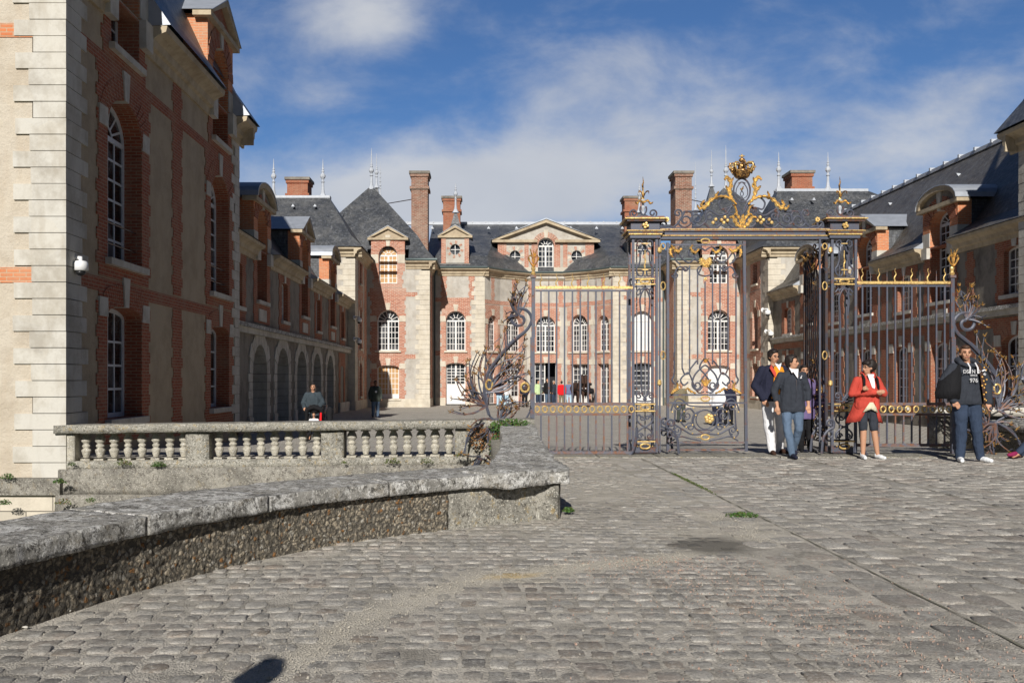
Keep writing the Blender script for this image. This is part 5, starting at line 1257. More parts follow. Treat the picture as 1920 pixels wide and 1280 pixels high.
# crest (mirrored about x=1392)
cx0 = 1391
s = MB(); g = MB()
for sg in (-1, 1):
    X = lambda x: cx0+sg*(x-cx0)
    m_ = lambda L: [(X(x), y) for x, y in L]
    iron(s, m_(cr([(1541, 420), (1533, 428), (1520, 426), (1510, 417), (1500, 400), (1497, 397), (1466, 397)])), .020)
    iron(s, m_(spir(1537, 421, 8, PI/2, 1.3, -1)), .017); iron(s, m_(spir(1511, 400, 8, PI*.9, 1.3, 1)), .016)
    iron(s, m_(cr([(1545, 426), (1528, 424), (1516, 428), (1500, 427), (1488, 420), (1484, 405), (1487, 397)])), .020); iron(s, m_(spir(1497, 414, 14, 0, 1.4, 1)), .017)
    iron(s, m_(spir(1476, 411, 12, PI*.5, 1.5, -1)), .018); iron(s, m_(cr([(1484, 425), (1470, 424), (1458, 414), (1460, 400), (1464, 392)])), .020)
    iron(s, m_(cr([(1460, 420), (1450, 428), (1436, 426), (1426, 414), (1412, 408), (1402, 412), (1400, 424)])), .019); iron(s, m_(spir(1440, 416, 10, PI/2, 1.4, 1)), .017)
    iron(s, m_(spir(1452, 405, 9, -PI/2, 1.3, 1)), .017); iron(s, m_(cr([(1404, 427), (1412, 424), (1420, 414), (1418, 404), (1408, 402)])), .017)
    iron(s, m_(cr([(1396, 398), (1404, 384), (1414, 392), (1420, 400), (1434, 404), (1448, 396), (1456, 392)])), .019); iron(s, m_(spir(1416, 396, 8, PI, 1.3, 1)), .016)
    iron(s, m_(cr([(1410, 372), (1424, 370), (1434, 380), (1430, 392), (1420, 390)])), .016)
    iron(s, m_(cr([(1393, 402), (1397, 388), (1404, 378), (1420, 370), (1440, 370), (1460, 380), (1468, 392)])), .020)
    # gilded leaves
    acanth(g, m_([(1402, 384), (1412, 374), (1428, 369), (1444, 372)]), 3.5, lobes=5); acanth(g, m_([(1436, 370), (1450, 376), (1460, 388), (1472, 392), (1477, 385)]), 4.8, lobes=5)
    acanth(g, m_([(1444, 374), (1440, 366), (1436, 360)]), 3, lobes=2); acanth(g, m_([(1464, 392), (1468, 384), (1462, 376)]), 3.4, lobes=2)
    acanth(g, m_([(1407, 379), (1414, 366), (1414, 348), (1409, 334)]), 4.3, lobes=5); acanth(g, m_([(1410, 352), (1414, 342), (1418, 334), (1424, 336), (1424, 341)]), 4.2, lobes=3)
    acanth(g, m_([(1412, 362), (1418, 356), (1424, 350)]), 4.4, lobes=3)
    acanth(g, m_([(1404, 406), (1402, 398), (1406, 388), (1412, 386)]), 2.6, lobes=3)
    acanth(g, m_([(1393, 428), (1402, 420), (1409, 408), (1417, 410)]), 4.6, lobes=4); acanth(g, m_([(1393, 420), (1398, 408), (1404, 402), (1408, 405)]), 3.4, lobes=3)
    rosette(g, X(1532), 412, 5, 'gold', 6)
    for x, y in ((1424, 408), (1430, 413), (1419, 414), (1426, 418), (1446, 418), (1441, 412)): g.ball(G(X(x), y, -.04), .032, 'gold', 6, (1, .6, 1), 4)
acanth(g, [(1391, 430), (1391, 418), (1391, 402)], 5, lobes=3)
ring(s, cx0, 357, 15.5, 22, .016, 'iron', 0, n=28)
for sg in (-1, 1):
    iron(s, cr([(cx0-sg*5, 376), (cx0+sg*9, 368), (cx0+sg*10, 354), (cx0+sg*1, 342), (cx0-sg*7, 344)]), .009, 'iron', .0)
    iron(s, cr([(cx0-sg*8, 382), (cx0-sg*2, 372), (cx0+sg*3, 364), (cx0, 357), (cx0+sg*3, 353)]), .008, 'iron', .0)
acanth(g, [(1388, 357), (1391, 354), (1391, 351)], 2, lobes=2)
so_ = s.build('crest_scrollwork', gw); g.build('gilded_leaves', so_)
# crown
c = MB(); cb = G(1391, 334, 0)
c.lathe([(.10, 0), (.13, .03), (.16, .10), (.17, .12), (.155, .13), (.14, .05)], cb, 'crown_bronze', 16)
for i in range(8):
    a = 2*PI*i/8; d = Vector((math.cos(a), math.sin(a), 0)); pts = [cb+d*r_+Z*h for r_, h in ((.16, .09), (.20, .15), (.225, .20), (.20, .25), (.13, .262), (.06, .235), (.02, .20))]
    c.tube(pts, .016, 'gold' if i % 2 else 'crown_bronze', 6)
    for p in pts[:-1]: c.ball(p+d*.012, .015, 'crown_bronze', 6)
    a += PI/8; d = Vector((math.cos(a), math.sin(a), 0)); c.ball(cb+d*.165+Z*.15, .03, 'crown_bronze', 6); c.ball(cb+d*.165+Z*.19, .017, 'gold', 6)
c.lathe([(.05, .17), (.07, .21), (.03, .25), (.02, .27), (.05, .30), (.055, .325), (.03, .35), (.012, .355)], cb, 'crown_bronze', 12)
c.box(cb.x-.045, cb.x+.045, cb.y-.012, cb.y+.012, cb.z+.375, cb.z+.393, 'gold'); c.box(cb.x-.011, cb.x+.011, cb.y-.0125, cb.y+.0125, cb.z+.355, cb.z+.415, 'gold')
c.build('crown', gw, smooth=True)
# ---------------------------------------------------------------- leaves
def leaf(label, T=None, mat='iron', gold='gold', dark=False, end=1402):
    o = thing('gate_leaf', label, 'gate', tuple(T(G(1250, 850)) if T else G(1250, 850)))
    t = MB(); I = lambda pts, r=.011, **k: iron(t, pts, r*1.35, mat, T=T, **k)
    bar(t, 1252, 455, 1252, 846, .045, mat, T=T); bar(t, end-7, 452, end-3, 846, .05, mat, T=T)
    for y in (459,): bar(t, 1252, y, end-6, y, .03, mat, T=T)
    for y in (740, 755): bar(t, 1252, y, end-5, y, .030, mat, T=T)
    for y in (829, 843): bar(t, 1252, y, end-5, y, .026, 'rusty_iron' if not dark else mat, T=T)
    t.build('frame', o)
    t = MB(); bars = [1265, 1279, 1293, 1308, 1322, 1336, 1350, 1365, 1380]
    bots = [660, 690, 694, 683, 672, 683, 694, 690, 660]; tops = [518, 506, 498, 512, 528, 512, 498, 506, 518]
    for x, yt, yb in zip(bars, tops, bots):
        bar(t, x, yt, x, yb, .022, mat, T=T)
    for a, b_ in ((1265, 1279), (1293, 1308), (1336, 1350), (1365, 1380)):
        pass
    t.build('bars', o)
    t = MB(); c = 1322; gl = MB()
    for sg in (-1, 1):
        X = lambda x: c+sg*(x-c); m_ = lambda L: [(X(x), y) for x, y in L]
        # U shaped bar ends above the lock rail
        I(m_(cr([(1350, 690), (1352, 699), (1360, 701), (1365, 690)]))); I(m_(cr([(1336, 683), (1337, 676), (1344, 684), (1352, 694)])))
        I(m_(cr([(1380, 660), (1380, 700), (1384, 712), (1378, 720), (1372, 713)]))); I(m_(cr([(1322, 684), (1330, 690), (1342, 704), (1346, 722), (1336, 732), (1326, 724)])), .012)
        I(m_(spir(1337, 722, 9, 0, 1.2, 1))); I(m_(cr([(1324, 734), (1334, 736), (1341, 726), (1352, 700), (1360, 702), (1368, 712), (1362, 722), (1354, 716)])))
        I(m_(cr([(1322, 672), (1328, 678), (1332, 690), (1322, 702), (1312, 716)])))
        # head ornament
        I(m_(cr([(1322, 470), (1334, 463), (1344, 470), (1340, 486), (1328, 496), (1334, 512)]))); I(m_(cr([(1322, 518), (1334, 514), (1336, 504), (1328, 498)])))
        I(m_(spir(1346, 476, 10, PI, 1.3, 1))); I(m_(cr([(1340, 484), (1352, 492), (1364, 486), (1374, 474), (1378, 486), (1368, 496)])))
        I(m_(cr([(1379, 520), (1376, 506), (1368, 500), (1358, 506), (1350, 500)]))); I(m_(spir(1359, 505, 6, 0, 1.2, -1))); I(m_(spir(1378, 516, 6, 0, 1.2, 1)))
        acanth(gl, m_([(1334, 467), (1342, 474), (1350, 466), (1346, 460)]), 3.4, gold, T=T); acanth(gl, m_([(1366, 466), (1374, 472), (1382, 466), (1388, 460)]), 4, gold, T=T)
        acanth(gl, m_([(1386, 464), (1388, 474), (1384, 484)]), 3.6, gold, T=T)
        acanth(gl, m_([(1340, 737), (1350, 733), (1356, 728), (1362, 732)]), 2.8, gold, T=T); acanth(gl, m_([(1372, 728), (1380, 732), (1388, 738)]), 4, gold, T=T); acanth(gl, m_([(1376, 732), (1374, 722), (1378, 716)]), 2.6, gold, T=T)
        # lower panel
        I(m_(cr([(1322, 762), (1352, 760), (1364, 750), (1374, 748), (1382, 758), (1386, 770)]))); I(m_(cr([(1378, 768), (1380, 800), (1384, 812), (1376, 820), (1368, 812)])))
        I(m_(spir(1372, 762, 9, PI, 1.4, 1))); I(m_(spir(1374, 806, 8, PI/2, 1.4, 1)), .010); I(m_(cr([(1340, 778), (1350, 766), (1364, 772), (1368, 788), (1358, 800), (1346, 796)])), .012)
        I(m_(spir(1356, 779, 8, 0, 1.3, 1)), .010); I(m_(spir(1350, 800, 9, 0, 1.3, -1)), .010); I(m_(cr([(1322, 806), (1338, 804), (1346, 790), (1342, 776), (1330, 770)])))
        I(m_(cr([(1322, 812), (1346, 814), (1362, 806), (1378, 796)])), .012); I(m_(cr([(1330, 826), (1350, 822), (1368, 818), (1384, 826)])))
        for x, y in ((1340, 778), (1358, 800), (1368, 788), (1346, 796), (1374, 762), (1384, 772), (1346, 812), (1376, 820), (1362, 771), (1382, 806), (1344, 764)):
            p = G(X(x), y, -.02); gl.ball(T(p) if T else p, .015, gold, 6, rings=4)
    ring(t, 1322, 786, 17, 18, .012, mat, 0, T, 24); ring(t, 1322, 790, 22, 21, .010, mat, 0, T, 24)
    acanth(gl, [(1322, 488), (1322, 495), (1322, 503)], 12, gold, T=T, lobes=3); acanth(gl, [(1314, 484), (1316, 492), (1320, 500)], 7, gold, T=T); acanth(gl, [(1330, 484), (1328, 492), (1324, 500)], 7, gold, T=T)
    rosette(gl, 1329 if not T else 1322, 784, 9.5, gold, 6, T=T); rosette(gl, 1322, 523, 3.5, gold, 4, T=T)
    for sg in (-1, 0, 1): acanth(gl, [(1322, 724), (1322+sg*5, 716), (1322+sg*9, 708+abs(sg)*3)], 3.6, gold, T=T)
    for sg in (-1, 0, 1): acanth(gl, [(1322, 680), (1322+sg*3, 675), (1322+sg*5, 671)], 1.8, gold, T=T)
    for y in (452, 747, 819): ring(gl, 1322, y, 8, 4.6 if y > 500 else 4, .014, gold, -.02, T); 
    for y in (452, 747, 819):
        for sg in (-1, 1): iron(gl, [(1322+sg*10, y), (1322+sg*18, y)], .008, gold, -.01, T=T, taper=.2)
    t.build('scroll_panel', o); gl.build('gilded_leaves', o); return o
leaf('closed left leaf of the iron gate with gilded rosette in its lower scroll panel')
hx = G(1551, 0).x; x0l = G(1252, 0).x
def TR(p):
    u = p.x-x0l; a = R(86.5); dn = p.y-GD
    return Vector((hx+u*math.cos(a)+dn*math.sin(a), GD+.05+u*math.sin(a)-dn*math.cos(a), p.z))
leaf('right leaf of the iron gate swung open, seen edge-on and dark', TR, 'dark_iron', 'crown_bronze', True)
# ---------------------------------------------------------------- fixed railing panels
def railing(x0, x1, post, label, y_top, y_bot, n, sgn):
    o = thing('railing_panel', label, 'railing', tuple(G((x0+x1)/2, 850)), 'railing panels flanking the gateway')
    t = MB(); bar(t, x0, y_top, x1, y_top, .045, 'gold'); o_ = t.build('top_rail', o, label='gilded top rail')
    t = MB(); bar(t, x0, y_top+6, x1, y_top+6, .030, 'iron'); t.build('rail', o)
    t = MB(); bar(t, x0, 757, x1, 757, .05, 'rusty_iron'); bar(t, x0, 776.5, x1, 776.5, .04, 'rusty_iron'); t.build('rail', o)
    t = MB(); bar(t, x0, y_bot-2, x1, y_bot-2, .05, 'rusty_iron'); t.build('rail', o)
    sp = (x1-x0)/(n+.35)
    xs = [x0+sp*(i+.7) for i in range(n)]
    for i, x in enumerate(xs):
        t = MB(); bar(t, x, y_top+6, x, 757, .026, 'iron'); bar(t, x, 776, x, y_bot, .026, 'rusty_iron' if i % 3 else 'iron')
        if i % 2: iron(t, [(x, y_top-2), (x+.1, y_top-14), (x, y_top-24)], .011, 'rusty_iron', taper=.1)
        else: iron(t, cr([(x, y_top-2), (x-1.6, y_top-9), (x+1.6, y_top-16), (x-.6, y_top-22), (x+.4, y_top-27)]), .015, 'gold', taper=.15)
        t.build('bar', o)
    for i in range(n+1):
        t = MB(); ring(t, x0+sp*(i+.2), 766.8, 4.6, 5.8, .013, 'gold', -.015, n=14); t.build('gilt_ring', o)
    t = MB(); bar(t, post, 520, post, 632, .062, 'iron'); bar(t, post+sgn*1.5, 632, post+sgn*2.0, 850, .075, 'iron'); bar(t, post, 516, post, 521, .10, 'rusty_iron')
    if sgn > 0: pass
    po = t.build('post', o)
    f = MB(); f.lathe([(.03, 0), (.045, .03), (.025, .07), (.04, .12), (.02, .18)], G(post, 516), 'gold', 8)
    for sg in (-1, 1):
        acanth(f, [(post, 500), (post+sg*5, 494), (post+sg*9, 485), (post+sg*7, 480), (post+sg*4, 483)], 2, 'gold', lobes=2); acanth(f, [(post, 496), (post+sg*2, 484), (post+sg*5, 472), (post+sg*7, 467)], 1.8, 'gold', lobes=2)
    acanth(f, [(post, 502), (post+1, 486), (post, 470)], 2.2, 'gold', lobes=2); f.build('post_finial', po)
railing(1004, 1186, 1000, 'iron railing panel with gilded rings to the left of the gateway', 539, 850, 12, -1)
railing(1606, 1781, 1785, 'iron railing panel with gilded rings to the right of the gateway behind the standing people', 530, 836, 11, 1)
# braces of the right panel foot
# ---------------------------------------------------------------- bouquets of iron foliage
def bouquet(mir, label):
    rnd = random.Random(3)
    X = (lambda x: x) if not mir else (lambda x: 2785-x)
    B0 = (917, 778) if not mir else (917-20, 772)
    yo = 0 if not mir else 8
    o = thing('iron_foliage', label, 'ironwork', tuple(G(X(925), 795)), 'iron foliage scrolls ending the railing')
    t = MB()
    m_ = lambda L: [(X(x), y+yo) for x, y in L]
    iron(t, m_(spir(974, 598, 23, 0, 1.25, -1)[::-1]+cr([(997, 601), (988, 618), (961, 640), (937, 667), (917, 695), (908, 725), (911, 755), B0])), .030, 'iron', .0)
    iron(t, m_(cr([(997, 598), (990, 617), (966, 640), (944, 664), (925, 690), (914, 724), (915, 760)])), .018, 'iron', .05)
    iron(t, m_(cr([B0, (930, 790), (950, 800), (975, 795), (992, 775), (998, 745), (990, 718), (970, 706), (950, 712), (940, 730), (946, 748), (960, 752)])), .018, 'iron', .03)
    t.build('main_scroll', o)
    g = MB(); ring(g, X(917), 721+yo, 6, 9, .018, 'gold', -.03); ring(g, X(984), 726+yo, 7.5, 8.5, .020, 'gold', -.03); p = G(X(984), 726+yo, .01); g.ball(p, .06, 'dark_iron', 8, (1, .4, 1)); g.build('gilt_ring', o)
    def tipleaf(mb, x, y, ax, ay, dn):
        L = math.hypot(ax, ay) or 1; ax, ay = ax/L, ay/L
        for k in range(3):
            th = (-.9, 0, .9)[k]+rnd.uniform(-.3, .3); c, s_ = math.cos(th), math.sin(th); dx, dy = ax*c-ay*s_, ax*s_+ay*c; l = rnd.uniform(4, 7)
            acanth(mb, [(x, y), (x+dx*l*.5, y+dy*l*.5), (x+dx*l+rnd.uniform(-1.5, 1.5), y+dy*l-2)], rnd.uniform(.7, 1.25), 'gold' if rnd.random() < .8 else 'iron', dn, curl=rnd.uniform(-.03, .05), lobes=1)
    tips = []
    A = [((911, 760), t_, .014) for t_ in [(848, 747), (857, 712), (874, 706), (866, 762), (878, 682), (899, 666), (912, 656), (890, 700), (846, 772), (880, 728), (905, 742), (869, 740)]]
    A += [((913, 735), t_, .012) for t_ in [(938, 633), (950, 620), (968, 690), (985, 650), (980, 690), (975, 668), (992, 700), (960, 700), (948, 672), (930, 652), (995, 668), (986, 636)]]
    A += [((972, 590), t_, .014) for t_ in [(985, 536), (965, 541), (955, 566), (960, 552), (978, 552), (992, 556), (950, 588), (943, 604), (968, 530)]]
    A += [((935, 788), t_, .012) for t_ in [(985, 755), (970, 768), (955, 745), (962, 776), (940, 755), (975, 742), (952, 762)]]
    A += [((918, 785), t_, .014) for t_ in [(905, 835), (925, 840), (945, 826), (955, 812), (895, 818), (882, 800), (935, 845), (915, 858), (870, 845), (962, 800)]]
    if not mir: A += [((905, 850), t_, .012) for t_ in [(868, 842), (930, 862), (880, 868)]]
    else: A += [((870, 700), t_, .012) for t_ in [(830, 690), (838, 720), (820, 740), (832, 765), (845, 650), (826, 670)]]
    for (bx0, by0), (tx, ty), r in A:
        for rep in range(1 if rnd.random() < .3 else (2 if rnd.random() < .6 else 3)):
            tx2, ty2 = tx+(rnd.uniform(-6, 6) if rep else 0), ty+(rnd.uniform(-8, 8) if rep else 0)
            dx, dy = tx2-bx0, ty2-by0; L = math.hypot(dx, dy); nx, ny = -dy/L, dx/L; b_ = rnd.uniform(-.24, .24)*L; dn = rnd.uniform(-.20, .25)
            droop = ty > 795 and not mir; pts = cr([(bx0+rnd.uniform(-3, 3), by0+rnd.uniform(-3, 3)), (bx0+dx*.35+nx*b_, by0+dy*.35+ny*b_), (bx0+dx*.7+nx*b_*.9, by0+dy*.7+ny*b_*.9), (tx2, ty2)], 5)
            s = MB(); q = [G(X(x), y+yo, (-.45-.5*(i/(len(pts)-1))) if droop else dn*(i/(len(pts)-1))) for i, (x, y) in enumerate(pts)]; s.tube(q, [r*(1.5-.9*i/(len(q)-1)) for i in range(len(q))], 'iron' if rnd.random() < .6 else 'rusty_iron', 5)
            e = pts[-1]; pr = pts[-3]; tipleaf(s, X(e[0]), e[1]+yo, (X(e[0])-X(pr[0])), e[1]-pr[1], -.95 if droop else dn)
            if L > 30:
                mpt = pts[len(pts)//2+1]; pr = pts[len(pts)//2-1]; tipleaf(s, X(mpt[0]), mpt[1]+yo, (X(mpt[0])-X(pr[0]))+rnd.uniform(-3, 3), mpt[1]-pr[1]+rnd.uniform(-3, 3), -.7 if droop else dn*.5)
            s.build('branch', o)
bouquet(False, 'thicket of iron branches with gilded leaf tips rising over the balustrade left of the railing')
bouquet(True, 'iron branches with gilded leaf tips springing from the right railing post to the photo edge')
# ================================================================ plants
def tuft(name, label, c, rx, ry, rz, n, mat, mat2=None, size=.03, cat='plant', group=None, down=False, seed=1, kind=None):
    rnd = random.Random(seed); b = MB(); c = Vector(c)
    for _ in range(n):
        while True:
            q = Vector((rnd.uniform(-1, 1), rnd.uniform(-1, 1), rnd.uniform(-1, 1)))
            if q.length < 1: break
        p = c+Vector((q.x*rx, q.y*ry, abs(q.z)*rz if not down else q.z*rz)); s = size*rnd.uniform(.6, 1.4)
        d = Vector((rnd.uniform(-1, 1), rnd.uniform(-1, .4), rnd.uniform(-.2, 1))).normalized(); t = d.orthogonal().normalized(); t = Matrix.Rotation(rnd.random()*6, 3, d) @ t; w_ = d.cross(t)
        b.add([p-t*s*.5, p+w_*s*.4, p+t*s*.7+d*s*.2, p-w_*s*.4], [(0, 1, 2, 3)], mat if (mat2 is None or rnd.random() < .72) else mat2)
    for _ in range(max(2, n//40)):
        q = Vector((rnd.uniform(-.6, .6)*rx, rnd.uniform(-.6, .6)*ry, rz*.6)); b.tube([c, c+q*.6, c+q], [.004, .003, .002], 'rusty_iron', 4)
    o = b.build(name, None, recalc=False); tag(o, label, cat, group); return o
GP = lambda px, py, D: P(px, py, D)
tuft('ivy', 'green ivy spilling over the rail where balustrade and gate post meet', GP(958, 800, 16.1), .38, .3, .14, 1100, 'leaf_green', 'moss', .032, down=True, seed=2)
tuft('creeper', 'green creeper hanging beneath the iron foliage beside the corner coping', GP(940, 838, 15.9), .22, .25, .26, 900, 'leaf_green', 'leaf_dry', .03, down=True, seed=3)
tuft('creeper', 'russet dry creeper leaves on the pale pier left of the iron foliage', GP(898, 818, 16.15), .20, .08, .22, 170, 'leaf_dry', 'leaf_dry', .035, down=True, seed=4)
for i, (x, y, D, n, s, lb) in enumerate([(297, 874, 16.15, 240, .13, 'bushy green tuft growing under the third and fourth baluster'), (112, 905, 15.9, 160, .11, 'green tuft at the foot of the left pavilion quoins'), (14, 897, 16.0, 170, .13, 'weed on the ledge at the far left edge below the plaster'), (8, 945, 15.8, 150, .12, 'weed low on the plinth at the far left edge'), (230, 872, 16.15, 130, .16, 'thin mossy weed on the sill left of the bushy tuft'), (135, 872, 16.15, 70, .08, 'small weed beside the first balustrade pier'),
        (735, 868, 16.1, 150, .14, 'mossy tuft on the ledge below the right hand balusters'), (800, 868, 16.1, 100, .13, 'low moss cushion near the balustrade end'), (645, 868, 16.1, 40, .05, 'tiny moss cushion left of the mossy tuft'), (1066, 958, 9.45, 110, .06, 'bright green weed at the foot of the parapet corner'), (170, 940, 15.8, 90, .10, 'weed in the plinth crack above the parapet'), (118, 945, 15.8, 120, .14, 'brownish weed patch in the broken plinth'), (862, 855, 16.0, 90, .10, 'brown moss patch beside the drooping iron stems')]):
    tuft('weed', lb, GP(x, y, D), s, .08, s*.7, n, 'moss' if i in (4, 6, 7, 8, 11, 12) else 'leaf_green', 'leaf_dry' if i in (11, 12) else 'moss', .022, seed=20+i)
tuft('grass_tuft', 'flat green grass tuft in the paving joint in front of the gate', (2.55, 9.35, -.005), .17, .14, .035, 260, 'leaf_green', 'moss', .02, 'grass', seed=50)
tuft('grass_tuft', 'thin moss line in the stone joint running towards the closed gate leaf', (2.72, 12.4, -.005), .03, 1.4, .02, 300, 'moss', 'leaf_green', .018, 'grass', seed=51)
# small white stones dropped on the paving
for i, (x, y, s, lb) in enumerate([(47, 1177, .013, 'white flint pebble at the foot of the parapet, lower left'), (315, 1090, .017, 'small white pebble by the foot of the rubble wall'), (460, 1068, .012, 'tiny white pebble near the wall foot, centre left'), (128, 1146, .014, 'pale pebble between the two white flints')]):
    D = 1.33*F/(y-VY); b = MB(); b.ball((0, 0, s*.3), s, 'limestone', 8, (1.4, .8, .55)); o = b.build('flint_pebble', None, smooth=True); rough(o, .004, .02, i, 30); o.location = ((x-VX)*D/F, D, .002); tag(o, lb, 'stone')

# ================================================================ figures
def skinm(name, c, r=.55): simple(name, c, r, 0, .12, 20, .3)
skinm('skin', (.50, .27, .17)); skinm('skin_dark', (.20, .10, .06)); simple('hair_dark', (.018, .012, .010), .6, 0, .3, 60); simple('hair_brown', (.07, .035, .02), .6, 0, .3, 60); simple('hair_grey', (.25, .22, .19), .7)
def cloth(name, c, var=.35, rough=.85):
    t = NT(name); c = tuple(c); col = t.mix(t.ramp(t.noise(9, 5, .6), .35, .7, 0, var), c, tuple(x*.5 for x in c))
    col = t.mix(t.ramp(t.noise(5, 3, .5, stretch=(1, 1, .35)), .5, .7, 0, var*.6), col, tuple(min(.9, x*1.6) for x in c))
    t.bump(t.math('ADD', t.noise(14, 3, .6, stretch=(1, 1, .5), dist=.8), t.math('MULTIPLY', t.noise(300, 2), .05)), .55, .03); M[name] = t.out(col, rough, 0, .2)
for nm, c in (('c_navy', (.018, .02, .04)), ('c_red', (.50, .065, .045)), ('c_orange', (.80, .30, .02)), ('c_white', (.78, .78, .80)), ('c_charcoal', (.035, .04, .052)), ('c_jeans', (.10, .145, .215)), ('c_jeans_dark', (.035, .052, .090)),
              ('c_black', (.012, .012, .014)), ('c_brown', (.06, .033, .024)), ('c_cream', (.68, .62, .45)), ('c_teal', (.045, .06, .072)), ('c_lime', (.52, .66, .36)), ('c_purple', (.16, .12, .25)), ('c_scarlet', (.72, .015, .02)), ('c_bluegrey', (.14, .17, .30)),
              ('c_khaki', (.20, .17, .11)), ('c_lightblue', (.45, .62, .75)), ('c_pink', (.8, .45, .55)), ('c_olive', (.06, .07, .06)), ('c_shoe_white', (.80, .82, .84)), ('c_shoe_brown', (.06, .03, .02)), ('c_magenta', (.25, .02, .08)), ('c_gold_stud', (.8, .45, .12))): cloth(nm, c)
simple('eye_dark', (.01, .008, .008), .2); simple('lip', (.42, .13, .10), .5)
def capsule(bm, p0, r0, p1, r1, seg=10):
    p0, p1 = Vector(p0), Vector(p1); ax = p1-p0; L = ax.length
    if L < 1e-5: ax = Vector((0, 0, 1)); L = 1e-5
    else: ax /= L
    a1 = ax.orthogonal().normalized(); a2 = ax.cross(a1); rings = []
    for i in range(1, 4): t = -PI/2+PI/2*i/3; rings.append((p0+ax*(math.sin(t)*r0), math.cos(t)*r0))
    for i in range(0, 3): t = PI/2*i/3; rings.append((p1+ax*(math.sin(t)*r1), math.cos(t)*r1))
    vs = [bm.verts.new(p0-ax*r0)]; rs = []
    for c, r in rings: rs.append([bm.verts.new(c+(a1*math.cos(2*PI*k/seg)+a2*math.sin(2*PI*k/seg))*r) for k in range(seg)])
    e = bm.verts.new(p1+ax*r1)
    for k in range(seg): bm.faces.new((vs[0], rs[0][(k+1) % seg], rs[0][k])); bm.faces.new((e, rs[-1][k], rs[-1][(k+1) % seg]))
    for i in range(len(rs)-1):
        for k in range(seg): bm.faces.new((rs[i][k], rs[i][(k+1) % seg], rs[i+1][(k+1) % seg], rs[i+1][k]))
def ellip(bm, c, r, rot=None, seg=14, rings=9):
    c = Vector(c); mt = rot or Matrix.Identity(3); V = [bm.verts.new(c+mt @ Vector((0, 0, -r[2])))]; rs = []
    for i in range(1, rings):
        t = -PI/2+PI*i/rings; rs.append([bm.verts.new(c+mt @ Vector((math.cos(t)*math.cos(2*PI*k/seg)*r[0], math.cos(t)*math.sin(2*PI*k/seg)*r[1], math.sin(t)*r[2]))) for k in range(seg)])
    e = bm.verts.new(c+mt @ Vector((0, 0, r[2])))
    for k in range(seg): bm.faces.new((V[0], rs[0][(k+1) % seg], rs[0][k])); bm.faces.new((e, rs[-1][k], rs[-1][(k+1) % seg]))
    for i in range(len(rs)-1):
        for k in range(seg): bm.faces.new((rs[i][k], rs[i][(k+1) % seg], rs[i+1][(k+1) % seg], rs[i+1][k]))
TMP = bpy.data.scenes.new('workbench')
def blob(name, prims, mat, parent, voxel=.012, it=4, wob=0., label=None, fac=.5, clip=None):
    """prims in local metres -> one continuous surface (voxel union, smoothed)"""
    bm = bmesh.new()
    for p in prims:
        if p[0] == 'c': capsule(bm, *p[1:])
        elif p[0] == 'e': ellip(bm, *p[1:])
        elif p[0] == 'ch':
            for (a, ra), (b_, rb) in zip(p[1][:-1], p[1][1:]): capsule(bm, a, ra, b_, rb)
    me = bpy.data.meshes.new(name); bm.to_mesh(me); bm.free(); me.materials.append(M[mat])
    o = bpy.data.objects.new(name, me); TMP.collection.objects.link(o)
    rm = o.modifiers.new('r', 'REMESH'); rm.mode = 'VOXEL'; rm.voxel_size = voxel; rm.use_smooth_shade = True
    sm = o.modifiers.new('s', 'SMOOTH'); sm.iterations = it; sm.factor = fac
    
    with bpy.context.temp_override(scene=TMP, view_layer=TMP.view_layers[0]): dg = bpy.context.evaluated_depsgraph_get(); dg.update()
    m2 = bpy.data.meshes.new_from_object(o.evaluated_get(dg)); o.modifiers.clear(); o.data = m2; bpy.data.meshes.remove(me); m2.name = name; TMP.collection.objects.unlink(o); COL.objects.link(o)
    if wob:
        bm = bmesh.new(); bm.from_mesh(m2); bm.normal_update()
        for v in bm.verts:
            q = v.co*7; v.co += v.normal*wob*(noise.noise(Vector((q.x, q.y, q.z*.8)))+.6*noise.noise(q*2.3))
        bm.to_mesh(m2); bm.free()
    if clip is not None:
        bm = bmesh.new(); bm.from_mesh(m2); g_ = bm.verts[:]+bm.edges[:]+bm.faces[:]
        r_ = bmesh.ops.bisect_plane(bm, geom=g_, plane_co=(0, 0, clip), plane_no=(0, 0, 1), clear_inner=True)
        es = [e for e in r_['geom_cut'] if isinstance(e, bmesh.types.BMEdge)]
        if es: bmesh.ops.triangle_fill(bm, edges=es, use_beauty=True)
        bm.to_mesh(m2); bm.free()
    m2.polygons.foreach_set('use_smooth', [True]*len(m2.polygons))
    if not m2.materials: m2.materials.append(M[mat])
    o.parent = parent
    if label: o['label'] = label
    WORLD[o.name] = Vector((0, 0, 0)); return o
def hand(pw, pe, r=1., curl=.5, side=1):
    """palm, four unequal fingers and a thumb continuing the forearm pe->pw"""
    pw, pe = Vector(pw), Vector(pe); d = (pw-pe).normalized(); t = d.cross(Vector((0, 1, 0))); t = t.normalized() if t.length > .1 else Vector((1, 0, 0)); n = d.cross(t)
    L = []; palm = pw+d*.045*r; L.append(('c', pw, .026*r, pw+d*.06*r, .034*r)); 
    for k, (off, ln) in enumerate(((-.030, .070), (-.010, .082), (.010, .078), (.029, .062))):
        a = pw+d*.075*r+t*off*r; m_ = a+d*ln*.45*r+n*side*curl*.012; e = m_+d*ln*.4*r+n*side*curl*.034
        L.append(('ch', [(a-d*.03*r+n*0, .011*r), (a, .0105*r), (m_, .0095*r), (e, .0078*r)]))
    a = pw+d*.02*r-t*.028*r; L.append(('ch', [(a, .013*r), (a+d*.03*r-t*.022*r+n*side*.01, .0115*r), (a+d*.06*r-t*.024*r+n*side*.022, .009*r)])); return L
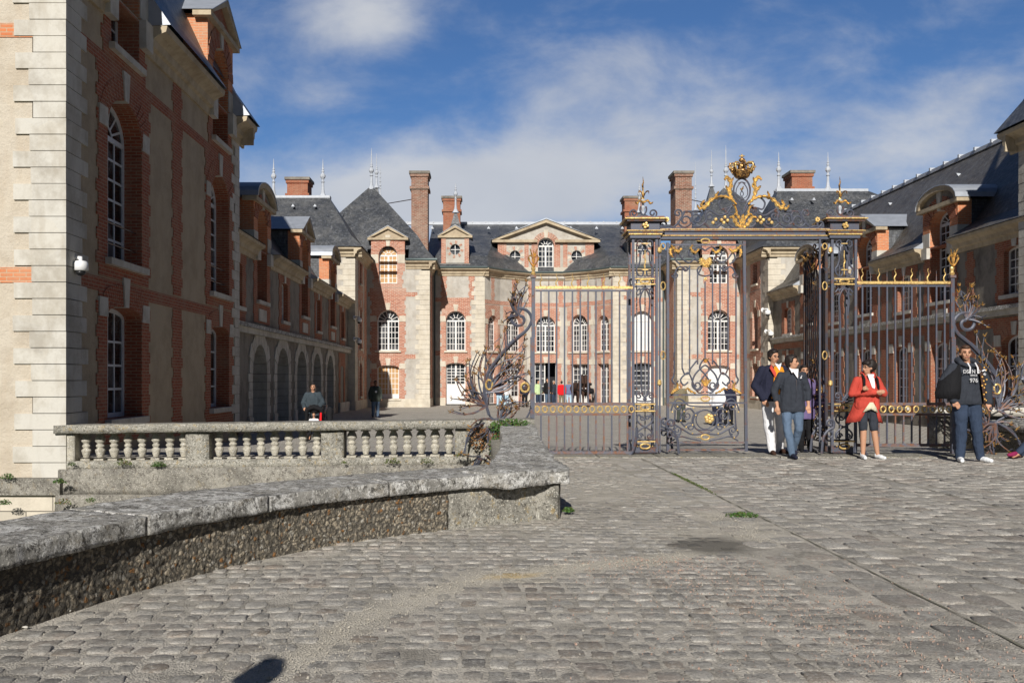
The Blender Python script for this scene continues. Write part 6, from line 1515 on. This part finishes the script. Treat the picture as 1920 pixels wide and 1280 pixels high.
DEF = dict(pel=(0, 0, .95), chest=(0, 0, 1.30), hipw=.095, shw=.185, kn=((-.11, -.02, .50), (.11, -.02, .50)), an=((-.12, .01, .09), (.12, .01, .09)), toe=((-.05, -.20), (.05, -.20)),
           el=((-.27, .03, 1.15), (.27, .03, 1.15)), wr=((-.28, -.05, .90), (.28, -.05, .90)), neck=(0, .0, 1.48), head=(0, -.02, 1.635), yaw=0, tilt=0)
def person(label, X, D, h, turn=0, top='c_navy', bottom='c_jeans', shoe='c_shoe_white', hair='hair_dark', skin='skin', detail=True, group=None, hairlong=0, jacket_len=.88, sleeves=1., legs='trousers', bulk=1., z=None, hairvol=1., name='person', extra=None, **pose):
    p = dict(DEF); p.update(pose); zb = gz(D) if z is None else z
    root = thing(name, label, 'person', (X, D, zb), group); root.rotation_euler = (0, 0, turn); k = h/1.75; root.scale = (k, k, k)
    vx = .011 if detail else .024; V3 = Vector
    pel, ch_, nk, hd = V3(p['pel']), V3(p['chest']), V3(p['neck']), V3(p['head']); hw, sw = p['hipw'], p['shw']
    hip = [pel+V3((s*hw, 0, -.03)) for s in (-1, 1)]; sh = [V3((nk.x+s*sw, nk.y+.01, nk.z-.075)) for s in (-1, 1)] if 'sh' not in p else [V3(q) for q in p['sh']]
    kn = [V3(q) for q in p['kn']]; an = [V3(q) for q in p['an']]; el = [V3(q) for q in p['el']]; wr = [V3(q) for q in p['wr']]
    B = [('ch', [(pel, .115), ((pel+ch_)/2, .11), (ch_, .125)]), ('c', ch_+V3((-.08, 0, .06)), .08, ch_+V3((.08, 0, .06)), .08), ('ch', [(nk-V3((0, 0, .06)), .065), (nk, .055), (nk+(hd-nk)*.45, .052)])]
    for i in (0, 1):
        B.append(('ch', [(hip[i], .085), (kn[i], .056), (kn[i]+(an[i]-kn[i])*.3, .056), (an[i], .038)])); B.append(('ch', [(sh[i], .048), (el[i], .038), (el[i]+(wr[i]-el[i])*.3, .038), (wr[i], .027)]))
        t = p['toe'][i]; B.append(('c', an[i]-V3((0, 0, .04)), .036, V3((an[i].x+t[0]*.5, an[i].y+t[1]*.5, .04)), .03))
        if detail: B += hand(wr[i], el[i], 1.0, .6, -1 if i == 0 else 1)
        else: B.append(('c', wr[i], .03, wr[i]+(wr[i]-el[i]).normalized()*.11, .025))
    rot = Matrix.Rotation(p['yaw'], 3, 'Z') @ Matrix.Rotation(p['tilt'], 3, 'X')
    H_ = lambda x, y, z_: hd+rot @ V3((x, y, z_))
    B += [('e', H_(0, .012, .018), (.074, .092, .098), rot), ('e', H_(0, -.022, -.045), (.054, .064, .070), rot), ('e', H_(0, -.05, -.088), (.026, .026, .022), rot), ('ch', [(H_(0, -.080, .012), .010), (H_(0, -.100, -.022), .0165), (H_(0, -.088, -.032), .016)]),
          ('e', H_(0, -.066, .026), (.052, .022, .012), rot), ('e', H_(0, -.079, -.058), (.022, .012, .010), rot)]
    for s in (-1, 1): B += [('e', H_(s*.076, .012, -.01), (.012, .022, .032), rot), ('e', H_(s*.038, -.060, -.022), (.022, .018, .022), rot)]
    body = blob('body', B, skin, root, vx if detail else .02, 2 if detail else 4)
    if detail:
        for s in (-1, 1):
            b = MB(); q = H_(s*.030, -.0835, .004); b.ball(q, .0095, 'eye_dark', 8, (1.4, .6, .6)); bo = b.build('eye', body); b = MB(); b.tube([H_(s*.014, -.094, .027), H_(s*.032, -.092, .033), H_(s*.052, -.080, .026)], .0048, hair, 5); b.build('eyebrow', body)
        b = MB(); b.tube([H_(-.024, -.090, -.058), H_(0, -.0955, -.056), H_(.024, -.090, -.058)], .0052, 'lip', 5); b.build('mouth', body)
    # hair cap
    hv = hairvol; hs_ = max(0, hv-1)*.10; Hh = [('e', H_(0, .030+hs_, .038), (.080*hv, .088*hv, .090*hv), rot), ('e', H_(0, .055, -.01), (.074*hv, .060*hv, .085), rot), ('e', H_(0, -.02, .088), (.060*hv, .056, .036*hv), rot)]
    for s in (-1, 1): Hh.append(('e', H_(s*.066, .02, .02), (.020*hv, .045, .055), rot))
    if hairlong:
        for s in (-1, 1): Hh.append(('ch', [(H_(s*.07, .02, .03), .035), (H_(s*.082, .015, -.06), .034), (H_(s*.078, .02, -.05-hairlong), .03)]))
        Hh.append(('ch', [(H_(0, .06, 0), .07), (H_(0, .06, -.06-hairlong), .07)]))
    blob('hair', Hh, hair, root, .011 if detail else .02, 2, wob=(.009+max(0, hv-1)*.05) if detail else 0)
    # trousers / legs
    if legs:
        T = [('e', pel+V3((0, 0, .0)), (.165*bulk, .125*bulk, .13))]
        for i in (0, 1):
            if legs == 'trousers': T.append(('ch', [(hip[i], .108*bulk), (hip[i]*.5+kn[i]*.5, .092*bulk), (kn[i], .074*bulk), (kn[i]*.5+an[i]*.5, .068*bulk), (an[i]-V3((0, 0, .015)), .060*bulk)]))
            else: T.append(('ch', [(hip[i], .105), (hip[i]*.3+kn[i]*.7, .082), (kn[i]*.86+hip[i]*.14, .078)]))
        blob('trousers' if legs == 'trousers' else 'shorts', T, bottom, root, vx*1.1, 4, wob=.010)
    # shoes
    for i in (0, 1):
        t = p['toe'][i]; a = an[i]; sz = 1
        blob('shoe', [('c', V3((a.x, a.y+.03, a.z-.04)), .043, V3((a.x+t[0]*.5, a.y+t[1]*.55, a.z-.05)), .042), ('c', V3((a.x, a.y+.02, a.z-.04)), .043, V3((a.x, a.y+.015, a.z+.01)), .042), ('c', V3((a.x+t[0]*.5, a.y+t[1]*.55, a.z-.055)), .040, V3((a.x+t[0]*.85, a.y+t[1]*.9, a.z-.060)), .033)], shoe, root, vx, 2)
    # top
    bk = bulk; jb = jacket_len-.95-.06; J = [('ch', [(pel+V3((0, 0, jb)), .145*bk), ((pel+ch_)/2, .142*bk), (ch_, .152*bk)]), ('ch', [(pel+V3((-.10, 0, jb)), .132*bk), (ch_+V3((-.06, 0, .0)), .125*bk)]), ('ch', [(pel+V3((.10, 0, jb)), .132*bk), (ch_+V3((.06, 0, .0)), .125*bk)]),
         ('c', sh[0]+V3((.02, 0, -.02)), .072*bk, nk+V3((-.02, .01, -.04)), .07), ('c', sh[1]+V3((-.02, 0, -.02)), .072*bk, nk+V3((.02, .01, -.04)), .07)]
    for i in (0, 1):
        w_ = el[i]+(wr[i]-el[i])*max(0, min(1, (sleeves-.5)*2)) if sleeves >= .5 else sh[i]+(el[i]-sh[i])*sleeves*2
        J.append(('ch', [(sh[i], .078*bk), (el[i], .063*bk), (w_, .052*bk)] if sleeves > .5 else [(sh[i], .078), (w_, .062)]))
    blob('jacket' if sleeves > .9 else 'shirt', J, top, root, vx*1.1, 3, wob=.010, clip=pel.z+jb-.05)
    if extra: extra(root, p, H_, sh, el, wr, pel, ch_, nk)
    return root
def patch(name, pts, n, mat, root, th=.012):
    """thin fitted strip following local points (outline order)"""
    b = MB(); n = Vector(n)*th; vs = [Vector(q) for q in pts]; k = len(vs); tr = tessellate_polygon([vs])
    b.add([v+n*.5 for v in vs]+[v-n*.5 for v in vs], [tuple(t) for t in tr]+[tuple(i+k for i in t) for t in tr]+[(i, (i+1) % k, k+(i+1) % k, k+i) for i in range(k)], mat)
    o = b.build(name, None); o.parent = root; o.location = (0, 0, 0); return o
def drape(name, grid, mat, root, th=.012):
    """cloth sheet given as rows of local points, given thickness"""
    b = MB(); nr, nc = len(grid), len(grid[0]); vs = [Vector(q) for r_ in grid for q in r_]
    nrm = Vector((0, 1, 0))*th; b.add(vs+[v+nrm for v in vs], [(i*nc+j, i*nc+j+1, (i+1)*nc+j+1, (i+1)*nc+j) for i in range(nr-1) for j in range(nc-1)]+[(nr*nc+i*nc+j, nr*nc+i*nc+j+1, nr*nc+(i+1)*nc+j+1, nr*nc+(i+1)*nc+j) for i in range(nr-1) for j in range(nc-1)]
        +[(j, j+1, nr*nc+j+1, nr*nc+j) for j in range(nc-1)]+[((nr-1)*nc+j, (nr-1)*nc+j+1, nr*nc+(nr-1)*nc+j+1, nr*nc+(nr-1)*nc+j) for j in range(nc-1)]+[(i*nc, (i+1)*nc, nr*nc+(i+1)*nc, nr*nc+i*nc) for i in range(nr-1)]+[(i*nc+nc-1, (i+1)*nc+nc-1, nr*nc+(i+1)*nc+nc-1, nr*nc+i*nc+nc-1) for i in range(nr-1)], mat)
    o = b.build(name, None, smooth=True); o.parent = root; o.location = (0, 0, 0); return o
def lettering(txt, size, loc, root, mat, rx=90, name='lettering', bend=0):
    cu = bpy.data.curves.new('t', 'FONT'); cu.body = txt; cu.size = size; cu.align_x = 'CENTER'; cu.extrude = .003; cu.offset = size*.02; o = bpy.data.objects.new('t', cu); COL.objects.link(o)
    me = bpy.data.meshes.new_from_object(o.evaluated_get(bpy.context.evaluated_depsgraph_get())); bpy.data.objects.remove(o); me.materials.clear(); me.materials.append(M[mat]); me.name = name
    q = bpy.data.objects.new(name, me); COL.objects.link(q); q.parent = root; q.location = loc; q.rotation_euler = (R(rx), 0, 0); return q
def wx(px, D): return (px-VX)*D/F
# man in navy jacket, orange shirt, white trousers (behind, to the left)
def ex_father(root, p, H_, sh, el, wr, pel, ch_, nk):
    drape('shirt_front', [[(-.05, -.150, 1.47), (.03, -.165, 1.47), (.10, -.150, 1.46)], [(-.07, -.200, 1.30), (.03, -.212, 1.30), (.14, -.19, 1.30)], [(-.09, -.200, 1.12), (.02, -.210, 1.12), (.13, -.19, 1.12)], [(-.11, -.190, .94), (.0, -.205, .93), (.12, -.18, .94)]], 'c_orange', root)
    patch('collar', [(-.03, -.12, 1.53), (.02, -.20, 1.40), (.085, -.13, 1.53), (.03, -.150, 1.50)], (0, 1, 0), 'c_white', root); patch('collar_lining', [(-.09, -.12, 1.50), (-.13, -.16, 1.44), (-.06, -.218, 1.28), (-.04, -.205, 1.36)], (0, 1, 0), 'c_red', root, .02)
    b = MB(); b.tube([H_(-.05, -.09, .006), H_(-.008, -.104, .004), H_(.008, -.104, .004), H_(.05, -.09, .006), H_(.08, 0, .005)], .0035, 'dark_iron', 4); b.build('glasses', None).parent = root
    b = MB(); b.box(-.14, .12, -.165, -.15, .955, .985, 'c_black'); o = b.build('belt', None); o.parent = root
D_ = 16.9
person('man in navy jacket, orange shirt and white trousers walking behind the dark haired boy', wx(1450, D_), D_, 1.84, R(6), 'c_navy', 'c_white', 'c_shoe_brown', yaw=R(12), tilt=R(6), kn=((-.10, -.04, .50), (.14, .02, .50)), an=((-.05, -.08, .09), (.17, .12, .10)), el=((-.30, .04, 1.15), (.27, .03, 1.16)), wr=((-.20, -.08, .93), (.24, -.04, .92)), bulk=1.12, hairvol=1.05, jacket_len=1.0, extra=ex_father)
# boy in charcoal fleece and jeans
def ex_boy(root, p, H_, sh, el, wr, pel, ch_, nk):
    patch('shirt_front', [(-.04, -.11, 1.52), (.075, -.12, 1.52), (.055, -.158, 1.36)], (0, 1, 0), 'c_white', root, .02); patch('collar', [(-.07, -.07, 1.55), (-.04, -.145, 1.45), (.0, -.135, 1.50)], (0, 1, 0), 'c_white', root, .02)
    b = MB(); b.tube([(.03, -.166, 1.34), (.035, -.185, 1.15), (.03, -.17, .97)], .003, 'dark_iron', 4); o = b.build('zip', None); o.parent = root
    b = MB(); b.tube([(.10, -.150, 1.36), (.115, -.152, 1.39), (.13, -.145, 1.41)], .006, 'c_white', 4); b.tube([(.11, -.150, 1.36), (.125, -.148, 1.38)], .006, 'c_white', 4); o = b.build('chest_emblem', None); o.parent = root
D_ = 16.15
person('dark haired boy in charcoal fleece and faded jeans walking out of the gate, looking right', wx(1485, D_), D_, 1.72, R(-4), 'c_charcoal', 'c_jeans', 'c_navy', yaw=R(62), sleeves=.78, kn=((-.09, -.05, .50), (.10, -.06, .50)), an=((-.02, -.10, .09), (.06, .16, .14)), toe=((.02, -.22), (.0, -.2)), el=((-.29, .03, 1.15), (.27, .04, 1.15)), wr=((-.25, -.02, .88), (.27, -.02, .90)), bulk=.98, jacket_len=.90, hairvol=1.08, extra=ex_boy)
D_ = 17.5
person('figure mostly hidden behind the boy, purple top and black leggings with sandals', wx(1507, D_), D_, 1.58, 0, 'c_purple', 'c_black', 'c_black', jacket_len=.78, kn=((-.06, -.02, .50), (.10, -.02, .50)), an=((-.05, .01, .09), (.13, .0, .09)))
# woman in red coat
def ex_woman(root, p, H_, sh, el, wr, pel, ch_, nk):
    g = []
    for sg in (-1, 1):
        rows = []
        for z_, x0, x1, y0, y1 in ((1.05, .06, .17, -.16, .04), (.93, .09, .21, -.15, .05), (.80, .12, .27, -.13, .06), (.68, .17, .32, -.08, .08)):
            x1 += .05 if sg < 0 else .02; z2 = z_-(.04 if sg < 0 else .05)
            rows.append([(sg*x0, y0, z_), (sg*(x0*.5+x1*.5), (y0+y1)/2-.04, z_*.5+z2*.5), (sg*x1, y1, z2), (sg*(x1-.06), y1+.12, z2+.02)])
        drape('coat_skirt', rows, 'c_red', root, .015)
    drape('coat_back', [[(-.17, .10, 1.05), (0, .16, 1.05), (.17, .10, 1.05)], [(-.22, .14, .85), (0, .19, .85), (.22, .14, .85)], [(-.27, .16, .68), (0, .20, .66), (.28, .16, .68)]], 'c_red', root, .015)
    drape('blouse_tails', [[(-.03, -.165, 1.02), (0, -.172, 1.02), (.03, -.165, 1.02)], [(-.09, -.155, .93), (.0, -.165, .93), (.09, -.155, .93)], [(-.15, -.145, .84), (.0, -.155, .90), (.13, -.145, .83)]], 'c_cream', root, .01)
    patch('blouse_front', [(-.05, -.10, 1.52), (.07, -.10, 1.52), (.06, -.168, 1.30), (.03, -.180, 1.20)], (0, 1, 0), 'c_white', root, .02)
    for sg in (-1, 1):
        b = MB(); b.tube([(sg*.10, -.02, 1.52), (sg*.12, -.14, 1.43), (sg*.13, -.165, 1.30), (sg*.15, -.10, 1.15)], .020, 'c_black', 5, up=(0, 1, 0)); o = b.build('backpack_strap', None); o.parent = root
    blob('backpack', [('e', (.10, .22, 1.18), (.15, .10, .26))], 'c_black', root, .02, 3); blob('collar', [('ch', [((-.09, -.04, 1.50), .030), ((-.08, .05, 1.54), .032), ((0, .08, 1.55), .032), ((.09, .05, 1.54), .032), ((.10, -.04, 1.52), .034), ((.07, -.11, 1.46), .03)])], 'c_red', root, .014, 2)
    b = MB(); b.tube([H_(-.05, -.088, .006), H_(0, -.104, .004), H_(.05, -.088, .006), H_(.078, 0, .005)], .0045, 'dark_iron', 4); b.tube([H_(-.05, -.088, .006), H_(-.078, 0, .005)], .0045, 'dark_iron', 4); o = b.build('glasses', None); o.parent = root
D_ = 15.95
person('woman in red coat and black shorts standing with folded arms, looking left', wx(1626, D_), D_, 1.62, R(4), 'c_red', 'c_charcoal', 'c_shoe_white', legs='shorts', yaw=R(-72), hairvol=1.32, kn=((-.08, -.02, .50), (.12, -.02, .50)), an=((-.08, .0, .09), (.19, .0, .09)), el=((-.30, -.04, 1.17), (.29, -.04, 1.17)), wr=((.06, -.22, 1.20), (-.10, -.21, 1.25)), sleeves=.95, bulk=1.03, jacket_len=1.0, extra=ex_woman)
# man in hoodie and leather vest, right arm away holding a jacket open
def ex_man(root, p, H_, sh, el, wr, pel, ch_, nk):
    lettering('DS  N D', .075, (-.03, -.194, 1.335), root, 'print_grey'); lettering('976', .085, (.0, -.198, 1.20), root, 'print_grey'); lettering('SINCE', .04, (.0, -.196, 1.29), root, 'print_grey')
    for sx in (-.055, .06): b = MB(); b.tube([(sx, -.13, 1.49), (sx+.005, -.19, 1.42), (sx-.01 if sx < 0 else sx, -.205, 1.33)], .010, 'c_white', 5); o = b.build('drawstring', None); o.parent = root
    drape('leather_vest', [[(.06, -.15, 1.47), (.12, -.14, 1.48), (.19, -.07, 1.45), (.235, .03, 1.40)], [(.10, -.203, 1.30), (.16, -.185, 1.32), (.22, -.10, 1.30), (.245, .02, 1.28)], [(.12, -.212, 1.12), (.17, -.195, 1.12), (.23, -.11, 1.12), (.235, .03, 1.12)], [(.15, -.200, .95), (.19, -.185, .93), (.23, -.11, .96), (.23, .03, .98)], [(.17, -.185, .86), (.20, -.17, .87), (.235, -.10, .92), (.23, .02, .95)]], 'c_brown', root, .014)
    rnd = random.Random(4); b = MB()
    for x, z_ in ((.12, 1.28), (.145, 1.22), (.12, 1.15), (.16, 1.12), (.15, 1.02), (.19, 1.17), (.21, 1.05), (.17, .95), (.21, .93), (.20, 1.38), (.16, 1.42), (.225, 1.24)): b.ball((x, -.213+(max(0, x-.14))*.75, z_), .013, 'c_gold_stud', 6)
    o = b.build('studs', None); o.parent = root
    b = MB(); b.tube([(.12, -.205, 1.365), (.16, -.195, 1.385), (.20, -.165, 1.37)], .012, 'c_white', 4, up=(0, 1, 0)); b.tube([(.14, -.208, 1.32), (.17, -.195, 1.335), (.20, -.17, 1.32), (.17, -.195, 1.305), (.14, -.208, 1.32)], .007, 'c_white', 4); o = b.build('patch', None); o.parent = root
    drape('open_vest_side', [[(-.14, -.08, 1.47), (-.22, -.04, 1.43), (-.27, .0, 1.36)], [(-.16, -.15, 1.28), (-.30, -.10, 1.27), (-.41, .02, 1.22)], [(-.17, -.16, 1.10), (-.33, -.12, 1.08), (-.47, .02, 1.05)], [(-.18, -.14, .95), (-.33, -.12, .95), (-.47, .01, .955)]], 'c_black', root, .02)
    blob('hood', [('ch', [((-.12, -.05, 1.49), .045), ((-.10, .06, 1.53), .055), ((0, .09, 1.54), .06), ((.10, .06, 1.53), .055), ((.13, -.04, 1.49), .045), ((.06, -.12, 1.45), .035), ((-.06, -.12, 1.45), .035), ((-.12, -.05, 1.49), .04)])], 'c_charcoal', root, .014, 2)
    b = MB(); b.ball((.315, -.12, .80), .035, 'dark_iron', 8, (1, .6, 1)); b.ball((.33, -.135, .78), .015, 'white_paint', 6); o = b.build('keys', None); o.parent = root
D_ = 15.4
person('close-cropped man in lettered black hoodie, studded brown vest, blue jeans and white shoes', wx(1812, D_), D_, 1.86, R(3), 'c_charcoal', 'c_jeans_dark', 'c_shoe_white', hair='hair_brown', yaw=R(-14), tilt=R(4), hairvol=.955, kn=((-.10, -.03, .51), (.14, -.03, .51)), an=((-.10, .0, .09), (.21, .0, .09)), toe=((-.08, -.2), (.08, -.2)), el=((-.36, .05, 1.17), (.33, .03, 1.17)), wr=((-.24, -.08, .93), (.31, -.06, .90)), bulk=1.16, jacket_len=.98, shw=.20, extra=ex_man, head=(-.03, -.03, 1.64))
# seated person at the right edge, only the lower leg shows
D_ = 16.1
person('seated person at the right edge, only jeans leg and magenta canvas shoe showing', wx(1972, D_), D_, 1.7, R(0), 'c_black', 'c_jeans_dark', 'c_magenta', pel=(.25, .1, .62), chest=(.33, .08, .98), neck=(.33, .06, 1.16), head=(.31, .03, 1.32), kn=((-.15, -.15, .60), (-.05, .05, .62)), an=((-.62, -.10, .13), (-.50, .05, .10)), toe=((-.24, -.06), (-.22, -.04)), el=((.10, .0, .85), (.55, .0, .85)), wr=((-.05, -.15, .70), (.40, -.15, .68)))
# companion beside the photographer: only the shadow of the head falls in the picture
person('person outside the frame whose head shadow falls at the lower left', -1.42, .93, 1.92, PI, 'c_navy', 'c_jeans_dark', 'c_shoe_brown')
# woman with pushchair in the left shade
D_ = 26.2
person('woman in grey-blue jumper with long dark hair walking behind a pushchair in the shade', wx(587, D_+.9), D_+.9, 1.62, 0, 'c_teal', 'c_black', 'c_black', hairlong=.12, skin='skin', hairvol=1.05, el=((-.30, .02, 1.15), (.30, .02, 1.15)), wr=((-.22, -.24, 1.02), (.22, -.24, 1.02)), bulk=1.2, jacket_len=.85)
pc = thing('pushchair', 'dark pushchair with red lining and hood, pushed by the woman in the jumper', 'pushchair', (wx(588, D_), D_, gz(D_))); b = MB()
for sx in (-.24, .24):
    b.tube([(sx, .75, 1.0), (sx, .3, .7), (sx, -.25, .12)], .014, 'dark_iron', 6); b.tube([(sx, -.1, .5), (sx, .4, .12)], .014, 'dark_iron', 6)
b.tube([(-.24, .75, 1.0), (.24, .75, 1.0)], .014, 'black_plastic', 6); o = b.build('frame', None); o.parent = pc
for sx in (-.26, .26):
    for y in (-.3, .42): b = MB(); b.lathe([(.05, -.02), (.11, -.02), (.12, 0), (.11, .02), (.05, .02)], (sx, y, .12), 'black_plastic', 14, axis=(1, 0, 0)); o = b.build('wheel', None); o.parent = pc
blob('seat', [('ch', [((-.15, .2, .75), .05), ((-.15, .1, .35), .06), ((-.15, -.25, .33), .05)]), ('ch', [((.15, .2, .75), .05), ((.15, .1, .35), .06), ((.15, -.25, .33), .05)]), ('c', (-.15, .1, .5), .07, (.15, .1, .5), .07)], 'c_black', pc, .02, 2)
blob('lining', [('ch', [((.20, .0, .80), .03), ((.20, -.08, .45), .035)])], 'c_scarlet', pc, .012, 2)
blob('hood', [('ch', [((-.22, .15, .62), .05), ((-.2, .08, .90), .06), ((0, .05, .98), .07), ((.2, .08, .90), .06), ((.22, .15, .62), .05)]), ('e', (0, .2, .9), (.2, .12, .12))], 'c_black', pc, .02, 2)
o = blob('bag', [('e', (.36, .5, .82), (.10, .09, .16)), ('c', (.36, .5, .8), .09, (.36, .5, .6), .09)], 'c_black', None, .02, 2); o.location = (wx(588, D_), D_, gz(D_)); tag(o, 'black bag hanging at the right of the pushchair handle', 'bag')
person('small child in white top strapped in the red and black pushchair', wx(589, D_), D_-.04, .90, 0, 'c_white', 'c_black', 'c_black', z=gz(D_)+.10, detail=False, hair='hair_brown', pel=(0, .05, .66), chest=(0, 0, .95), neck=(0, 0, 1.10), head=(0, -.03, 1.30), kn=((-.12, -.35, .60), (.12, -.35, .60)), an=((-.12, -.45, .30), (.12, -.45, .30)), el=((-.26, -.05, .85), (.26, -.05, .85)), wr=((-.18, -.25, .75), (.18, -.25, .75)), name='person')
# man by the drain pipe
D_ = 43.5
person('man in dark jacket with white badge and light jeans by the shaded court corner', wx(704, D_), D_, 1.68, R(20), 'c_olive', 'c_jeans', 'c_navy', detail=False, skin='skin_dark', bulk=1.15, jacket_len=.86, extra=lambda root, *a: [setattr((lambda b: (b.ball((-.02, -.19, 1.22), .055, 'c_white', 8, (1, .3, 1)), b.build('badge', None))[1])(MB()), 'parent', root)])
# visitors in front of the entrance
D_ = 63.0
crowd = [(1009, 'c_lime', 'c_jeans_dark', 'hair_dark', 1.66, 'visitor in pale green top and dark trousers at the entrance', 63), (1027, 'c_black', 'c_jeans', 'hair_brown', 1.78, 'visitor in black jacket and jeans next to the pale green top', 62.5), (1038, 'c_charcoal', 'c_jeans_dark', 'hair_grey', 1.64, 'visitor in dark suit jacket in the open doorway', 65), (1053, 'c_scarlet', 'c_khaki', 'hair_dark', 1.62, 'visitor in bright red top and khaki trousers seen from behind', 62), (1067, 'c_bluegrey', 'c_lightblue', 'hair_grey', 1.62, 'visitor in blue-grey shirt and pale trousers left of the horses', 63.5), (936, 'c_navy', 'c_lightblue', 'hair_dark', 1.60, 'visitor in navy and pale blue seen through the iron foliage', 62), (949, 'c_white', 'c_lightblue', 'hair_brown', 1.55, 'visitor in white beside the navy visitor, through the iron foliage', 63), (984, 'c_navy', 'c_black', 'hair_dark', 1.70, 'dark dressed visitor just left of the railing post', 60),
         (1345, 'c_white', 'c_navy', 'hair_brown', 1.60, 'visitor in white and navy passing behind the closed leaf, right of its middle', 36), (1366, 'c_navy', 'c_black', 'hair_dark', 1.62, 'visitor in navy top bending behind the closed leaf', 36.6), (1277, 'c_khaki', 'c_olive', 'skin', 1.60, 'bald visitor in khaki behind the left part of the closed leaf', 39)]
for i, (px, tp, bt, hr, h_, lb, D_) in enumerate(crowd):
    rnd = random.Random(i); person(lb, wx(px, D_), D_, h_, rnd.uniform(-1, 1) if i not in (3, 4) else PI, tp, bt, 'c_black', hair=hr, detail=False, bulk=rnd.uniform(1.05, 1.25), group='visitors in the court')
# two dark horses of a carriage, facing the camera
def horse(px, D_, label, turn):
    root = thing('horse', label, 'horse', (wx(px, D_), D_, gz(D_)), 'pair of dark carriage horses'); root.rotation_euler = (0, 0, turn)
    L = [('ch', [((0, -.55, 1.22), .27), ((0, .0, 1.18), .31), ((0, .75, 1.25), .29)]), ('ch', [((0, -.62, 1.30), .22), ((0, -.85, 1.62), .15), ((0, -.98, 1.86), .11)]), ('ch', [((0, -.98, 1.88), .105), ((0, -1.12, 1.72), .085), ((0, -1.25, 1.48), .062)])]
    for sx in (-.15, .15):
        L += [('ch', [((sx, -.6, 1.1), .13), ((sx, -.66, .72), .075), ((sx, -.66, .42), .055), ((sx, -.66, .12), .048), ((sx, -.69, .04), .06)]), ('ch', [((sx, .8, 1.15), .19), ((sx, .70, .82), .12), ((sx, .92, .52), .06), ((sx, .84, .12), .048), ((sx, .82, .04), .06)]), ('c', (sx*.4, -.97, 1.96), .03, (sx*.5, -.99, 2.08), .012)]
    L.append(('ch', [((0, 1.02, 1.35), .07), ((0, 1.15, .95), .07), ((0, 1.12, .5), .03)]))
    o = blob('body', L, 'c_brown', root, .03, 3)
    o = blob('mane', [('ch', [((.02, -.95, 2.02), .035), ((.03, -.80, 1.85), .05), ((.03, -.62, 1.55), .05)]), ('c', (0, -1.02, 1.98), .03, (0, -1.10, 1.80), .025)], 'c_black', root, .02, 1)
    b = MB(); b.tube([(-.24, -.80, 1.45), (-.26, -.72, 1.1), (0, -.86, .98), (.26, -.72, 1.1), (.24, -.80, 1.45)], .04, 'c_black', 6); b.ball((0, -.98, 1.16), .04, 'c_white', 6); o = b.build('harness', None); o.parent = root
horse(1084, 60.5, 'left dark horse of the carriage pair waiting at the entrance', R(8)); horse(1098, 60.2, 'right dark horse of the carriage pair waiting at the entrance', R(-6))
cg = thing('carriage', 'dark open carriage behind the two horses with thin spoked wheels', 'carriage', (wx(1095, 63), 63.4, gz(63)))
blob('body', [('ch', [((-.45, -.6, .95), .2), ((-.45, .9, .95), .2)]), ('ch', [((.45, -.6, .95), .2), ((.45, .9, .95), .2)]), ('c', (-.4, .5, .95), .25, (.4, .5, .95), .25), ('c', (-.4, -.7, 1.4), .10, (.4, -.7, 1.4), .10)], 'c_black', cg, .04, 2)
for sx in (-.75, .75):
    for y, r_ in ((-.5, .42), (.9, .55)):
        b = MB(); n_ = 18; b.tube([(sx, y+r_*math.cos(2*PI*i/n_), r_+r_*math.sin(2*PI*i/n_)) for i in range(n_)], .03, 'dark_iron', 5, closed=True)
        for i in range(8): a = PI*i/4; b.tube([(sx, y, r_), (sx, y+r_*math.cos(a), r_+r_*math.sin(a))], .015, 'dark_iron', 4)
        o = b.build('wheel', None); o.parent = cg
bpy.data.scenes.remove(TMP)
